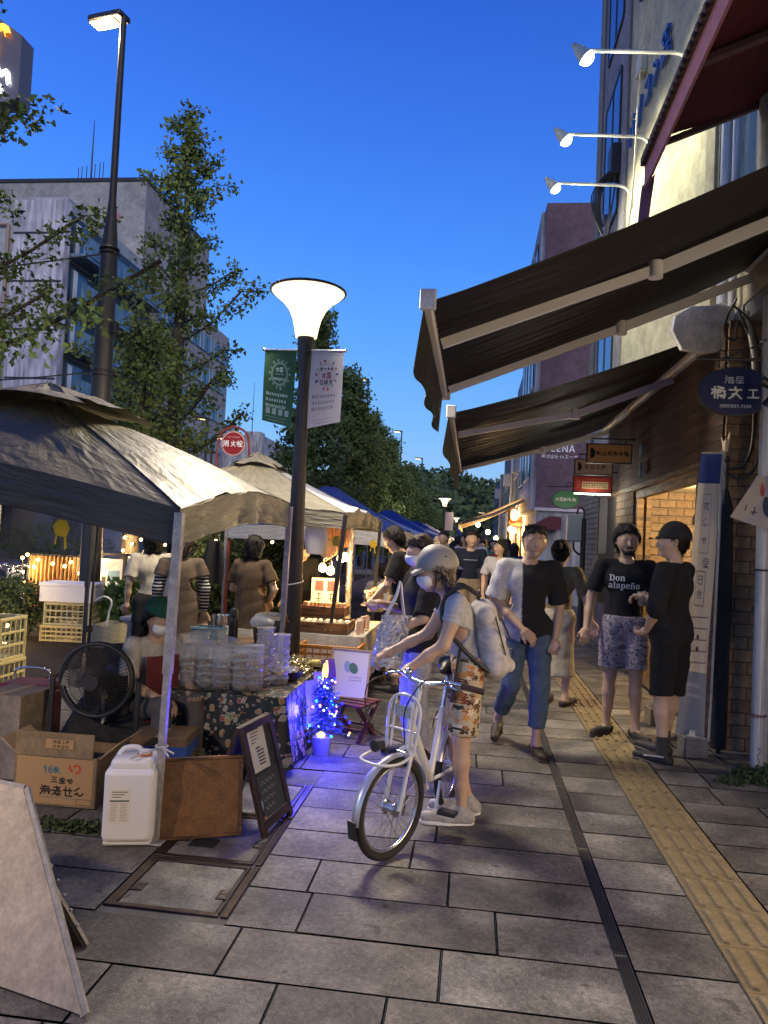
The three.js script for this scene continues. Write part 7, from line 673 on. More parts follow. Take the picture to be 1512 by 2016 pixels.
{
  const t = person('man in black shirt, shorts and cap, back turned, hand on hip', { pos: [1.5, 0, -5.76], turn: -2.25, h: 1.74, skin: skins[0], hairR: .004, noLocks: true, shoes: shoeBlack, cell: .012, pose: { look: [.75, 0, 1], elL: [.33, 1.13, -.04], wrL: [.17, .95, .1], hdL: [-.5, -.5, .7], elR: [-.27, 1.12, .08], wrR: [-.2, 1.15, .3], curl: .8, anL: [.12, .085, -.02], anR: [-.13, .085, .1], toeR: [-.15, .035, .25] }, top: { mat: cBlack, sleeve: 1.25, hem: .74, ease: .05, flare: .015 }, bottom: { mat: cloth([.009, .009, .01]), to: 1.02, ease: .045, waist: .98 }, socks: mat([.04, .04, .04], .9) }), { H, S } = J(t);
  const c = mesh('cap', nets([cap(H(0, .05, -.016), H(0, .04, -.01), .108 * S, .108 * S), cap(H(0, .03, -.03), H(0, .04, -.02), .104 * S, .104 * S)], .007, (x, y, z) => { const up = nrm(sub3(H(0, 1, 0), H(0, 0, 0))); return -dot3(sub3([x, y, z], H(0, .022, 0)), up); }), mat([.012, .012, .014], .85), t); mesh('peak', nets([cap(H(.045, .03, .1), H(-.045, .03, .1), .012, .012), cap(H(.03, .022, .155), H(-.03, .022, .155), .009, .009)], .006), mat([.012, .012, .014], .85), c); mesh('strap', nets([cap(H(.03, .035, -.125), H(-.03, .035, -.125), .005, .005)], .004), mat([.4, .4, .4], .5), c);
  for (const s of ['L', 'R']) { const { P } = J(t), a = P['an' + s], e = P['toe' + s]; mesh('shoe_stripe', tube([add3(a, [(s === 'L' ? 1 : -1) * .042, -.02, -.03]), add3(mix3(a, e, .5), [(s === 'L' ? 1 : -1) * .04, -.005, 0]), add3(e, [(s === 'L' ? 1 : -1) * .036, .012, -.02])], .006, 10, 5), mWhitePaint, t); }
}
// vendors
{
  const t = person('seated vendor in a green cap, face mask and white top at the low table', { pos: [-2.1, 0, -4.8], turn: .95, h: 1.58, slim: .9, skin: skins[1], hairStyle: 'long', hairLen: -.2, noLocks: true, mask: true, shoes: shoeBlack, pose: { pelvis: [0, .40, -.08], chest: [0, .72, -.02], neck: [0, .87, .0], head: [0, 1.01, .05], shL: [.175, .83, .0], shR: [-.175, .83, .0], elL: [.24, .58, .08], elR: [-.24, .58, .08], wrL: [.14, .5, .3], wrR: [-.12, .5, .3], hipL: [.1, .38, -.05], hipR: [-.1, .38, -.05], knL: [.13, .45, .36], knR: [-.13, .45, .36], anL: [.13, .085, .38], anR: [-.13, .085, .38], toeL: [.14, .035, .53], toeR: [-.14, .035, .53], look: [.1, -.35, 1] }, top: { mat: cloth([.58, .56, .52]), sleeve: .85, hem: .36, ease: .035 }, bottom: { mat: cGrey, to: 1.9, waist: .52 } }), { H, S, P } = J(t);
  mesh('cap', nets([cap(H(0, .05, -.02), H(0, .045, -.01), .112 * S, .112 * S)], .007, (x, y, z) => -dot3(sub3([x, y, z], H(0, .058, 0)), nrm(sub3(H(0, 1, .1), H(0, 0, 0))))), cloth([.01, .10, .07]), t); mesh('apron', grid(8, 10, (u, v) => { const x = (u - .5) * .24; return [x, .76 * S - v * .42, .135 + .03 * v - x * x]; }), mat([.2, .03, .03], .9, { side: THREE.DoubleSide, map: rep(texStain, 5) }), t);
}
{ const t = person('vendor in a brown pinafore over striped sleeves, back to the camera', { pos: [-2.72, 0, -6.75], turn: PI + .25, h: 1.5, hairStyle: 'bob', hair: mHairBrown, shoes: shoeBlack, pose: { elR: [-.25, 1.12, .0], wrR: [-.25, .88, .06], look: [-.5, -.1, 1] }, top: { mat: cTaupe, sleeve: .5, hem: .42, ease: .05, drop: true }, bottom: { mat: cGrey, to: 1.9 } }), { P } = J(t); for (const s of ['L', 'R']) mesh('striped_sleeve', nets([cap(mix3(P['sh' + s], P['el' + s], .45), P['el' + s], .056, .052), cap(P['el' + s], mix3(P['el' + s], P['wr' + s], .85), .052, .042)], .011, null, .006), cStripe, t); }
person('woman vendor in a brown dress with her hand at her waist, back to the camera', { pos: [-2.18, 0, -7.25], turn: PI - .25, h: 1.5, hairStyle: 'bob', hair: mHair, shoes: shoeBlack, pose: { elR: [-.3, 1.12, -.02], wrR: [-.17, .98, .12], elL: [.28, 1.1, .05], wrL: [.14, 1.0, .2], look: [.2, -.2, 1] }, top: { mat: cBrown, sleeve: .7, hem: .4, ease: .05, drop: true }, bottom: { mat: cGrey, to: 1.9 } });
person('vendor in a cream t-shirt half hidden behind the brown pinafore', { pos: [-3.22, 0, -7.2], turn: PI + .5, h: 1.52, hairStyle: 'bob', shoes: shoeBlack, cell: .016, top: { mat: cloth([.55, .5, .4]), sleeve: .8, hem: .84, ease: .04 }, bottom: { mat: cBlack, to: 1.9, ease: .03 } });
person('person in a pale plaid shirt bending by the notice board', { pos: [-4.05, 0, -9.0], turn: 1.9, h: 1.6, cell: .018, shoes: shoeBlack, pose: { chest: [0, 1.18, .12], neck: [0, 1.28, .2], head: [0, 1.36, .32], shL: [.18, 1.24, .17], shR: [-.18, 1.24, .17], elL: [.24, 1.0, .25], elR: [-.24, 1.0, .25], wrL: [.2, .8, .35], wrR: [-.2, .8, .35] }, top: { mat: cloth([.35, .42, .5]), sleeve: 1.8, hem: .84, ease: .04 }, bottom: { mat: cGrey, to: 1.9 } });
person('stall keeper in a dark jacket at the left end of the white table', { pos: [-2.05, 0, -8.85], turn: .5, h: 1.5, cell: .018, shoes: shoeBlack, pose: { head: [0, 1.53, .07], look: [.2, -.6, 1] }, top: { mat: cBlack, sleeve: 1.9, hem: .8 }, bottom: { mat: cBlack, to: 1.9 } });
{ person('person sitting in a white shirt behind the white table', { pos: [-1.18, 0, -10.1], turn: PI + .1, h: 1.66, cell: .018, shoes: shoeBlack, pose: { pelvis: [0, .5, -.05], chest: [0, .82, 0], neck: [0, .97, .02], head: [0, 1.11, .06], shL: [.18, .93, 0], shR: [-.18, .93, 0], elL: [.24, .68, .06], elR: [-.24, .68, .06], wrL: [.15, .6, .28], wrR: [-.15, .6, .28], hipL: [.1, .48, 0], hipR: [-.1, .48, 0], knL: [.13, .48, .4], knR: [-.13, .48, .4], anL: [.13, .085, .42], anR: [-.13, .085, .42], toeL: [.14, .035, .57], toeR: [-.14, .035, .57] }, top: { mat: cloth([.6, .63, .7]), sleeve: .8, hem: .5 }, bottom: { mat: cBlack, to: 1.9, waist: .6 } });
  const s = thing('stool', 'dark stool under the sitting person in white', 'stool', [-1.18, 0, -10.05]); mesh('seat', rbox(.36, .05, .36, .02, 0, .38, 0), mPlasticBlack, s); for (const [x, z] of [[-.14, -.14], [.14, -.14], [-.14, .14], [.14, .14]]) mesh('leg', bar([x, 0, z], [x * .8, .36, z * .8], .014), mBlackMetal, s); }
{ // strollers farther down the street
  const tops = [['white', [.6, .6, .6]], ['black', [.015, .015, .015]], ['grey', [.2, .2, .2]], ['red', [.4, .05, .04]], ['blue', [.05, .09, .25]], ['beige', [.45, .36, .25]], ['green', [.07, .16, .08]]], bots = [['dark trousers', [.02, .02, .03]], ['jeans', [.07, .1, .18]], ['khaki trousers', [.3, .24, .15]], ['grey trousers', [.15, .15, .15]]];
  const spots = [[-.55, -14.2], [.85, -15.5], [.1, -17], [-.35, -18.6], [.55, -19.8], [1.0, -21.5], [-.2, -22.5], [.35, -24], [-.5, -25.5], [.8, -27], [.1, -28.5], [-.3, -31], [.5, -33], [.95, -35], [-.1, -37], [.3, -40], [-.15, -15.2], [.65, -17.8], [.25, -21], [-.5, -20.5], [.7, -23.2], [0, -26], [.5, -30.5], [-.45, -28.3], [.15, -34.5], [.75, -38.5]];
  spots.forEach(([x, z], i) => { const a = tops[(i * 3 + 1) % 7], b = bots[(i * 5) % 4], long = i % 3 === 1, back = i % 2; person((back ? 'stroller walking away' : 'stroller coming nearer') + ' in ' + a[0] + ' top and ' + b[0] + (long ? ', long hair' : '') + [', nearest on the stall side', ', by the shop front', ' mid-street', ', beside the white tent', ', under the orange awning', ', close to the shops', ' left of centre', ' in mid crowd', ' at the blue tent', ' near the lit shop', ' among the far crowd', ' on the far stall side', ' in the far middle', ' far by the shops', ' at the end of the crowd', ', farthest of all', ' just past the stall customers', ' before the lit shop', ' between two others', ' at a tent pole', ' near the lantern', ' behind the blue tents', ' beyond the awning', ' at the pale far tent', ' far off in line', ' farthest by the shops'][i], { pos: [x, 0, z], turn: (back ? PI : 0) + rr(-.4, .4), h: rr(1.54, 1.74), cell: .026, hairStyle: long ? 'long' : 'short', hairR: .015, shoes: shoeBlack, skin: skins[i % 3], group: 'strollers down the street', pose: { knL: [.1, .5, .1], anL: [.11, .09, .1], toeL: [.12, .035, .24], anR: [-.11, .12, -.15], toeR: [-.12, .04, 0], wrL: [.24, .9, -.05], wrR: [-.24, .9, .14] }, top: { mat: mat(a[1], .95), sleeve: .8, hem: .85, ease: .03 }, bottom: { mat: mat(b[1], .95), to: 1.9 } }); });
}
// ---------- bicycle ----------
function bicycle(label, pos, turn, steer, paint) {
  const t = thing('bicycle', label, 'bicycle', pos, turn), R = .245, m = paint, tyre = mat([.018, .018, .02], .75), chrome = mChrome, half = .43;
  const wheel = (name, parent, z) => { const w = new THREE.Group(); w.name = name; w.position.set(0, R, z); parent.add(w); mesh('tyre', torus(R - .02, .0205, 0, 0, 0, 0, PI / 2, 0, 10, 56), tyre, w); mesh('rim', [torus(R - .044, .009, 0, 0, 0, 0, PI / 2, 0, 8, 56)], chrome, w); mesh('hub', [cyl(.022, .022, .06, 0, 0, 0, 14, 0, 0, PI / 2), cyl(.034, .034, .006, .03, 0, 0, 14, 0, 0, PI / 2), cyl(.034, .034, .006, -.03, 0, 0, 14, 0, 0, PI / 2), bar([-.055, 0, 0], [.055, 0, 0], .007)], chrome, w); const sp = []; for (let k = 0; k < 28; k++) { const a = k * 2 * PI / 28, b = a + (k % 2 ? .5 : -.5); sp.push(bar([(k % 4 < 2 ? 1 : -1) * .028, Math.sin(b) * .03, Math.cos(b) * .03], [0, Math.sin(a) * (R - .047), Math.cos(a) * (R - .047)], .0013, .0013, 4)); } mesh('spokes', merge(sp), mat([.25, .25, .26], .3, { metalness: .9 }), w); return w; };
  const arc = (a0, a1, r, wd) => grid(24, 6, (u, v) => { const a = a0 + (a1 - a0) * u, q = (v - .5) * 2, rr_ = r - .012 * q * q; return [q * wd, R + Math.sin(a) * rr_, Math.cos(a) * rr_]; });
  // steering assembly
  const axis = V(0, .58, .33), f = new THREE.Group(); f.name = 'steering'; f.position.set(0, 0, .33); f.rotation.y = steer; t.add(f); const z0 = half - .33;
  wheel('front_wheel', f, z0); mesh('fork', [tube([[.045, R, z0], [.045, .4, z0 - .04], [.035, .5, z0 - .075], [0, .53, z0 - .085]], .012, 18, 8), tube([[-.045, R, z0], [-.045, .4, z0 - .04], [-.035, .5, z0 - .075], [0, .53, z0 - .085]], .012, 18, 8), bar([0, .52, .01], [0, .82, -.06], .014)], m, f);
  mesh('fender', arc(-.1, 2.9, R + .02, .024).translate(0, 0, z0), mat([.6, .6, .62], .3, { metalness: .6, side: THREE.DoubleSide }), f); mesh('mudflap', rbox(.05, .09, .006, .002, 0, R - .04, z0 + R + .026, .2), mPlasticBlack, f);
  mesh('handlebar', [tube([[-.27, .84, -.16], [-.16, .86, -.1], [-.05, .84, -.06], [.05, .84, -.06], [.16, .86, -.1], [.27, .84, -.16]], .011, 30, 8), bar([0, .8, -.055], [0, .845, -.06], .017)], chrome, f); for (const s of [-1, 1]) { mesh('grip', bar([s * .2, .852, -.122], [s * .3, .836, -.178], .016), mat([.06, .03, .022], .7), f); mesh('brake_lever', tube([[s * .16, .86, -.08], [s * .21, .85, -.05], [s * .28, .825, -.12]], .006, 10, 6), chrome, f); }
  mesh('brake_cable', [tube([[.18, .86, -.07], [.16, .9, .1], [.06, .75, .12], [.02, .55, .06]], .0035, 24, 5), tube([[-.18, .86, -.07], [-.2, .8, .12], [-.16, .6, .1], [-.02, .5, -.1]], .0035, 24, 5)], mPlasticBlack, f); mesh('bell', ball(.022, -.1, .875, -.08, 1, .7, 1), chrome, f);
  mesh('front_rack', [tube([[-.09, .52, .07], [-.09, .74, .05], [-.05, .78, .05], [.05, .78, .05], [.09, .74, .05], [.09, .52, .07]], .008, 30, 7), bar([-.09, .62, .06], [.09, .62, .06], .006), bar([-.06, .53, .07], [-.06, .77, .05], .006), bar([.06, .53, .07], [.06, .77, .05], .006), tube([[-.09, .52, .07], [-.1, .5, .2], [-.06, .5, .28], [.06, .5, .28], [.1, .5, .2], [.09, .52, .07]], .007, 26, 6)], m, f); const pl = mesh('number_plate', rbox(.1, .055, .004, .002, 0, .71, .066), mWhitePaint, f); mesh('lamp', [cyl(.028, .022, .06, -.07, .54, .15, 14, PI / 2), rbox(.03, .03, .03, .005, -.07, .51, .1)], mPlasticBlack, f); mesh('caliper', [rbox(.06, .03, .02, .006, 0, .5, z0 - .05)], chrome, f);
  // frame
  const A = [0, .6, .33], BB = [0, .26, -.06], S0 = [0, .62, -.2], RH = [0, R, -half]; mesh('frame', [bar([0, .54, .335], [0, .74, .31], .021), bar([0, .64, .32], BB, .022), bar([0, .56, .33], [0, .22, -.02], .014), bar(BB, S0, .018), ...[-1, 1].flatMap((s) => [bar([s * .02, BB[1], BB[2]], [s * .055, R, -half], .01), bar([s * .015, .58, -.19], [s * .055, R, -half], .008)])], m, t);
  wheel('rear_wheel', t, -half); mesh('rear_fender', arc(.3, 3.2, R + .02, .024).translate(0, 0, -half), mat([.62, .62, .64], .3, { metalness: .5, side: THREE.DoubleSide }), t); mesh('seat_post', bar(S0, [0, .8, -.26], .013), chrome, t); mesh('saddle', nets([cap([0, .83, -.14], [0, .835, -.24], .018, .035, { k: .03 }), cap([.045, .84, -.33], [-.045, .84, -.33], .042, .042, { k: .04 }), cap([0, .835, -.22], [0, .84, -.33], .035, .05, { k: .03 })], .01), mPlasticBlack, t);
  mesh('chain_guard', [rbox(.012, .05, .4, .006, -.07, .27, -.24)], m, t); mesh('crank', [cyl(.07, .07, .006, -.055, BB[1], BB[2], 24, 0, 0, PI / 2), beam([.06, BB[1], BB[2]], [.06, .12, -.02], .012, .022), beam([-.07, BB[1], BB[2]], [-.07, .4, -.1], .012, .022)], chrome, t); mesh('pedal', rbox(.1, .022, .07, .006, .125, .115, -.02), mPlasticBlack, t); mesh('pedal', rbox(.09, .022, .07, .006, -.13, .4, -.1), mPlasticBlack, t); mesh('rear_rack', [tube([[-.06, .53, -.26], [-.06, .53, -.6], [.06, .53, -.6], [.06, .53, -.26]], .006, 30, 6), bar([-.055, R, -half], [-.06, .53, -.5], .005), bar([.055, R, -half], [.06, .53, -.5], .005)], m, t); mesh('kickstand', bar([.06, R - .04, -half], [.14, .01, -half + .1], .008), chrome, t);
  return t;
}
const mBikeWhite = phys([.66, .66, .67], .3, { clearcoat: .6 }), bike = bicycle('small-wheeled white city bicycle held by the cyclist, front wheel turned', [-.2, 0, -4.02], -.27, -.33, mBikeWhite); bike.rotation.z = -.035;
bicycle('parked silver bicycle by the fence at the left edge', [-6.7, .03, -9.9], 1.0, .3, mSteelGrey); bicycle('parked pale bicycle leaning behind the silver one', [-7.1, .03, -10.5], 1.2, -.2, mBikeWhite); bicycle('parked dark bicycle farthest left by the shrub', [-6.9, .03, -9.2], .8, .2, mBlackMetal);
{ const b = thing('black_holdall', 'slumped black holdall on the ground behind the fan', 'bag', [-2.28, 0, -4.68], .2), mB = mat([.012, .012, .013], .75, { bumpMap: rep(texWrinkle, 2), bumpScale: .01 }); mesh('body', nets([cap([-.2, .16, 0], [.2, .16, 0], .15, .15, { k: .06 }), cap([-.15, .32, 0], [.14, .3, 0], .12, .11, { k: .08 }), cap([.05, .42, -.02], [-.06, .4, 0], .09, .08, { k: .06 })], .014, (x, y) => .004 - y, .02), mB, b); mesh('handle', [tube([[-.1, .4, .08], [-.06, .5, .1], [.06, .5, .1], [.1, .4, .08]], .01, 14, 6)], mB, b);
  const k = thing('red_cool_box', 'small red cool box with a steel handle at the left edge', 'cool box', [-3.05, 0, -4.95], .1); mesh('body', rbox(.34, .36, .26, .03, 0, .19, 0), mat([.22, .015, .02], .4), k); mesh('lid', rbox(.35, .05, .27, .02, 0, .4, 0), mat([.24, .02, .025], .4), k); mesh('handle', tube([[-.12, .42, 0], [-.12, .5, 0], [.12, .5, 0], [.12, .42, 0]], .008, 16, 6), mChrome, k); }
// ---------- things along the shop fronts ----------
{
  const t = thing('banner_flag', 'tall narrow white and blue shop flag on a pole by the entrance', 'flag', [1.86, 0, -6.05]); mesh('pole', bar([.02, .1, 0], [.06, 2.36, 0], .011), mWhitePaint, t); mesh('cross_bar', bar([.06, 2.34, 0], [-.1, 2.34, .0], .007), mWhitePaint, t);
  const art = canvas(160, 900, (g) => { g.fillStyle = '#dcd4c8'; g.fillRect(0, 0, 160, 900); g.fillStyle = '#33468c'; g.fillRect(0, 0, 160, 95); g.fillStyle = '#8d95aa'; g.fillRect(0, 700, 160, 200); g.strokeStyle = '#9a928c'; g.lineWidth = 3; g.strokeRect(55, 130, 50, 190); g.strokeStyle = '#6f6a78'; ink(g, '花', 62, 150, 34, 4, '#8a8288'); ink(g, 'ん', 62, 205, 34, 4, '#8a8288'); ink(g, 'の', 62, 260, 34, 4, '#8a8288'); ink(g, '屋', 80, 330, 40, 4, '#7a7684'); g.strokeRect(52, 380, 52, 110); ink(g, '日', 60, 388, 36, 4, '#7a7684'); ink(g, '市', 60, 436, 36, 4, '#7a7684'); for (let k = 0; k < 5; k++) { g.beginPath(); g.moveTo(20, 530 + k * 36); g.lineTo(140, 524 + k * 36); g.stroke(); } g.fillStyle = '#4c4a58'; for (const [x, y] of [[40, 585], [86, 590], [40, 622], [86, 628]]) { g.beginPath(); g.arc(x, y, 8, 0, 7); g.fill(); } g.fillStyle = '#aab0c0'; g.fillRect(30, 735, 80, 14); g.fillRect(46, 770, 70, 10); });
  const c = mesh('cloth', grid(10, 40, (u, v) => { const sw = .03 * Math.sin(v * 7 + u * 3) * v; return [.05 - u * .16 - v * .13 + v * (1 - u) * .06, 2.33 - v * 2.2 + .03 * u * v, sw + .05 * v * u + .02 * Math.sin(u * 7)]; }), phys([1, 1, 1], .9, { map: art, side: THREE.DoubleSide, transmission: .4, thickness: 0 }), t); c.geometry.attributes.uv.array.forEach((v, i, a) => { a[i] = 1 - v; });
  const b = thing('flag_base', 'concrete block holding the flag pole', 'concrete block', [1.74, 0, -5.98], .1); mesh('block', rbox(.17, .15, .17, .012, 0, .076, 0), mat([.33, .32, .31], .95, { map: rep(texStain, 3), bumpMap: rep(texGraniteH, 3), bumpScale: .003 }), b); mesh('socket', [cyl(.025, .035, .04, .0, .17, 0, 14), cyl(.05, .05, .008, 0, .152, 0, 18)], mSteelGrey, b);
  const gft = thing('tied_block', 'small concrete block with a white rope bow near the entrance', 'concrete block', [1.7, 0, -6.95], .1); mesh('block', rbox(.16, .15, .16, .01, 0, .076, 0), mat([.36, .3, .2], .95, { map: rep(texStain, 3) }), gft); mesh('rope_bow', [0, 1, 2, 3, 4, 5].map((k) => tube([[0, .155, 0], [Math.cos(k * 1.05) * .04, .19 + .02 * (k % 2), Math.sin(k * 1.05) * .03], [Math.cos(k * 1.05 + .5) * .075, .16, Math.sin(k * 1.05 + .5) * .05]], .007, 8, 5)), mWhitePaint, gft);
  const p = thing('furled_parasol', 'tall furled black parasol in its cover by the brick pier', 'parasol', [1.965, 0, -6.1]); mesh('cover', grid(22, 40, (u, v) => { const a = u * 2 * PI, y = .04 + v * 2.02, r = (.055 + .012 * Math.sin(v * 3)) * (v > .93 ? 1 - (v - .93) * 9 : 1) * (1 + .06 * Math.sin(a * 5 + v * 9)); return [Math.cos(a) * r, y, Math.sin(a) * r]; }), mat([.010, .010, .012], .8, { side: THREE.DoubleSide }), p); mesh('pole', bar([0, .0, 0], [0, 2.32, 0], .019), mBlackMetal, p); mesh('finial', [ball(.03, 0, 2.3, 0), bar([-.09, 2.22, 0], [.16, 2.24, -.05], .008), tube([[0, 2.2, 0], [.1, 2.14, .02], [.2, 2.22, .0], [.26, 2.4, -.02]], .012, 16, 6)], mBlackMetal, p);
  const w = thing('drain_pipe', 'stout white painted drain pipe standing from paving to awning', 'pipe', [2.07, 0, -5.6]); mesh('pipe', lathe([[.045, 0], [.045, 3.42], [.04, 3.44], [0, 3.44]], 20), mWhitePaint, w); mesh('clip', [torus(.05, .008, 0, .42, 0, PI / 2), box(.03, .025, .02, -.03, .42, .045)], mat([.16, .09, .09], .6), w); mesh('clip', [torus(.05, .009, 0, 3.1, 0, PI / 2), box(.1, .02, .02, .06, 3.1, 0)], mChrome, w); mesh('clip', [torus(.05, .007, 0, 1.45, 0, PI / 2), box(.1, .02, .02, .06, 1.45, 0)], mBlackMetal, w); mesh('scribble', tube([[-.02, .07, .046], [.0, .1, .0465], [-.015, .14, .046], [.005, .17, .0465], [-.01, .2, .046]], .0025, 14, 4), mPlasticBlack, w); mesh('upper_pipe', [bar([.14, .0, -.25], [.14, 3.3, -.25], .03)], mWhitePaint, w);
  const cl = thing('cloth_sign', 'torn white cloth sign with red and grey paint hanging on the drain pipe', 'sign', [1.98, 1.7, -5.53], -.15); mesh('cloth', grid(14, 14, (u, v) => [(-.2 + u * .28) * (.25 + v * .75) + .06 - (1 - u) * v * .02, .42 - v * .4 - (1 - u) * v * -.1, .02 * Math.sin(u * 6 + v * 3)]), mat([1, 1, 1], .9, { side: THREE.DoubleSide, map: canvas(200, 260, (g) => { g.fillStyle = '#a49a8e'; g.fillRect(0, 0, 200, 260); g.fillStyle = '#9a4a44'; g.beginPath(); g.ellipse(130, 190, 22, 34, .2, 0, 7); g.fill(); g.fillStyle = '#3c3f4a'; g.beginPath(); g.ellipse(165, 110, 26, 50, 0, 0, 7); g.fill(); g.strokeStyle = '#2c2824'; g.lineWidth = 6; g.beginPath(); g.moveTo(50, 60); g.lineTo(44, 90); g.moveTo(80, 62); g.lineTo(110, 70); g.moveTo(95, 50); g.lineTo(98, 95); g.stroke(); }) }), cl);
  solo('cable_bundle', [tube([[2.02, 3.6, -6.15], [1.94, 3.45, -6.1], [1.92, 3.3, -6.1], [2.0, 3.25, -6.12], [2.03, 3.4, -6.15]], .009, 24, 5), tube([[2.04, 3.5, -6.16], [2.12, 3.3, -6.15], [2.16, 3.05, -6.16], [2.17, 2.4, -6.17], [2.1, 2.25, -6.15], [1.98, 2.22, -6.1]], .012, 30, 5), tube([[1.98, 3.55, -6.14], [2.1, 3.42, -6.1], [2.2, 3.2, -6.15], [2.2, 2.5, -6.17]], .009, 24, 5)], mPlasticBlack, 'tangle of black cables at the top of the brick pier', 'cables');
  solo('cable_tube', [bar([2.1, 3.5, -6.16], [2.16, 3.15, -6.14], .022), bar([2.16, 3.15, -6.14], [2.17, 2.95, -6.15], .018)], mWhitePaint, 'short white cable tube on the brick pier', 'pipe');
  const ho = thing('hand_ornament', 'small pale hand-shaped ornament on the brick pier', 'ornament', [1.97, 2.38, -6.15]); mesh('hand', nets([cap([0, 0, 0], [0, .05, 0], .02, .024, { k: .02 }), cap([.02, .06, 0], [.028, .14, 0], .009, .008, { k: .006 }), cap([-.02, .06, 0], [-.032, .1, 0], .009, .007, { k: .006 }), cap([-.005, .06, .01], [-.006, .07, .02], .009, .009, { k: .006 }), cap([.01, .06, .01], [.01, .07, .022], .009, .009, { k: .006 })], .005), mat([.6, .5, .36], .7), ho);
  const fish = thing('fish_ornament', 'pale blue fish ornament hung on the brown siding', 'ornament', [1.94, 2.6, -9.0], -PI / 2); mesh('body', T(disc(.035, .09, .015, .004), 0, .12, 0), mat([.22, .36, .40], .5), fish); mesh('tail', [T(disc(.028, .08, .015, .004), .015, -.1, 0, 0, 0, .25), T(disc(.02, .06, .015, .004), -.02, -.13, 0, 0, 0, -.3)], mat([.2, .34, .38], .5), fish);
  const ub = thing('switch_box', 'blue grey utility box on a black pole by the pale brick corner', 'utility box', [1.72, 0, -13]); mesh('box', rbox(.24, .46, .2, .01, 0, 1.87, 0), mat([.22, .27, .32], .5), ub); mesh('door', rbox(.2, .4, .01, .004, 0, 1.87, .102), mat([.25, .3, .35], .5), ub); mesh('pole', [bar([.16, 0, 0], [.16, 2.05, 0], .045), tube([[.16, 2.0, 0], [.15, 2.2, 0], [.08, 2.25, 0], [.04, 2.12, 0]], .018, 14, 6), tube([[.0, 1.65, 0], [.02, 1.5, 0], [.12, 1.42, 0]], .02, 12, 6)], mBlackMetal, ub);
  const wd = leafHeap('weeds', 'weeds growing round the foot of the drain pipe', 'weeds', [2.1, -.02, -5.45], .24, .05, .16, 420, mShrub, .02); leafHeap('weeds', 'small tuft of weeds in the paving near the drain pipe', 'weeds', [1.82, -.02, -5.35], .1, .02, .07, 90, mShrub, .02); leafHeap('weeds', 'strip of grass behind the jerry can', 'weeds', [-1.95, -.01, -3.62], .24, .012, .05, 200, mShrub, .02); leafHeap('pipe_creeper', 'leafy sprig growing against the wall behind the drain pipe', 'plant', [2.22, .95, -5.7], .1, .2, .1, 60, mShrub, .05);
  const pp = leafHeap('potted_palm', 'green potted plant under the orange awning', 'potted plant', [1.0, .7, -27.5], .4, .55, .4, 260, mLime, .08); mesh('pot', lathe([[0, -.7], [.2, -.7], [.26, .1], [.22, .1], [0, .05]], 18), mat([.2, .09, .05], .8), pp);
}
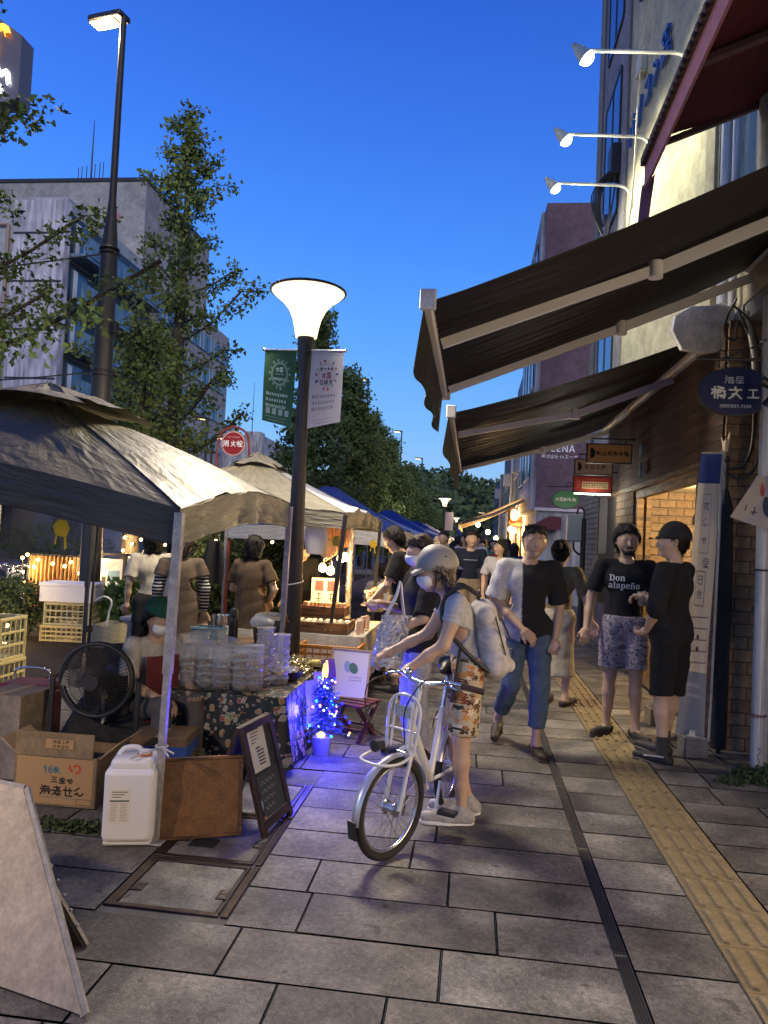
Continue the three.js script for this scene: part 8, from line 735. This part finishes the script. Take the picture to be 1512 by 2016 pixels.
{ // road traffic glimpsed between the stalls
  function car(label, pos, turn, c, h, rear) { const t = thing('parked_car', label, 'car', pos, turn, 'cars on the road'), m = phys(c, .3, { clearcoat: .8 }), L = 4.3; const prof = h > 1.7 ? [[-2.1, .3], [-2.12, .8], [-2.0, 1.2], [-1.75, 1.85], [1.2, 1.88], [1.65, 1.2], [2.1, 1.0], [2.15, .35]] : [[-2.1, .3], [-2.12, .8], [-1.9, .98], [-1.3, 1.42], [.4, 1.46], [1.1, 1.0], [2.0, .85], [2.12, .35]]; const g = plate(prof, 1.6, .05); g.translate(0, 0, -.8); g.rotateY(PI / 2); mesh('body', g, m, t); const gl = (pts, x) => { const q = plate(pts, .02); q.rotateY(PI / 2); q.translate(x, 0, 0); return q; }; const wy = h > 1.7 ? [[-1.6, 1.22], [-1.5, 1.7], [1.1, 1.72], [1.45, 1.22]] : [[-1.5, 1.0], [-1.15, 1.34], [.35, 1.36], [.85, 1.0]]; mesh('side_window', gl(wy, .84), mGlassDark, t); mesh('side_window', gl(wy, -.87), mGlassDark, t); mesh('rear_window', T(box(1.3, .45, .02), 0, h > 1.7 ? 1.52 : 1.2, h > 1.7 ? 1.9 : 1.68, h > 1.7 ? -.36 : -.9), mGlassDark, t);
    for (const [x, z] of [[-.75, 1.35], [.75, 1.35], [-.75, -1.35], [.75, -1.35]]) { const w = mesh('wheel', cyl(.32, .32, .2, x, .32, z, 20, 0, 0, PI / 2), mPlasticBlack, t); mesh('rim', cyl(.2, .2, .205, x, .32, z, 14, 0, 0, PI / 2), mSteelGrey, w); } for (const s of [-1, 1]) { mesh('tail_light', rbox(.22, .16, .05, .02, s * .62, h > 1.7 ? 1.15 : .85, h > 1.7 ? 2.02 : 2.13), emit([1, .02, .03], rear), t); mesh('headlight', rbox(.25, .12, .05, .02, s * .6, .7, -2.15), mGlassBlue, t); } mesh('number_plate', rbox(.33, .16, .02, .004, 0, .6, 2.16), mWhitePaint, t); return t; }
  car('dark blue van parked behind the cream tent', [-4.1, -.02, -17.2], .1, [.02, .035, .07], 1.9, .6); car('dark van with red tail lights on the road behind the vendors', [-8.5, -.12, -22], 0, [.03, .03, .035], 1.9, 8); car('second van farther up the road with red tail lights', [-8.35, -.12, -31], 0, [.2, .2, .22], 1.9, 8);
  { const s = thing('lamp_stand', 'thin black stand pole beside the beige canvas bag', 'stand', [-2.78, 0, -5.2]); mesh('pole', [bar([0, 0, 0], [0, .78, 0], .013), bar([0, .76, 0], [.02, 1.62, 0], .009)], mBlackMetal, s); mesh('clamp', rbox(.04, .05, .04, .008, 0, .78, 0), mPlasticBlack, s); for (let k = 0; k < 3; k++) mesh('leg', bar([0, .3, 0], [Math.cos(k * 2.1) * .2, .01, Math.sin(k * 2.1) * .2], .008), mBlackMetal, s); }
  const tl = thing('traffic_light', 'red traffic signal far up the road', 'traffic light', [-7.6, 0, -24]); mesh('pole', bar([0, 0, 0], [0, 3.4, 0], .05), mDarkPole, tl); mesh('housing', rbox(.3, .75, .2, .04, 0, 2.4, .05), mPlasticBlack, tl); mesh('red_light', ball(.1, 0, 2.6, .16, 1, 1, .4), emit([1, .02, .02], 9), tl); mesh('hood', torus(.11, .01, 0, 2.6, .17), mPlasticBlack, tl);
}
renderer.render(scene, camera);
